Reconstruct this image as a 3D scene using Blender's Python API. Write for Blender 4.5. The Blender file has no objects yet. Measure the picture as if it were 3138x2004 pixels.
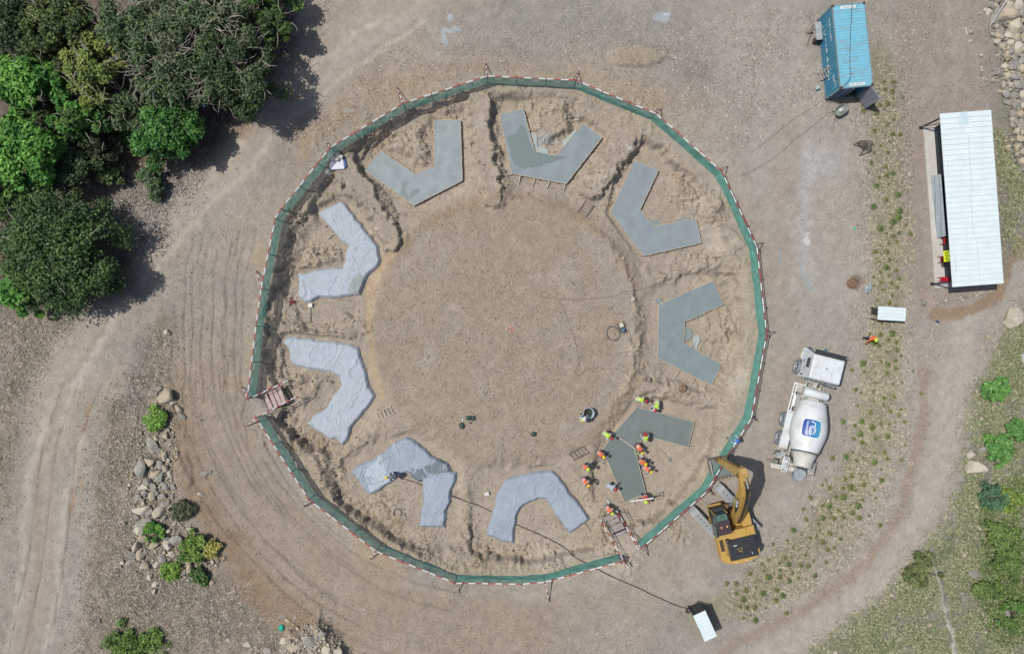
import bpy, math, random
import numpy as np
from mathutils import Vector, Matrix, Euler
R = math.radians
rnd = random.Random(7)
# ---------------------------------------------------------------- camera, light, exposure
H = 55.5            # height of the drone
SC = 40.0           # photo pixels per metre on the ground
CX, CY = 1569.0, 1002.0
scn = bpy.context.scene
cd = bpy.data.cameras.new('camera'); cam = bpy.data.objects.new('camera', cd)
scn.collection.objects.link(cam); scn.camera = cam
cam.location = (0, 0, H)
cd.sensor_width = 36.0; cd.lens = 36.0 * H * SC / 3138.0
cd.clip_start = 0.5; cd.clip_end = 8000
SUN = Vector((0.50, -0.12, -1.0)).normalized()      # the way the light travels
w = bpy.data.worlds.new('World'); scn.world = w; w.use_nodes = True
nt = w.node_tree; bg = nt.nodes['Background']
sky = nt.nodes.new('ShaderNodeTexSky'); sky.sky_type = 'NISHITA'; sky.sun_disc = False
sky.sun_elevation = math.asin(-SUN.z); sky.sun_rotation = math.atan2(-SUN.x, -SUN.y) % (2*math.pi)
sky.air_density = 1.0; sky.dust_density = 2.0
nt.links.new(sky.outputs[0], bg.inputs[0]); bg.inputs[1].default_value = 0.085
sl = bpy.data.lights.new('sun', 'SUN'); so = bpy.data.objects.new('sun', sl)
scn.collection.objects.link(so); sl.energy = 3.5; sl.angle = R(0.53); sl.color = (1.0, 0.965, 0.91)
so.rotation_euler = SUN.to_track_quat('-Z', 'Y').to_euler(); so.location = (-20, 10, 60)
scn.view_settings.view_transform = 'Standard'; scn.view_settings.look = 'None'
scn.view_settings.exposure = 0.16; scn.view_settings.gamma = 1.0
scn.cycles.max_bounces = 6
COL = scn.collection
K = 0.80            # photo brightness -> base colour
def lin(c):
    r = []
    for v in c[:3]:
        v = v/255.0
        r.append((v/12.92 if v <= 0.04045 else ((v+0.055)/1.055)**2.4))
    return r
def P(px, py, h=0.0):
    k = (H-h)/H/SC
    return Vector(((px-CX)*k, (CY-py)*k, h))
# ---------------------------------------------------------------- noise
def vnoise(x, y, s, seed):
    g = np.random.RandomState(seed).rand(256, 256).astype(np.float32)
    x = np.asarray(x, np.float64)/s + 1000.0; y = np.asarray(y, np.float64)/s + 1000.0
    xi = np.floor(x).astype(int); yi = np.floor(y).astype(int)
    fx = x-xi; fy = y-yi; fx = fx*fx*(3-2*fx); fy = fy*fy*(3-2*fy)
    a = g[xi & 255, yi & 255]; b = g[(xi+1) & 255, yi & 255]; c = g[xi & 255, (yi+1) & 255]; d = g[(xi+1) & 255, (yi+1) & 255]
    return (a*(1-fx)+b*fx)*(1-fy)+(c*(1-fx)+d*fx)*fy
def fbm(x, y, s, seed, o=3):
    t = 0; a = 1.0; n = 0
    for i in range(o):
        t = t + a*(vnoise(x+i*17.3, y-i*9.1, s, seed+i)-0.5); n += a; a *= 0.5; s *= 0.5
    return t/n*2
def ridg(x, y, s, seed, o=2):
    t = 0; a = 1.0; n = 0
    for i in range(o):
        t = t + a*(1-np.abs(vnoise(x+i*7.7, y+i*3.1, s, seed+i)*2-1)); n += a; a *= .5; s *= .5
    return t/n
def sst(e0, e1, v):
    t = np.clip((v-e0)/(e1-e0), 0, 1); return t*t*(3-2*t)
def pdist(pts, X, Y, closed=True):
    d = np.full(X.shape, 1e9); n = len(pts)
    for i in range(n if closed else n-1):
        ax, ay = pts[i]; bx, by = pts[(i+1) % n]
        ex, ey = bx-ax, by-ay; L = ex*ex+ey*ey+1e-9
        t = np.clip(((X-ax)*ex+(Y-ay)*ey)/L, 0, 1)
        d = np.minimum(d, np.hypot(X-ax-t*ex, Y-ay-t*ey))
    return d
def inside(pts, X, Y):
    r = np.zeros(X.shape, bool); n = len(pts)
    for i in range(n):
        ax, ay = pts[i]; bx, by = pts[(i+1) % n]
        if ay == by: continue
        c = ((ay > Y) != (by > Y)) & (X < (bx-ax)*(Y-ay)/(by-ay)+ax)
        r ^= c
    return r
def sdf(pts, X, Y):   # positive inside
    d = pdist(pts, X, Y); return np.where(inside(pts, X, Y), d, -d)
# ---------------------------------------------------------------- object helpers
def tag(o, label=None, cat=None, group=None, kind=None):
    if label: o['label'] = label
    if cat: o['category'] = cat
    if group: o['group'] = group
    if kind: o['kind'] = kind
    return o
def thing(name, label, cat, loc=(0, 0, 0), rz=0.0, group=None):
    o = bpy.data.objects.new(name, None); COL.objects.link(o)
    o.location = loc; o.rotation_euler = (0, 0, rz); o.empty_display_size = 0.2
    return tag(o, label, cat, group)
def link_mesh(name, me, mat, parent=None, loc=None):
    o = bpy.data.objects.new(name, me); COL.objects.link(o)
    if mat:
        if isinstance(mat, (list, tuple)):
            for m in mat: me.materials.append(m)
        else: me.materials.append(mat)
    if parent: o.parent = parent
    if loc is not None: o.location = loc
    return o
def np_mesh(name, V, F, col=None, mi=None, smooth=False):
    """V (n,3), F (m,k) of equal-size faces"""
    me = bpy.data.meshes.new(name); V = np.asarray(V, np.float32); F = np.asarray(F, np.int32)
    m, k = F.shape
    me.vertices.add(len(V)); me.vertices.foreach_set('co', V.ravel())
    me.loops.add(m*k); me.loops.foreach_set('vertex_index', F.ravel())
    me.polygons.add(m); me.polygons.foreach_set('loop_start', np.arange(0, m*k, k, dtype=np.int32))
    if mi is not None: me.polygons.foreach_set('material_index', np.asarray(mi, np.int32))
    if smooth: me.polygons.foreach_set('use_smooth', np.ones(m, bool))
    me.update(calc_edges=True)
    if col is not None:
        at = me.color_attributes.new('Col', 'FLOAT_COLOR', 'POINT'); at.data.foreach_set('color', np.asarray(col, np.float32).ravel())
    return me
class MB:
    def __init__(s): s.v = []; s.f = []; s.m = []; s.cur = 0
    def add(s, vs, fs, M=None):
        b = len(s.v)
        for p in vs: s.v.append((M @ Vector(p)) if M else Vector(p))
        for f in fs: s.f.append(tuple(i+b for i in f)); s.m.append(s.cur)
        return s
    def box(s, c, d, rz=0.0, rx=0.0, ry=0.0, taper=1.0):
        M = Matrix.Translation(Vector(c)) @ Euler((rx, ry, rz)).to_matrix().to_4x4()
        x, y, z = d[0]/2, d[1]/2, d[2]/2; t = taper
        vs = [(-x, -y, -z), (x, -y, -z), (x, y, -z), (-x, y, -z), (-x*t, -y*t, z), (x*t, -y*t, z), (x*t, y*t, z), (-x*t, y*t, z)]
        return s.add(vs, [(3, 2, 1, 0), (4, 5, 6, 7), (0, 1, 5, 4), (1, 2, 6, 5), (2, 3, 7, 6), (3, 0, 4, 7)], M)
    def bar(s, a, b, w, h=None):
        a = Vector(a); b = Vector(b); h = w if h is None else h; d = b-a; L = d.length
        if L < 1e-6: return s
        x = d/L; u = Vector((0, 0, 1)) if abs(x.z) < 0.95 else Vector((0, 1, 0)); y = u.cross(x).normalized(); z = x.cross(y)
        M = Matrix.Translation((a+b)/2) @ Matrix((x, y, z)).transposed().to_4x4()
        X, Y, Z = L/2, w/2, h/2
        vs = [(-X, -Y, -Z), (X, -Y, -Z), (X, Y, -Z), (-X, Y, -Z), (-X, -Y, Z), (X, -Y, Z), (X, Y, Z), (-X, Y, Z)]
        return s.add(vs, [(3, 2, 1, 0), (4, 5, 6, 7), (0, 1, 5, 4), (1, 2, 6, 5), (2, 3, 7, 6), (3, 0, 4, 7)], M)
    def tube(s, pts, r, n=6, cap=True):
        pts = [Vector(p) for p in pts]; rs = r if isinstance(r, (list, tuple)) else [r]*len(pts); b = len(s.v); prev = None
        for i, p in enumerate(pts):
            d = (pts[min(i+1, len(pts)-1)]-pts[max(i-1, 0)]).normalized()
            if prev is None:
                u = Vector((0, 0, 1)) if abs(d.z) < 0.9 else Vector((1, 0, 0)); a = d.cross(u).normalized()
            else: a = (prev-d*prev.dot(d)).normalized()
            prev = a; c = d.cross(a)
            for k in range(n):
                t = 2*math.pi*k/n; s.v.append(p+(a*math.cos(t)+c*math.sin(t))*rs[i])
        for i in range(len(pts)-1):
            for k in range(n):
                k2 = (k+1) % n; s.f.append((b+i*n+k, b+i*n+k2, b+(i+1)*n+k2, b+(i+1)*n+k)); s.m.append(s.cur)
        if cap:
            s.f.append(tuple(b+k for k in reversed(range(n)))); s.m.append(s.cur)
            e = b+(len(pts)-1)*n; s.f.append(tuple(e+k for k in range(n))); s.m.append(s.cur)
        return s
    def lathe(s, prof, n=16, M=None, cap=True):
        """prof: list of (r, z) along local z"""
        b = len(s.v)
        for r, z in prof:
            for k in range(n):
                t = 2*math.pi*k/n; p = Vector((r*math.cos(t), r*math.sin(t), z)); s.v.append(M @ p if M else p)
        for i in range(len(prof)-1):
            for k in range(n):
                k2 = (k+1) % n; s.f.append((b+i*n+k, b+i*n+k2, b+(i+1)*n+k2, b+(i+1)*n+k)); s.m.append(s.cur)
        if cap:
            if prof[0][0] > 1e-4: s.f.append(tuple(b+k for k in reversed(range(n)))); s.m.append(s.cur)
            e = b+(len(prof)-1)*n
            if prof[-1][0] > 1e-4: s.f.append(tuple(e+k for k in range(n))); s.m.append(s.cur)
        return s
    def prism(s, poly, z0, z1, M=None):
        n = len(poly); A = sum(poly[i][0]*poly[(i+1) % n][1]-poly[(i+1) % n][0]*poly[i][1] for i in range(n))
        if A < 0: poly = list(reversed(poly))
        vs = [(x, y, z0) for x, y in poly]+[(x, y, z1) for x, y in poly]
        fs = [tuple(reversed(range(n))), tuple(range(n, 2*n))]+[(i, (i+1) % n, n+(i+1) % n, n+i) for i in range(n)]
        return s.add(vs, fs, M)
    def ell(s, c, r, n=10, m=6, rot=None):
        M = Matrix.Translation(Vector(c))
        if rot: M = M @ rot.to_4x4()
        b = len(s.v)
        for i in range(m+1):
            ph = math.pi*i/m
            for k in range(n):
                t = 2*math.pi*k/n
                s.v.append(M @ Vector((r[0]*math.sin(ph)*math.cos(t), r[1]*math.sin(ph)*math.sin(t), -r[2]*math.cos(ph))))
        for i in range(m):
            for k in range(n):
                k2 = (k+1) % n; s.f.append((b+i*n+k, b+i*n+k2, b+(i+1)*n+k2, b+(i+1)*n+k)); s.m.append(s.cur)
        return s
    def build(s, name, mat, parent=None, smooth=False, loc=None, bevel=0.0):
        me = bpy.data.meshes.new(name)
        off = Vector(loc) if loc is not None else None
        me.from_pydata([tuple(v-off) if off else tuple(v) for v in s.v], [], s.f)
        if max(s.m or [0]) > 0: me.polygons.foreach_set('material_index', s.m)
        if smooth: me.polygons.foreach_set('use_smooth', [True]*len(me.polygons))
        me.validate(); me.update()
        o = link_mesh(name, me, mat, parent, loc)
        if bevel > 0:
            b = o.modifiers.new('bevel', 'BEVEL'); b.width = bevel; b.segments = 2; b.limit_method = 'ANGLE'
        return o
def copy_tree(o, parent=None):
    c = o.copy(); COL.objects.link(c)
    if parent: c.parent = parent
    for ch in list(o.children): copy_tree(ch, c)
    return c
# ---------------------------------------------------------------- materials
_mc = {}
def mat(name, rgb, rough=0.7, var=0.12, scale=6.0, metal=0.0, bump=0.0, bscale=None, dust=None, damt=0.35, dscale=2.0, alpha=1.0, spec=0.5, raw=False, streak=None):
    if name in _mc: return _mc[name]
    m = bpy.data.materials.new(name); _mc[name] = m; m.use_nodes = True; t = m.node_tree; N = t.nodes; L = t.links
    b = N['Principled BSDF']; b.inputs['Roughness'].default_value = rough; b.inputs['Metallic'].default_value = metal
    b.inputs['Specular IOR Level'].default_value = spec
    c = [v*(1.0 if raw else K) for v in lin(rgb)]
    tc = N.new('ShaderNodeTexCoord'); no = N.new('ShaderNodeTexNoise'); no.inputs['Scale'].default_value = scale; no.inputs['Detail'].default_value = 5
    src = tc.outputs['Object']
    if streak:
        mp = N.new('ShaderNodeMapping'); mp.inputs['Scale'].default_value = streak; L.new(src, mp.inputs[0]); src = mp.outputs[0]
    L.new(src, no.inputs['Vector'])
    mr = N.new('ShaderNodeMapRange'); mr.inputs[1].default_value = 0.3; mr.inputs[2].default_value = 0.7
    L.new(no.outputs[0], mr.inputs[0])
    mx = N.new('ShaderNodeMix'); mx.data_type = 'RGBA'
    mx.inputs[6].default_value = [min(1, v*(1-var)) for v in c]+[1]; mx.inputs[7].default_value = [min(1, v*(1+var)) for v in c]+[1]
    L.new(mr.outputs[0], mx.inputs[0]); out = mx.outputs[2]
    if dust:
        n2 = N.new('ShaderNodeTexNoise'); n2.inputs['Scale'].default_value = dscale; n2.inputs['Detail'].default_value = 7; n2.inputs['Roughness'].default_value = .65; L.new(src, n2.inputs['Vector'])
        r2 = N.new('ShaderNodeMapRange'); r2.inputs[1].default_value = 0.48; r2.inputs[2].default_value = 0.68; r2.inputs[4].default_value = damt; L.new(n2.outputs[0], r2.inputs[0])
        m2 = N.new('ShaderNodeMix'); m2.data_type = 'RGBA'; m2.inputs[7].default_value = [v*K for v in lin(dust)]+[1]
        L.new(r2.outputs[0], m2.inputs[0]); L.new(out, m2.inputs[6]); out = m2.outputs[2]
    L.new(out, b.inputs['Base Color'])
    if bump > 0:
        nb = N.new('ShaderNodeTexNoise'); nb.inputs['Scale'].default_value = bscale or scale*4; nb.inputs['Detail'].default_value = 6; L.new(src, nb.inputs['Vector'])
        bp = N.new('ShaderNodeBump'); bp.inputs['Strength'].default_value = 1.0; bp.inputs['Distance'].default_value = bump
        L.new(nb.outputs[0], bp.inputs['Height']); L.new(bp.outputs[0], b.inputs['Normal'])
    if alpha < 1: b.inputs['Alpha'].default_value = alpha
    return m
def text_geo(s, size):
    cu = bpy.data.curves.new('txt', 'FONT'); cu.body = s; cu.size = size; cu.align_x = 'CENTER'; cu.align_y = 'CENTER'
    o = bpy.data.objects.new('txt', cu); COL.objects.link(o)
    dg = bpy.context.evaluated_depsgraph_get(); me = bpy.data.meshes.new_from_object(o.evaluated_get(dg))
    vs = [v.co.copy() for v in me.vertices]; fs = [tuple(p.vertices) for p in me.polygons]
    bpy.data.objects.remove(o); bpy.data.meshes.remove(me)
    return vs, fs
def D(l): return [(x*1.3032, y*1.3032) for x, y in l]
def crop(ox, oy, l, s=3.01): return [(ox+x/s, oy+y/s) for x, y in l]
# ================================================================ THE GROUND
PADS = [
 [(1333,370),(1410,370),(1416,553),(1268,629),(1119,523),(1167,463.5),(1273.4,536.5),(1333,510)],
 [(1603,335.5),(1638,465),(1706,478.4),(1786,378.7),(1844,422),(1734.6,563),(1569,531.6),(1532.6,352)],
 [(1944,493),(2017,523),(1960.5,643),(2003.7,696),(2131.6,671),(2148,744),(1972,784),(1872.4,651)],
 [(2184.7,862),(2216,932),(2096.7,986.7),(2095,1051.5),(2209.6,1116),(2179.7,1181),(2015,1096),(2020,933.6)],
 [(1952,1247.5),(2126.6,1294),(2108,1369),(1990,1338),(1968,1347),(1945,1377),(1978,1510),(1914,1537),(1849,1376),(1881,1329)],
]
CLOTHS = [
 crop(800,500,[(525,455),(590,410),(700,365),(735,340),(800,400),(825,440),(900,535),(1010,680),(1085,760),(1080,810),(1100,890),(1080,950),(980,1030),(950,1110),(910,1215),(840,1222),(700,1240),(540,1240),(460,1280),(400,1280),(335,1235),(345,1130),(330,1020),(460,1000),(600,965),(745,960),(780,900),(770,850),(805,770),(725,710),(680,640),(640,590),(560,520)]),
 crop(800,1000,[(200,140),(240,100),(290,95),(500,120),(820,160),(890,190),(950,370),(1000,560),(1050,640),(1000,730),(900,850),(830,940),(790,1060),(745,1100),(690,1040),(630,1045),(550,990),(420,900),(480,830),(610,745),(650,660),(740,540),(720,465),(640,420),(470,400),(330,372),(280,350),(240,200)]),
 crop(800,1000,[(820,1350),(880,1280),(1000,1240),(1120,1180),(1160,1130),(1230,1070),(1290,1040),(1340,1018),(1400,1045),(1480,1110),(1600,1215),(1720,1260),(1755,1340),(1805,1350),(1795,1430),(1755,1520),(1745,1620),(1705,1700),(1700,1862),(1460,1855),(1490,1620),(1490,1430),(1440,1415),(1380,1350),(1270,1370),(1200,1420),(1140,1480),(1060,1530),(1000,1550),(930,1500),(900,1440),(860,1385)]),
 crop(1600,1504,[(-200,-35),(-150,-110),(0,-145),(160,-180),(280,-190),(350,-130),(430,0),(480,60),(560,150),(630,260),(560,320),(440,400),(360,290),(290,190),(220,80),(150,75),(20,130),(-35,210),(-70,360),(-75,485),(-180,470),(-260,430),(-335,410),(-290,260),(-250,120),(-225,0)]),
]
PITS = [  # display pixels of the overview
 [(832,372),(870,340),(900,318),(960,300),(1003,292),(1012,250),(1098,248),(1106,330),(1108,480),(1060,500),(940,520),(890,450)],
 [(1152,228),(1250,222),(1330,262),(1420,300),(1440,330),(1370,480),(1200,478),(1188,420),(1165,330)],
 [(1514,312),(1560,345),(1640,420),(1700,500),(1725,600),(1640,640),(1500,650),(1428,500),(1448,412),(1480,360)],
 [(1640,630),(1735,640),(1758,760),(1740,880),(1660,940),(1490,880),(1488,690)],
 [(1480,925),(1600,940),(1700,965),(1680,1060),(1640,1130),(1560,1215),(1470,1260),(1395,1200),(1390,1050)],
 [(1105,1310),(1100,1100),(1200,1078),(1330,1082),(1440,1230),(1400,1300),(1260,1330)],
 [(770,1110),(830,1060),(900,1010),(1010,1010),(1100,1090),(1095,1300),(1000,1310),(900,1265),(800,1190)],
 [(655,870),(662,795),(860,780),(900,940),(880,1000),(800,1085),(720,1060),(640,990),(690,960)],
 [(680,620),(700,560),(740,500),(790,450),(860,480),(930,600),(880,720),(800,790),(712,785),(680,730),(655,680)],
]
NX, NY, CS = 1300, 876, 0.08
xs = (np.arange(NX+1)-NX/2)*CS; ys = (np.arange(NY+1)-NY/2)*CS
GX, GY = np.meshgrid(xs, ys)          # [iy, ix]
DX = (GX*SC+CX)/1.3032; DY = (CY-GY*SC)/1.3032
WX = DX+fbm(GX, GY, 3.0, 11)*16+fbm(GX, GY, .7, 15)*7; WY = DY+fbm(GX, GY, 3.0, 21)*16+fbm(GX, GY, .7, 25)*7
def sub(pts, m=40):
    a = np.array(pts); x0, y0 = a.min(0)-m; x1, y1 = a.max(0)+m
    ix0 = max(0, int(((x0*1.3032-CX)/SC)/CS+NX/2)); ix1 = min(NX+1, int(((x1*1.3032-CX)/SC)/CS+NX/2)+2)
    iy0 = max(0, int(((CY-y1*1.3032)/SC)/CS+NY/2)); iy1 = min(NY+1, int(((CY-y0*1.3032)/SC)/CS+NY/2)+2)
    return slice(iy0, iy1), slice(ix0, ix1)
CXD, CYD = 1195, 775
RR = np.hypot(DX-CXD, DY-CYD)
# jagged warp for cut walls
JX = DX+(ridg(GX, GY, .9, 31)-.5)*17+(vnoise(GX, GY, .3, 33)-.5)*9; JY = DY+(ridg(GX, GY, .9, 41)-.5)*17+(vnoise(GX, GY, .3, 43)-.5)*9
pit = np.zeros(GX.shape); edge = np.zeros(GX.shape)
for pp in PITS:
    s = sub(pp, 60); d = sdf(pp, JX[s], JY[s])
    outer = sst(330, 400, RR[s]); wdt = 60*(1-outer)+9*outer
    wdt = wdt*(1+2.2*outer*sst(.35, .75, vnoise(GX[s], GY[s], 2.6, 47))); p = sst(0, 1, d/wdt+0.15); pit[s] = np.maximum(pit[s], p)
    edge[s] = np.maximum(edge[s], np.exp(-(d/9.0)**2)*outer)
mid = sst(345, 310, RR+fbm(GX, GY, 1.2, 51)*14)            # the level middle
ringm = sst(470, 400, RR)
ROUT = 562+fbm(GX, GY, 3.5, 55)*22+(ridg(GX, GY, 1.2, 57)-.5)*20*(.4+.6*sst(1300, 900, DX))
WL = sst(1350, 950, DX+.35*(DY-CYD)); base = -0.45*mid-0.62*(1-mid)*(sst(4, -14, RR-ROUT)*WL+sst(14, -70, RR-ROUT)*(1-WL))
edge = np.maximum(edge*.45, np.exp(-((RR-ROUT)/10.0)**2)*.8*(.35+.65*sst(1300, 900, DX)))
for _l, _w, _h in [([(770,330),(836,430),(888,520),(915,560)], 66, 0), ([(1128,215),(1135,330),(1165,470)], 46, .05), ([(1500,290),(1440,370),(1395,430)], 74, .05), ([(640,775),(720,790),(850,775)], 34, -.35), ([(640,1010),(740,1090)], 60, -.3), ([(1090,1320),(1105,1250)], 24, -.4), ([(1600,620),(1740,620)], 24, -.25), ([(1480,910),(1720,925)], 28, -.35)]:
    _s = sub(_l, 70); _d = pdist(_l, JX[_s], JY[_s], False); _m = sst(_w*.5+4, _w*.5-7, _d); base[_s] = base[_s]*(1-_m)+np.maximum(base[_s], _h)*_m
    edge[_s] = np.maximum(edge[_s], .6*np.exp(-((_d-_w*.5)/9.0)**2))
Z = base*(1-pit)+(-0.98)*pit
tongues = [([(885,350),(990,300),(1000,385),(950,350)], .45), ([(1255,250),(1330,250),(1340,300),(1290,330),(1262,300)], .55), ([(1600,420),(1700,480),(1690,520),(1640,500),(1580,470)], .5),
           ([(1660,740),(1740,740),(1735,830),(1680,800)], .3), ([(720,590),(800,600),(740,660),(700,640)], .4), ([(700,890),(760,900),(700,960)], .3)]
for pp, hh in tongues:
    s = sub(pp, 40); d = sdf(pp, JX[s], JY[s]); Z[s] += hh*sst(-14, 12, d); edge[s] = np.maximum(edge[s], .8*np.exp(-(d/16.0)**2))
rock_spots = [(870,325,38),(905,310,30),(1020,300,22),(1060,262,40),(1155,250,18),(1170,340,20),(1185,430,15),(1250,240,40),(1350,270,34),(1385,300,25),(1480,370,22),(1440,420,22),(1620,465,45),(1690,480,30),
              (1675,630,45),(1720,640,22),(1720,790,45),(1700,870,30),(700,500,28),(740,480,34),(690,560,26),(740,600,34),(670,640,24),(690,700,28),(660,760,28),(700,770,20),(660,820,22),(640,880,28),
              (680,1000,32),(700,1040,28),(750,1060,36),(790,1130,28),(860,1210,30),(900,1190,34),(930,1240,28),(1000,1290,36),(1060,1320,30),(1130,1310,42),(1220,1310,46),(1300,1320,36),(1420,1270,34),(1480,1330,26),(1440,1230,18),
              (1490,820,22),(1500,740,14),(1510,860,16),(1455,1000,24),(1430,1060,22),(1600,1250,28),(1550,1230,18),(1440,1310,30)]
rk = np.zeros(GX.shape)
for x, y, r in rock_spots:
    s = sub([(x-r, y-r), (x+r, y+r)], 30); rk[s] = np.maximum(rk[s], np.exp(-((WX[s]-x)**2+(WY[s]-y)**2)/(r*r*.8)))
rid = ridg(GX+fbm(GX, GY, 1.0, 61)*.6, GY*1.3, .85, 63, 3)
em = np.clip(np.maximum(edge*.9, rk), 0, 1)
rid2 = ridg(GX*1.2+fbm(GX, GY, .7, 161)*.5, GY, .5, 163, 2)
Z += em*((sst(.49, .52, rid)-.5)*.17+(sst(.50, .53, rid2)-.5)*.13+(sst(.62, .65, rid2)-.5)*.10+(vnoise(GX, GY, .2, 67)-.5)*.12)
# scarp on the right of the middle platform
scp = np.exp(-((RR-308+fbm(GX, GY, 1.0, 71)*16)/9.0)**2)*sst(1330, 1440, DX)*sst(500, 560, DY)*sst(1110, 1060, DY)
Z += scp*.25*ridg(GX, GY, .6, 73)
# hollows, mounds, ruts
def stroke(pts, wd, soft=.6, warp=True, amp=1.0):
    s = sub(pts, wd+40); X, Y = (WX[s], WY[s]) if warp else (DX[s], DY[s])
    d = pdist(pts, X, Y, False); m = np.zeros(GX.shape); m[s] = sst(wd*.5, wd*.5*(1-soft), d)*amp; return m
def poly(pts, soft=20, amp=1.0):
    s = sub(pts, soft+40); m = np.zeros(GX.shape); m[s] = sst(-soft*.5, soft*.5, sdf(pts, WX[s], WY[s]))*amp; return m
def blob(x, y, r, soft=.6, ry=None, amp=1.0):
    ry = ry or r; s = sub([(x-r, y-ry), (x+r, y+ry)], 40); m = np.zeros(GX.shape)
    q = np.hypot((WX[s]-x)/r, (WY[s]-y)/ry); m[s] = sst(1, 1-soft, q)*amp; return m
def arc(cx, cy, r, a0, a1, n=18, k=1.0): return [(cx+r*math.cos(R(a0+(a1-a0)*i/n)), cy+r*k*math.sin(R(a0+(a1-a0)*i/n))) for i in range(n+1)]
open_ = sst(-30, 90, np.minimum(RR-610, 300))
Z += fbm(GX, GY, 5.0, 81)*.10*(1-pit)*(1-mid*.6)+fbm(GX, GY, 1.1, 85, 3)*.03+(vnoise(GX, GY, .22, 87)-.5)*.028
ruts = np.zeros(GX.shape)
R1 = random.Random(3)
rut_lines = []
for i in range(17):
    r = 640+i*13+R1.uniform(-7, 7); a0 = R1.uniform(98, 150); a1 = a0+R1.uniform(12, 60)
    rut_lines.append((arc(CXD+R1.uniform(-25, 25), CYD+R1.uniform(-15, 15), r, a0, min(a1, 172), 14, .98), 4.0))
for i in range(8):
    x = 440+i*20+R1.uniform(-8, 8); rut_lines.append(([(x+R1.uniform(-3, 3)+(y-700)*R1.uniform(-.03, .03)-max(0, 650-y)*-.25, y) for y in range(480+R1.randint(0, 120), 1060+R1.randint(-150, 40), 40)], 4.0))
rut_lines += [([(20+i*18, 1538), (60+i*18, 1350), (85+i*16, 1180), (100+i*16, 1050), (150+i*18, 900)], 5.0) for i in (0, 2, 5)]
for l, wd in rut_lines:
    s = sub(l, 20); d = pdist(l, DX[s]+fbm(GX[s], GY[s], 1.5, 91)*5, DY[s]+fbm(GX[s], GY[s], 1.5, 95)*5, False)
    ruts[s] = np.maximum(ruts[s], np.exp(-(d/3.0)**2)*(.4+.6*vnoise(GX[s], GY[s], 2.0, 97)))
Z -= ruts*.055
# crawler treads (short parallel bars)
for (x, y, ang, L, wd) in [(1185,240,80,90,30),(1010,60,70,60,26),(585,500,60,120,40),(520,640,85,160,36),(700,320,50,60,25),(1640,170,90,60,30),(1855,90,90,80,20),(560,560,75,200,34),(1020,205,75,90,30),(1280,250,85,60,24),(1790,1380,20,120,34),(560,900,85,200,34),(640,1250,50,160,34),(760,1370,35,180,34)]:
    ca, sa = math.cos(R(ang)), math.sin(R(ang)); s = sub([(x-L, y-L), (x+L, y+L)], 10)
    u = (DX[s]-x)*ca+(DY[s]-y)*sa; v = -(DX[s]-x)*sa+(DY[s]-y)*ca
    m = sst(L*.6, L*.4, np.abs(u))*sst(wd*.55, wd*.4, np.abs(v))*vnoise(GX[s], GY[s], 1.0, 99)
    Z[s] -= m*.03*(.5+.5*np.sin(u*1.15))
Z += blob(1500, 135, 75, .35, 30)*.22
Z += blob(430, 1100, 20, .5, 60)*.2+stroke([(385,730),(385,900),(395,1000)], 60)*.1
Z += poly([(680,1480),(760,1450),(830,1538),(760,1560),(640,1560)], 30)*(.5+.5*rid)
Z += poly([(2340,-10),(2408,-10),(2408,340),(2370,330),(2330,180)], 40)*.3*rid
gr = np.clip(poly([(2300,900),(2420,680),(2420,1560),(1900,1560),(2090,1400),(2240,1220)], 70)+stroke([(2080,150),(2090,500),(2090,800),(2050,1050),(1930,1260),(1740,1410)], 100)*.7
     + poly([(0,735),(170,735),(60,900),(0,1250)], 50)+poly([(380,740),(330,860),(250,960),(215,1150),(215,1300),(190,1545),(700,1545),(560,1400),(480,1330),(400,1200),(380,1000),(400,860)], 50)
     + poly([(-30,-30),(700,-30),(700,120),(560,290),(430,440),(300,560),(300,700),(150,740),(-30,740)], 50)+poly([(2340,330),(2420,300),(2420,560),(2360,640)], 50)*.8, 0, 1)
Z += gr*((vnoise(GX, GY, .3, 101)-.5)*.09+fbm(GX, GY, .9, 103)*.07)
# keep a flat apron beyond the modelled land
fade = np.minimum(np.minimum(GX-xs[0], xs[-1]-GX), np.minimum(GY-ys[0], ys[-1]-GY)); Z *= sst(0, 3, fade)
# flatten under slabs
PADZ = -0.68; FLOOR = -0.95
for pp in PADS+CLOTHS:
    q = [((px-CX)*(H-PADZ)/H/SC, (CY-py)*(H-PADZ)/H/SC) for px, py in pp]
    d = sdf(q, GX, GY); m = sst(-.55, -.15, d); Z = Z*(1-m)+(np.minimum(Z, FLOOR+.02*fbm(GX, GY, .4, 107)))*m
def flat_at(q, z, soft=.5):
    global Z
    d = sdf(q, GX, GY); m = sst(-soft, 0, d); Z = Z*(1-m)+z*m
def hz(x, y):
    fx = x/CS+NX/2; fy = y/CS+NY/2; i = int(max(0, min(NX-1, fx))); j = int(max(0, min(NY-1, fy))); u = fx-i; v = fy-j
    return float((Z[j, i]*(1-u)+Z[j, i+1]*u)*(1-v)+(Z[j+1, i]*(1-u)+Z[j+1, i+1]*u)*v)
_b = np.exp(-(((DX-655)/30)**2+((DY-938)/26)**2)**2); Z -= _b*(.75+Z*0)*sst(-1.2, -.2, Z)
flat_at([(30.9,15.9),(35.2,15.9),(36.2,2.6),(31.9,2.6)], 0.0)
flat_at([(23.1,23.8),(26.2,24.0),(26.7,17.1),(23.7,17.1)], 0.0)
def G(px, py, dz=0.0):
    """ground point seen at photo pixel"""
    p = P(px, py, 0)
    for _ in range(3): p = P(px, py, hz(p.x, p.y))
    p.z += dz; return p
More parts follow.
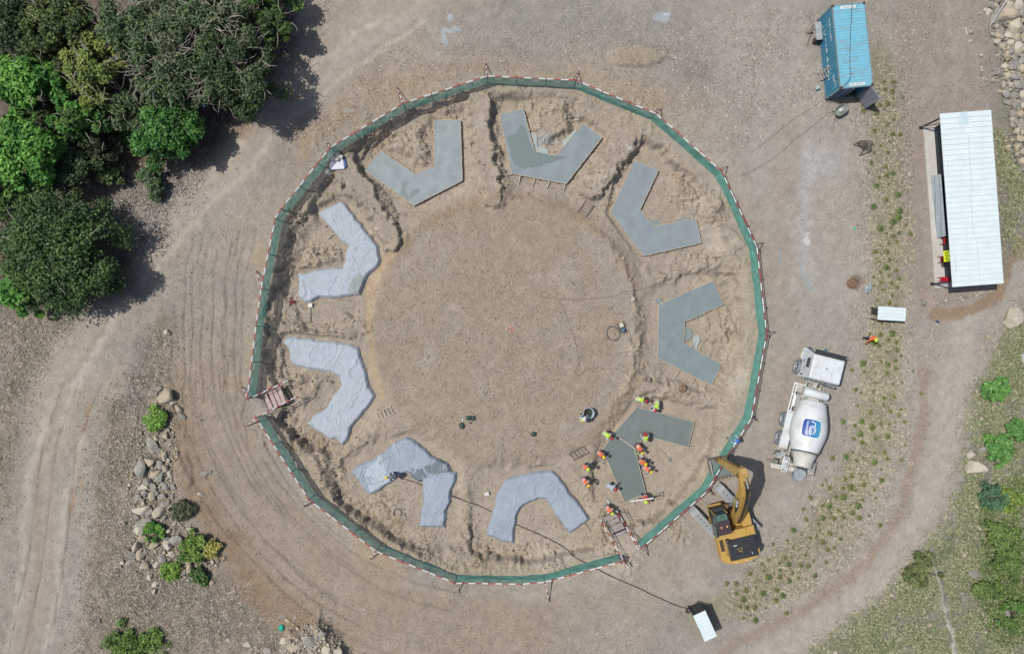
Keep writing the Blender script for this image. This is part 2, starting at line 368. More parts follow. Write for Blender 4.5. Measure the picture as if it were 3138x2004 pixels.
# ---------------- colour of the soil (what the ground is made of, plus shade painted under the wood)
C = np.zeros(GX.shape+(3,)); C[:] = lin((165,154,140)); pass
def lay(rgb, m):
    c = np.array(lin(rgb)); C[:] = C*(1-m[..., None])+c*m[..., None]
n1 = fbm(GX, GY, 6, 201)*.5+.5; n2 = fbm(GX, GY, 2.2, 205)*.5+.5; n3 = fbm(GX, GY, .8, 209)*.5+.5
lay((150,144,137), sst(.42, .7, n1)*.65); n4 = fbm(GX+40, GY-30, 4.2, 231, 4)*.5+.5; n5 = fbm(GX-40, GY+30, 2.4, 241, 4)*.5+.5
lay((172,150,122), sst(.52, .72, n4)*sst(760, 640, RR)*.55); lay((176,168,158), sst(.56, .74, n5)*.45)
lay((152,147,140), poly([(900,-20),(2200,-20),(2150,400),(1850,300),(1500,150),(1100,160)], 120)*(.35+.4*n2))
lay((170,163,154), poly([(1650,20),(1900,20),(1950,500),(1960,900),(1850,1000),(1850,600),(1720,330)], 90)*(.35+.4*n2))
lay((166,143,115), poly([(700,300),(900,180),(1150,130),(1400,170),(1600,250),(1550,260),(1350,180),(1150,170),(940,230),(760,340),(690,430)], 60)*(.2+.6*n3))
lay((158,143,124), (sst(620, 660, RR)*sst(900, 820, RR)*sst(1500, 1200, DX)*sst(700, 900, DY))*(.4+.5*n2))
lay((138,116,92), poly([(420,880),(500,1150),(640,1380),(850,1545),(620,1545),(520,1400),(430,1180),(400,1000)], 70)*(.25+.6*n3))
lay((136,106,78), poly([(560,1340),(640,1340),(760,1450),(680,1470),(560,1400)], 40)*.55*n2)
lay((156,140,120), stroke([(1850,300),(1840,700),(1850,1000),(1780,1200)], 90)*.6)
# main track on the left and its ruts
trk = stroke([(1160,-80),(1000,-20),(850,75),(700,210),(560,370),(440,490),(330,620),(220,760),(140,900),(105,1050),(95,1250),(70,1560)], 150, .8)
lay((176,164,148), trk*(.6+.35*n2)); lay((178,169,158), stroke([(980,30),(800,150),(600,360),(430,520),(260,740),(170,900)], 40, .9)*.6)
lay((156,148,137), sst(200, 40, DX)*sst(850, 1100, DY)*.5); lay((168,158,146), stroke([(600,330),(560,480),(500,560),(420,640),(300,800)], 70, .8)*.6)
lay((162,134,104), stroke([(215,950),(175,1100),(165,1200)], 14, .9)*.6)
lay((170,152,126), stroke([(180,980),(190,1080),(180,1250)], 14, .9)*.5)
lay((160,157,150), stroke([(240,1000),(200,1200),(180,1400),(100,1545)], 60, .9)*.5)
for _pts, _w in (([(900,40),(720,170),(560,340),(430,480),(310,620),(200,760)], 26), ([(1000,50),(800,190),(640,330),(500,480),(380,620),(260,740),(190,880),(150,1000)], 22), ([(120,950),(70,1100),(50,1300),(20,1545)], 30), ([(200,1020),(150,1180),(140,1380),(110,1545)], 30)):
    lay((190,180,166), stroke(_pts, _w, .9)*.55)
lay((148,132,112), stroke([(240,760),(150,920),(95,1080),(90,1300),(70,1545)], 22, .9)*.35)
# dry grass and scrub floor
dryg = np.clip(poly([(0,735),(170,735),(60,900),(-10,1250)], 60)+poly([(380,740),(330,860),(250,960),(225,1150),(225,1300),(190,1545),(700,1545),(560,1400),(480,1330),(400,1200),(375,1000),(395,860)], 50), 0, 1)
lay((150,137,120), dryg*(.6+.4*n3)); lay((112,112,82), dryg*sst(.42, .7, n2)*.6); lay((122,112,108), dryg*sst(.5, .75, n5)*.5); lay((160,154,148), dryg*sst(.5, .8, n3)*.5)
lay((120,118,120), stroke([(330,820),(310,900),(320,960)], 70)*.5)
lay((92,80,66), poly([(-30,-30),(690,-30),(690,110),(560,290),(470,400),(300,470),(320,700),(100,735),(-30,735)], 70)*.75)  # leaf litter under the wood, darkened further for the shade of the crowns
lay((150,122,96), poly([(240,240),(330,260),(360,440),(300,500),(200,480)], 40)*.6+blob(570, 300, 40)*.5)
lay((158,148,140), poly([(180,430),(400,440),(430,380),(480,420),(420,500),(330,600),(260,520)], 40)*(.5+.4*n3))
# right side
lay((170,163,153), sst(1480, 1900, DX)*(.35+.45*n5)*sst(-100, 300, DY)); lay((155,140,131), poly([(2120,-20),(2330,-20),(2330,260),(2210,280),(2170,690),(2110,650)], 60)*(.5+.4*n2))
lay((157,141,131), poly([(2130,650),(2360,670),(2330,740),(2160,740)], 40)*.6)
lay((164,152,142), stroke([(2235,-20),(2240,100),(2260,230)], 22, .9)*.55)
lay((180,178,176), blob(1930, 385, 70, .9, 60)*.65+stroke([(1900,340),(1890,500),(1900,640)], 50, .9)*.45)
lay((176,180,180), stroke([(1400,-20),(1300,20)], 40)*0)
lay((147,141,116), stroke([(2070,130),(2085,500),(2085,800),(2050,1050),(1930,1260),(1740,1410),(1650,1450)], 110, .7)*(.5+.4*n3))
lay((156,136,116), stroke([(2170,860),(2172,1000),(2130,1180),(2035,1330),(1890,1440),(1700,1530)], 46, .8)*.6)
lay((178,170,158), stroke([(2290,740),(2240,860),(2225,1010),(2180,1190),(2080,1360),(1930,1480),(1760,1560)], 100, .8)*.85)
lay((150,128,104), stroke([(2430,560),(2370,620),(2345,690),(2290,730),(2200,740)], 44, .6)*.85)
grs = poly([(2300,920),(2420,700),(2420,1560),(1900,1560),(2090,1400),(2250,1210)], 60)
lay((136,134,118), grs*.85); lay((112,122,82), grs*sst(.4, .7, n2)*.75); lay((156,152,146), grs*sst(.62, .85, n3)*.6)
lay((100,118,60), poly([(2300,1180),(2400,1120),(2420,1480),(2330,1500),(2290,1330)], 60)*(.3+.4*n3))
lay((186,180,168), stroke([(2185,1290),(2215,1380),(2250,1560)], 15, .6)*.95)
lay((196,188,172), poly([(660,1500),(760,1460),(860,1560),(640,1570)], 50)*(.3+.8*n3)*.8); lay((130,125,114), poly([(2340,-20),(2420,-20),(2420,560),(2350,640),(2340,330),(2310,150)], 50)*.8); lay((120,122,96), poly([(2340,200),(2420,200),(2420,560),(2350,640)], 50)*sst(.45, .8, n3)*.7)
# the yard
lay((161,145,126), mid*.85); lay((168,158,148), mid*sst(.5, .85, n2)*.5); lay((164,155,146), stroke(arc(CXD, CYD, 280, -50, 60), 60, .9)*.55)
lay((150,128,104), stroke(arc(CXD, CYD, 318, -160, -20), 40, .9)*.5)
exc = np.clip(sst(.3, .9, pit)+ .8*sst(600, 570, RR)*(1-mid), 0, 1)
lay((172,158,141), exc*.8); lay((160,150,137), exc*sst(.5, .8, n1)*.5); lay((184,170,150), em*(.4+.4*n3)); lay((150,130,104), em*sst(.5, .8, n2)*.5)
lay((163,146,126), sst(600, 570, RR)*(1-mid)*(1-exc)*.5)
for x, y, r, a in [(1430,420,50,.5),(1400,360,30,.5),(1690,560,50,.6),(1650,470,60,.45),(1700,590,30,.5),(1120,300,20,.4),(1125,420,24,.4),(1480,1310,50,.5),(1300,1330,90,.5),(1230,1290,40,.35),(1740,900,40,.4),(1690,1060,30,.4),(1720,850,26,.4),(1440,1330,60,.45),(880,1310,30,.2),(1060,1130,30,.5),(850,780,20,.3),(880,650,25,.5),(1760,1100,30,.2)]:
    lay((196,186,172), blob(x, y, r, .9)*a*(.4+.9*n3))
lay((186,160,124), stroke(arc(CXD, CYD, 335, 150, 215), 26, .8)*.5+stroke(arc(CXD, CYD, 330, 20, 50), 24, .8)*.3)
lay((172,152,122), blob(1500, 135, 80, .5, 32)*.5); lay((130,126,118), blob(1640, 180, 70, .8, 50)*.5)
lay((178,188,192), (blob(1055, 75, 22, .5, 10)+blob(1075, 65, 12, .5, 8)+blob(1045, 95, 8, .6, 18)+blob(1060, 45, 8, .6, 12))*.7)
lay((180,190,196), (blob(1560, 48, 26, .5, 16)+blob(1575, 38, 14, .5, 6))*.7)
lay((206,208,204), blob(1902, 565, 9, .5, 18)*.8+blob(1480, 335, 10, .5)*.6+blob(1900, 545, 5)*.6)
lay((160,168,170), stroke([(1885,610),(1890,650),(1905,680)], 10)*.7+stroke([(1835,590),(1840,620)], 12)*.5+blob(820, 265, 14, .6, 5)*.5)
lay((205,120,118), np.maximum(blob(1197, 766, 9, .4)-blob(1197, 766, 5, .4), 0)*.55)
lay((150,135,118), stroke(arc(CXD+8, CYD, 32, 0, 360), 5)*.4)
for x, y, a in [(1290,330,.7),(1305,330,.6),(1268,340,.7)]: lay((168,176,172), blob(x, y, 22, .5, 14)*a)
lay((166,176,172), (blob(1500, 545, 22, .5, 14)+blob(1570, 540, 24, .5, 10)+blob(1290,1430,2))*.6)
lay((120,100,76), blob(2010, 665, 22, .3, 16)*.7)
# rut colour: soil a little darker along the grooves
C *= (1-.26*ruts)[..., None]
C *= (1+.10*fbm(GX, GY, .5, 301, 2)+.10*(vnoise(GX, GY, .13, 305)-.5)+gr*.30*(vnoise(GX, GY, .16, 307)-.5)+gr*.25*(vnoise(GX, GY, .4, 309)-.5)+.08*(1-gr)*(vnoise(GX, GY, .25, 311)-.5))[..., None]
C *= K*1.05*np.array([.965, .968, .975])
def soil_mat():
    m = bpy.data.materials.new('soil'); m.use_nodes = True; t = m.node_tree; N = t.nodes; L = t.links; b = N['Principled BSDF']
    b.inputs['Roughness'].default_value = .95; b.inputs['Specular IOR Level'].default_value = .15
    va = N.new('ShaderNodeVertexColor'); va.layer_name = 'Col'; tc = N.new('ShaderNodeTexCoord')
    def noise(sc, det, rg=.6):
        n = N.new('ShaderNodeTexNoise'); n.inputs['Scale'].default_value = sc; n.inputs['Detail'].default_value = det; n.inputs['Roughness'].default_value = rg; L.new(tc.outputs['Object'], n.inputs['Vector']); return n.outputs[0]
    def math_(op, a, b_=None, c=None):
        n = N.new('ShaderNodeMath'); n.operation = op
        for i, v in enumerate((a, b_, c)):
            if v is None: continue
            if isinstance(v, (int, float)): n.inputs[i].default_value = v
            else: L.new(v, n.inputs[i])
        return n.outputs[0]
    def rng(v, a, b_, c, d):
        n = N.new('ShaderNodeMapRange'); L.new(v, n.inputs[0])
        for i, q in enumerate((a, b_, c, d)): n.inputs[i+1].default_value = q
        return n.outputs[0]
    f1 = rng(noise(8.5, 7, .92), .37, .63, .62, 1.40)
    f2 = rng(noise(1.1, 5, .7), .3, .7, .90, 1.10)
    vo = N.new('ShaderNodeTexVoronoi'); vo.inputs['Scale'].default_value = 13; L.new(tc.outputs['Object'], vo.inputs['Vector'])
    sp = N.new('ShaderNodeSeparateColor'); L.new(vo.outputs['Color'], sp.inputs[0])
    core = rng(vo.outputs['Distance'], .18, .42, 1, 0)
    peb = math_('MULTIPLY', core, rng(sp.outputs[0], .74, .88, 0, 1))
    peb = math_('MULTIPLY', peb, rng(noise(.7, 3), .4, .6, .45, 1.0))
    drk = math_('MULTIPLY', core, rng(sp.outputs[1], .78, .9, 0, 1))
    at = N.new('ShaderNodeAttribute'); at.attribute_name = 'Smooth'
    peb = math_('MULTIPLY', peb, rng(at.outputs['Fac'], 0, 1, 1, .3)); drk = math_('MULTIPLY', drk, rng(at.outputs['Fac'], 0, 1, 1, .3))
    fm = N.new('ShaderNodeMix'); fm.inputs[3].default_value = 1.0; L.new(math_('MULTIPLY', at.outputs['Fac'], .7), fm.inputs[0]); L.new(f1, fm.inputs[2]); f1 = fm.outputs[0]
    mul = math_('MULTIPLY', f1, f2); mul = math_('MULTIPLY', mul, rng(drk, 0, 1, 1, .5))
    gmul = rng(noise(16, 3, .8), .35, .65, .62, 1.30)
    gm = N.new('ShaderNodeMix'); gm.inputs[2].default_value = 1.0; L.new(va.outputs['Alpha'], gm.inputs[0]); L.new(gmul, gm.inputs[3]); mul = math_('MULTIPLY', mul, gm.outputs[0])
    vm = N.new('ShaderNodeVectorMath'); vm.operation = 'SCALE'; L.new(va.outputs['Color'], vm.inputs[0]); L.new(mul, vm.inputs['Scale'])
    mx = N.new('ShaderNodeMix'); mx.data_type = 'RGBA'; mx.inputs[7].default_value = [v*K for v in lin((208,198,184))]+[1]
    L.new(math_('MULTIPLY', peb, .75), mx.inputs[0]); L.new(vm.outputs[0], mx.inputs[6]); L.new(mx.outputs[2], b.inputs['Base Color'])
    hh = math_('ADD', math_('MULTIPLY', noise(12, 7, .8), .075), math_('MULTIPLY', math_('ADD', peb, drk), .012))
    hh = math_('ADD', hh, math_('MULTIPLY', math_('MULTIPLY', noise(22, 3, .8), va.outputs['Alpha']), .05))
    bp = N.new('ShaderNodeBump'); bp.inputs['Distance'].default_value = 1.0; bp.inputs['Strength'].default_value = .9; L.new(hh, bp.inputs['Height']); L.new(bp.outputs[0], b.inputs['Normal'])
    return m
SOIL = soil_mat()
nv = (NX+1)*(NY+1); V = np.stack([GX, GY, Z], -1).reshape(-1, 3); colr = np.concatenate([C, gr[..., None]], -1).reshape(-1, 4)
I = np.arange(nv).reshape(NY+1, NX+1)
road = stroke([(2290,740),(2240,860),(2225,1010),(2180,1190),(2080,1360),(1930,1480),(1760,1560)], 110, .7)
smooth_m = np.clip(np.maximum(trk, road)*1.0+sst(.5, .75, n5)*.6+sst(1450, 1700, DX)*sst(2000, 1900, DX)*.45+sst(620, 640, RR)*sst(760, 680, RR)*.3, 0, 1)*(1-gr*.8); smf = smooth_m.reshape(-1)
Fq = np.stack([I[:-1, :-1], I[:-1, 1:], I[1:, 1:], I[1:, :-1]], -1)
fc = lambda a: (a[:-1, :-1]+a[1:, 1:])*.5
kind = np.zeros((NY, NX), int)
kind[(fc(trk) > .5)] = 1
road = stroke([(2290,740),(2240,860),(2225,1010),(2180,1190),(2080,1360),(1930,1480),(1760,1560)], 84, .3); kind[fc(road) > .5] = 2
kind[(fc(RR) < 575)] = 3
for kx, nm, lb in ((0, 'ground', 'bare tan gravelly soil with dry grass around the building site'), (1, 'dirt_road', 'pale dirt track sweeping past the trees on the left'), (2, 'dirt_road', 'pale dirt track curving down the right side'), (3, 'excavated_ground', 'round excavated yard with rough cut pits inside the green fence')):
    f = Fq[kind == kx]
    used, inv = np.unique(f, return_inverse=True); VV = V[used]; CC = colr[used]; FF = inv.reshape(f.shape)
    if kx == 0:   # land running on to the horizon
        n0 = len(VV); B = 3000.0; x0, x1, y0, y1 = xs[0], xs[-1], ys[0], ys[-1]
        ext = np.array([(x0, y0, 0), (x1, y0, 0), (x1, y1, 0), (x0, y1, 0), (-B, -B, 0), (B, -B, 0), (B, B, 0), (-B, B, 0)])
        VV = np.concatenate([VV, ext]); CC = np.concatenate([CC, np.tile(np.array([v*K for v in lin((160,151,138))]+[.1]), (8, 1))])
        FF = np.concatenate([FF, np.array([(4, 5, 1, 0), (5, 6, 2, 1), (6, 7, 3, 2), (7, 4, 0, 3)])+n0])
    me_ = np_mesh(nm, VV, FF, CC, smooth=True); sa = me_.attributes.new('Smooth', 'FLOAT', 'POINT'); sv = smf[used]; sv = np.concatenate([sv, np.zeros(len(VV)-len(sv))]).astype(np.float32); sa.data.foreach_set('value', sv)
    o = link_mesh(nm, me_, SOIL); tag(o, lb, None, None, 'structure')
# ================================================================ SLABS, FORMWORK, SHEETS
WOOD = mat('weathered_timber', (196,184,164), .85, .25, 5, bump=.004, streak=(1, 9, 9))
WOODD = mat('old_dark_timber', (128,116,102), .9, .25, 5, streak=(1, 9, 9))
def conc(name, rgb, amt, wet=(92,102,100), speck=.1): return mat(name, rgb, .8, .10, 1.6, bump=.01, bscale=30, dust=wet, damt=amt, dscale=1.1)
CONC = [conc('cured_concrete', (150,160,162), .25), conc('smooth_damp_concrete', (138,148,152), .3, (118,129,132)), conc('smooth_damp_concrete', (138,148,152), .18), conc('green_grey_concrete', (128,140,142), .3, (112,124,118)), None]
CONC[4] = conc('fresh_wet_concrete', (116,126,124), .35, (98,108,102))
FRESH = mat('stony_wet_concrete', (106,117,115), .7, .22, 22, bump=.02, bscale=30, dust=(140,150,146), damt=.5, dscale=14)
LAB = ['grey concrete slab with dark wet blotches at its corner, upper left', 'grey concrete slab at the top with a large darker patch on its left arm',
       'smooth blue grey slab with no stains, between the top and right slabs', 'green grey slab at the right with timber stakes round its ends', 'freshly poured speckled concrete slab surrounded by workers']
CEN = P(1557, 1003)
def edges_inset(q): return q
for i, pp in enumerate(PADS):
    q = [P(px, py, PADZ) for px, py in pp]; c = sum(q, Vector())/len(q); c.z = FLOOR
    t = thing('concrete_footing', LAB[i], 'concrete slab', c, 0, 'angled concrete footings round the yard')
    loc = [(v.x-c.x, v.y-c.y) for v in q]
    if i == 4:
        q5 = loc; a = [q5[k] for k in (0, 1, 2, 3, 4, 5, 9)]; b_ = [q5[k] for k in (5, 6, 7, 8, 9)]
        MB().prism(a, -.1, PADZ-FLOOR).build('slab', CONC[4], t); MB().prism(b_, -.1, PADZ-FLOOR-.035).build('slab', FRESH, t, ).__setitem__('label', 'rough stony freshly poured half of the slab')
        MB().bar((q5[9][0], q5[9][1], .29), (q5[5][0]+.1, q5[5][1], .29), .06, .05).build('screed_board', WOOD, t)
    else:
        MB().prism(loc, -.1, PADZ-FLOOR).build('slab', CONC[i], t)
    n = len(loc); ar = sum(loc[k][0]*loc[(k+1) % n][1]-loc[(k+1) % n][0]*loc[k][1] for k in range(n)); sg = 1 if ar > 0 else -1
    for k in range(n):
        a = Vector(loc[k]+(0,)); b = Vector(loc[(k+1) % n]+(0,)); d = (b-a).normalized(); nn = Vector((d.y, -d.x, 0))*sg
        mb = MB(); mb.bar(a+nn*.022+Vector((0, 0, .15)), b+nn*.022+Vector((0, 0, .15)), .035, .30)
        L = (b-a).length; m = max(1, int(L/1.1))
        for j in range(m):
            p = a+d*(L*(j+.5)/m); mb.box(p+nn*.062+Vector((0, 0, .16)), (.05, .045, .36), math.atan2(d.y, d.x))
        mb.build('formwork_board', WOOD, t)
    if i == 1:   # damp blotches are thin skins of laitance lying on the slab
        pass
# raking props that hold the boards (each seen as a stick)
STK = [crop(1600,500,l) for l in ([(110,145),(90,238)],[(247,172),(227,245)],[(392,195),(375,285)],[(1168,845),(1180,890)],[(1312,812),(1316,834)],[(1455,790),(1462,812)],[(1570,460),(1572,520)],
       [(1790,1120),(1905,1055)],[(1800,1135),(1915,1078)],[(1825,1200),(1910,1160)],[(1845,1250),(1905,1218)],[(1860,1300),(1950,1290)],[(1768,1342),(1798,1410)],[(1595,1425),(1625,1470)],[(1190,1447),(1262,1443)])]
STK += [crop(1600,1000,l) for l in ([(1160,118),(1250,122)],[(1080,212),(1248,240)],[(1550,190),(1640,80)],[(1615,235),(1665,145)],[(1712,278),(1745,212)],[(1445,402),(1390,490)],[(1585,480),(1538,550)],[(1692,530),(1655,582)],
       [(1862,335),(1740,548)],[(1840,355),(1890,395)],[(1805,430),(1890,485)],[(1775,490),(1830,530)],[(1742,540),(1800,575)],[(745,1370),(830,1345)],[(1145,1480),(1235,1445)])]
STK += [crop(800,500,l) for l in ([(1270,60),(1262,92)],)]+[crop(1600,1504,l) for l in ([(565,290),(625,370)],[(350,285),(340,295)],[(1020,70),(1045,140)])]
STK += [crop(800,500,l) for l in ([(640,310),(690,370)],[(570,380),(600,410)],[(580,595),(620,570)],[(612,700),(680,652)],[(2312,105),(2260,110)],[(2390,110),(2372,220)])]
stk0 = None
for k, l in enumerate(STK):
    a = G(*l[0]); b = G(*l[1]); a.z = max(a.z, PADZ if k not in () else a.z); b.z += .03
    L = (b-a).length
    mb = MB(); mb.bar((0, 0, 0), (1, 0, 0), 0.055, .05)
    if stk0 is None: stk0 = mb.build('timber_prop', WOOD); o = stk0
    else: o = stk0.copy(); COL.objects.link(o)
    d = (b-a); o.location = a; o.rotation_euler = d.to_track_quat('X', 'Z').to_euler(); o.scale = (L, 1, 1)
    tag(o, 'thin timber stake or prop lying against the formwork of a concrete slab', 'timber stake', 'timber stakes round the concrete slabs')
# -------- the covering sheets
def sheet(pts, name, label, m, seed, zt=None, dr=(1, 0), amp=1.0, step=.042):
    q0 = [P(px, py, PADZ) for px, py in pts]; q = []; rq = random.Random(seed)
    for i_ in range(len(q0)):
        a_, b_ = q0[i_], q0[(i_+1) % len(q0)]; k_ = max(1, int((b_-a_).length/.28)); nn_ = Vector((b_.y-a_.y, a_.x-b_.x, 0)).normalized()
        for j_ in range(k_): q.append(a_.lerp(b_, j_/k_)+nn_*rq.uniform(-.055, .055))
    X = [v.x for v in q]; Y = [v.y for v in q]
    xx = np.arange(min(X)-step, max(X)+step*2, step); yy = np.arange(min(Y)-step, max(Y)+step*2, step); gx, gy = np.meshgrid(xx, yy)
    poly_ = [(v.x, v.y) for v in q]; s = sdf(poly_, gx, gy); inn = s > -step*.75
    # snap outside vertices onto the outline
    bx, by = gx.copy(), gy.copy(); n = len(poly_); best = np.full(gx.shape, 1e9)
    for i in range(n):
        ax, ay = poly_[i]; cx, cy = poly_[(i+1) % n]; ex, ey = cx-ax, cy-ay
        t = np.clip(((gx-ax)*ex+(gy-ay)*ey)/(ex*ex+ey*ey), 0, 1); d = np.hypot(gx-ax-t*ex, gy-ay-t*ey); mm = d < best
        best = np.where(mm, d, best); bx = np.where(mm, ax+t*ex, bx); by = np.where(mm, ay+t*ey, by)
    out = s <= 0; gx = np.where(out, bx, gx); gy = np.where(out, by, gy); s = np.maximum(s, 0)
    z = np.zeros(gx.shape); u, v = dr; nn = math.hypot(u, v); u /= nn; v /= nn
    wx = gx+fbm(gx, gy, 1.6, seed)*1.1; wy = gy+fbm(gx, gy, 1.6, seed+5)*1.1
    a = wx*u+wy*v; b = -wx*v+wy*u
    f1 = 1-np.abs(vnoise(a/5.0, b, .55, seed+1)*2-1); f2 = 1-np.abs(vnoise(a*1.4, b/2.4, .8, seed+2)*2-1); f3 = 1-np.abs(vnoise(wx*.6+wy*.6, wx*-.3+wy*.6, .5, seed+3)*2-1)
    f4 = ridg(wx, wy, .35, seed+12, 2)
    fold = (f1**30)*.085+(f2**34)*.07+(f3**36)*.06+(f4**16)*.012+fbm(gx, gy, .9, seed+9)*.015
    tens = fbm(a/6.0, b, .5, seed+20, 2)*.02; z = PADZ+.03+(fold*1.0+tens)*amp
    drop = sst(.20, 0.0, s); z = z*(1-drop)+(FLOOR+.06+fold*.3)*drop
    c = Vector((sum(X)/n, sum(Y)/n, FLOOR))
    I = np.arange(gx.size).reshape(gx.shape); ok = inn
    F = np.stack([I[:-1, :-1], I[:-1, 1:], I[1:, 1:], I[1:, :-1]], -1)[(ok[:-1, :-1] & ok[:-1, 1:] & ok[1:, 1:] & ok[1:, :-1])]
    VV = np.stack([gx-c.x, gy-c.y, z-c.z], -1).reshape(-1, 3)
    used, inv = np.unique(F, return_inverse=True); o = link_mesh(name, np_mesh(name, VV[used], inv.reshape(F.shape), smooth=True), m, None, c)
    sm = o.modifiers.new('solid', 'SOLIDIFY'); sm.thickness = .008; sm.offset = 1
    tag(o, label, 'fabric sheet', 'grey sheets spread over the concrete footings'); return o
SH1 = mat('pale_grey_geotextile', (176,184,194), .9, .07, 2, bump=.006, bscale=60, dust=(168,176,182), damt=.5, dscale=.8)
SH2 = mat('wet_blue_grey_geotextile', (152,162,174), .75, .08, 1.2, bump=.006, bscale=60, dust=(176,190,200), damt=.35, dscale=.9)
sheet(CLOTHS[0], 'covering_sheet', 'pale creased sheet over the footing nearest the sacks, upper left of the yard', SH1, 401, dr=(1, -1.2))
sheet(CLOTHS[1], 'covering_sheet', 'pale creased sheet over the footing beside the small wooden ladder and left footbridge', SH1, 411, dr=(.8, 1.5))
sheet(CLOTHS[2], 'covering_sheet', 'blue grey wet sheet a worker with a hose stands on', SH2, 421, dr=(.3, 1))
sheet(CLOTHS[3], 'covering_sheet', 'blue grey sheet with a muddy brown end, next to the right footbridge', SH2, 431, dr=(-.2, 1), amp=.7)
LT = mat('dry_white_geotextile', (178,190,198), .9, .05, 2, bump=.005, bscale=60); DK = mat('dark_soaked_geotextile', (112,124,134), .8, .15, 2, bump=.006, bscale=50, dust=(140,134,124), damt=.6, dscale=1.5)
def patch(pts, name, label, m, seed, lift, ox, oy, s=3.01):
    global PADZ
    PADZ += lift; o = sheet(crop(ox, oy, pts, s), name, label, m, seed, dr=(.5, 1), amp=.5); PADZ -= lift; return o
patch([(520,640),(640,750),(660,890),(830,985),(910,950),(1060,880),(1480,815),(1490,740),(1430,600),(1250,515),(1150,490),(1080,560),(820,670)], 'covering_sheet', 'dark soaked overlapping piece of sheet near the hose worker', DK, 441, .03, 1160, 1330, 6.687)
patch([(0,440),(90,430),(190,500),(160,700),(280,800),(480,830),(260,985),(100,1090),(-190,1250),(-280,1000),(-380,850),(-330,790),(-330,700),(-100,560)], 'covering_sheet', 'dry pale end of the sheet in front of the hose worker', LT, 451, .02, 1160, 1330, 6.687)
GR = mat('grey_felt', (150,158,158), .9, .1, 3, bump=.005)
patch([(900,980),(970,1030),(960,1100),(910,1210),(790,1215),(780,1150),(830,1060)], 'covering_sheet', 'small darker felt piece at the lower right of the upper left sheet', GR, 461, .035, 800, 500)
# darker wet blotches on slabs: splashes of fresh grout with real thickness
GRO = mat('dark_wet_grout', (108,122,122), .5, .12, 5)
SPL = mat('pale_splashed_grout', (168,176,174), .9, .15, 6, bump=.01)
def splash(pts, label, m=GRO, z=None, th=.012, ox=0, oy=0):
    q = crop(ox, oy, pts); c0 = G(*q[0]); zz = PADZ if z is None else z
    v = [P(x, y, zz) for x, y in q]; c = sum(v, Vector())/len(v)
    # roughen outline
    out = []; n = len(v)
    for i in range(n):
        a, b = v[i], v[(i+1) % n]; k = max(1, int((b-a).length/.18))
        for j in range(k):
            p = a.lerp(b, j/k); e = (vnoise(np.array([p.x]), np.array([p.y]), .25, 77)[0]-.5)*.22; r = (p-c).normalized() if (p-c).length > .01 else Vector((1, 0, 0))
            out.append((p.x-c.x+r.x*e, p.y-c.y+r.y*e))
    c.z = zz; o = MB().prism(out, -.02 if z is None else -.1, th).build('grout_patch', m, None, False, None); o.location = c
    tag(o, label, 'grout patch', 'patches of spilt grout and wet concrete')
splash([(1290,170),(1330,165),(1365,185),(1330,215),(1320,240),(1350,285),(1385,340),(1340,335),(1275,285),(1285,230)], 'dark wet blotch near the lower corner of the upper left slab', ox=800, oy=500)
splash([(1400,240),(1455,240),(1450,275),(1380,325),(1378,270)], 'small round wet blotch beside the larger one on the upper left slab', ox=800, oy=500)
splash([(2400,1150),(2340,1240),(2262,1262),(2290,1380),(2330,1520),(2420,1560),(2560,1540),(2700,1490),(2820,1450),(2640,1435),(2520,1395),(2470,1290),(2440,1180)], 'dark wet sweep across the left arm of the top slab', ox=800, oy=0)
for pts, oy_, lb in (([(82,1225),(130,1250),(150,1350),(235,1380),(240,1425),(118,1395)], 0, 'pale grout spill inside the bend of the top slab'),([(370,1300),(500,1190),(505,1215),(380,1390)], 0, 'pale grout spill along the right arm of the top slab'),
                 ([(1150,515),(1260,530),(1310,575),(1215,590)], 500, 'grey grout spill inside the bend of the upper right slab'), ([(1410,530),(1480,505),(1560,510),(1500,545),(1420,555)], 500, 'grey grout spill on the lower arm edge of the upper right slab'),
                 ([(1232,1240),(1275,1245),(1300,1290),(1250,1300),(1235,1270)], 500, 'dark concrete lump at the upper left corner of the right slab'), ([(1600,1425),(1690,1385),(1640,1430),(1600,1440)], 500, 'thin grout spill under the right slab arm')):
    splash(pts, lb, SPL if 'pale' in lb else mat('grey_grout', (132,144,140), .85, .15, 5, bump=.01), FLOOR+.08, .03, 1600, oy_)
splash([(1498,10),(1545,20),(1575,60),(1540,140),(1495,155)], 'wet concrete puddle inside the bend of the right slab', mat('grey_grout', (132,144,140)), FLOOR+.08, .03, 1600, 1000)
splash([(1570,110),(1620,80),(1650,110),(1610,210),(1560,180)], 'pale slurry spill beside the puddle of the right slab', SPL, FLOOR+.08, .03, 1600, 1000)
# ================================================================ THE FENCE
NET = mat('green_shade_net', (136,222,202), .8, .25, 1.6, bump=.03, bscale=5, dust=(140,190,174), damt=.6, dscale=2.6, alpha=.62)
_t = NET.node_tree; _p = _t.nodes['Principled BSDF']; _tr = _t.nodes.new('ShaderNodeBsdfTranslucent'); _tr.inputs[0].default_value = [v for v in lin((50,140,126))]+[1]
_tp = _t.nodes.new('ShaderNodeBsdfTransparent'); _m1 = _t.nodes.new('ShaderNodeMixShader'); _m2 = _t.nodes.new('ShaderNodeMixShader'); _m1.inputs[0].default_value = .35; _m2.inputs[0].default_value = .74
_p.inputs['Alpha'].default_value = 1.0; _o = _t.nodes['Material Output']; _t.links.new(_p.outputs[0], _m1.inputs[1]); _t.links.new(_tr.outputs[0], _m1.inputs[2]); _t.links.new(_tp.outputs[0], _m2.inputs[1]); _t.links.new(_m1.outputs[0], _m2.inputs[2]); _t.links.new(_m2.outputs[0], _o.inputs[0])
NETH = mat('bright_green_net_hem', (110,190,165), .7, .2, 3)
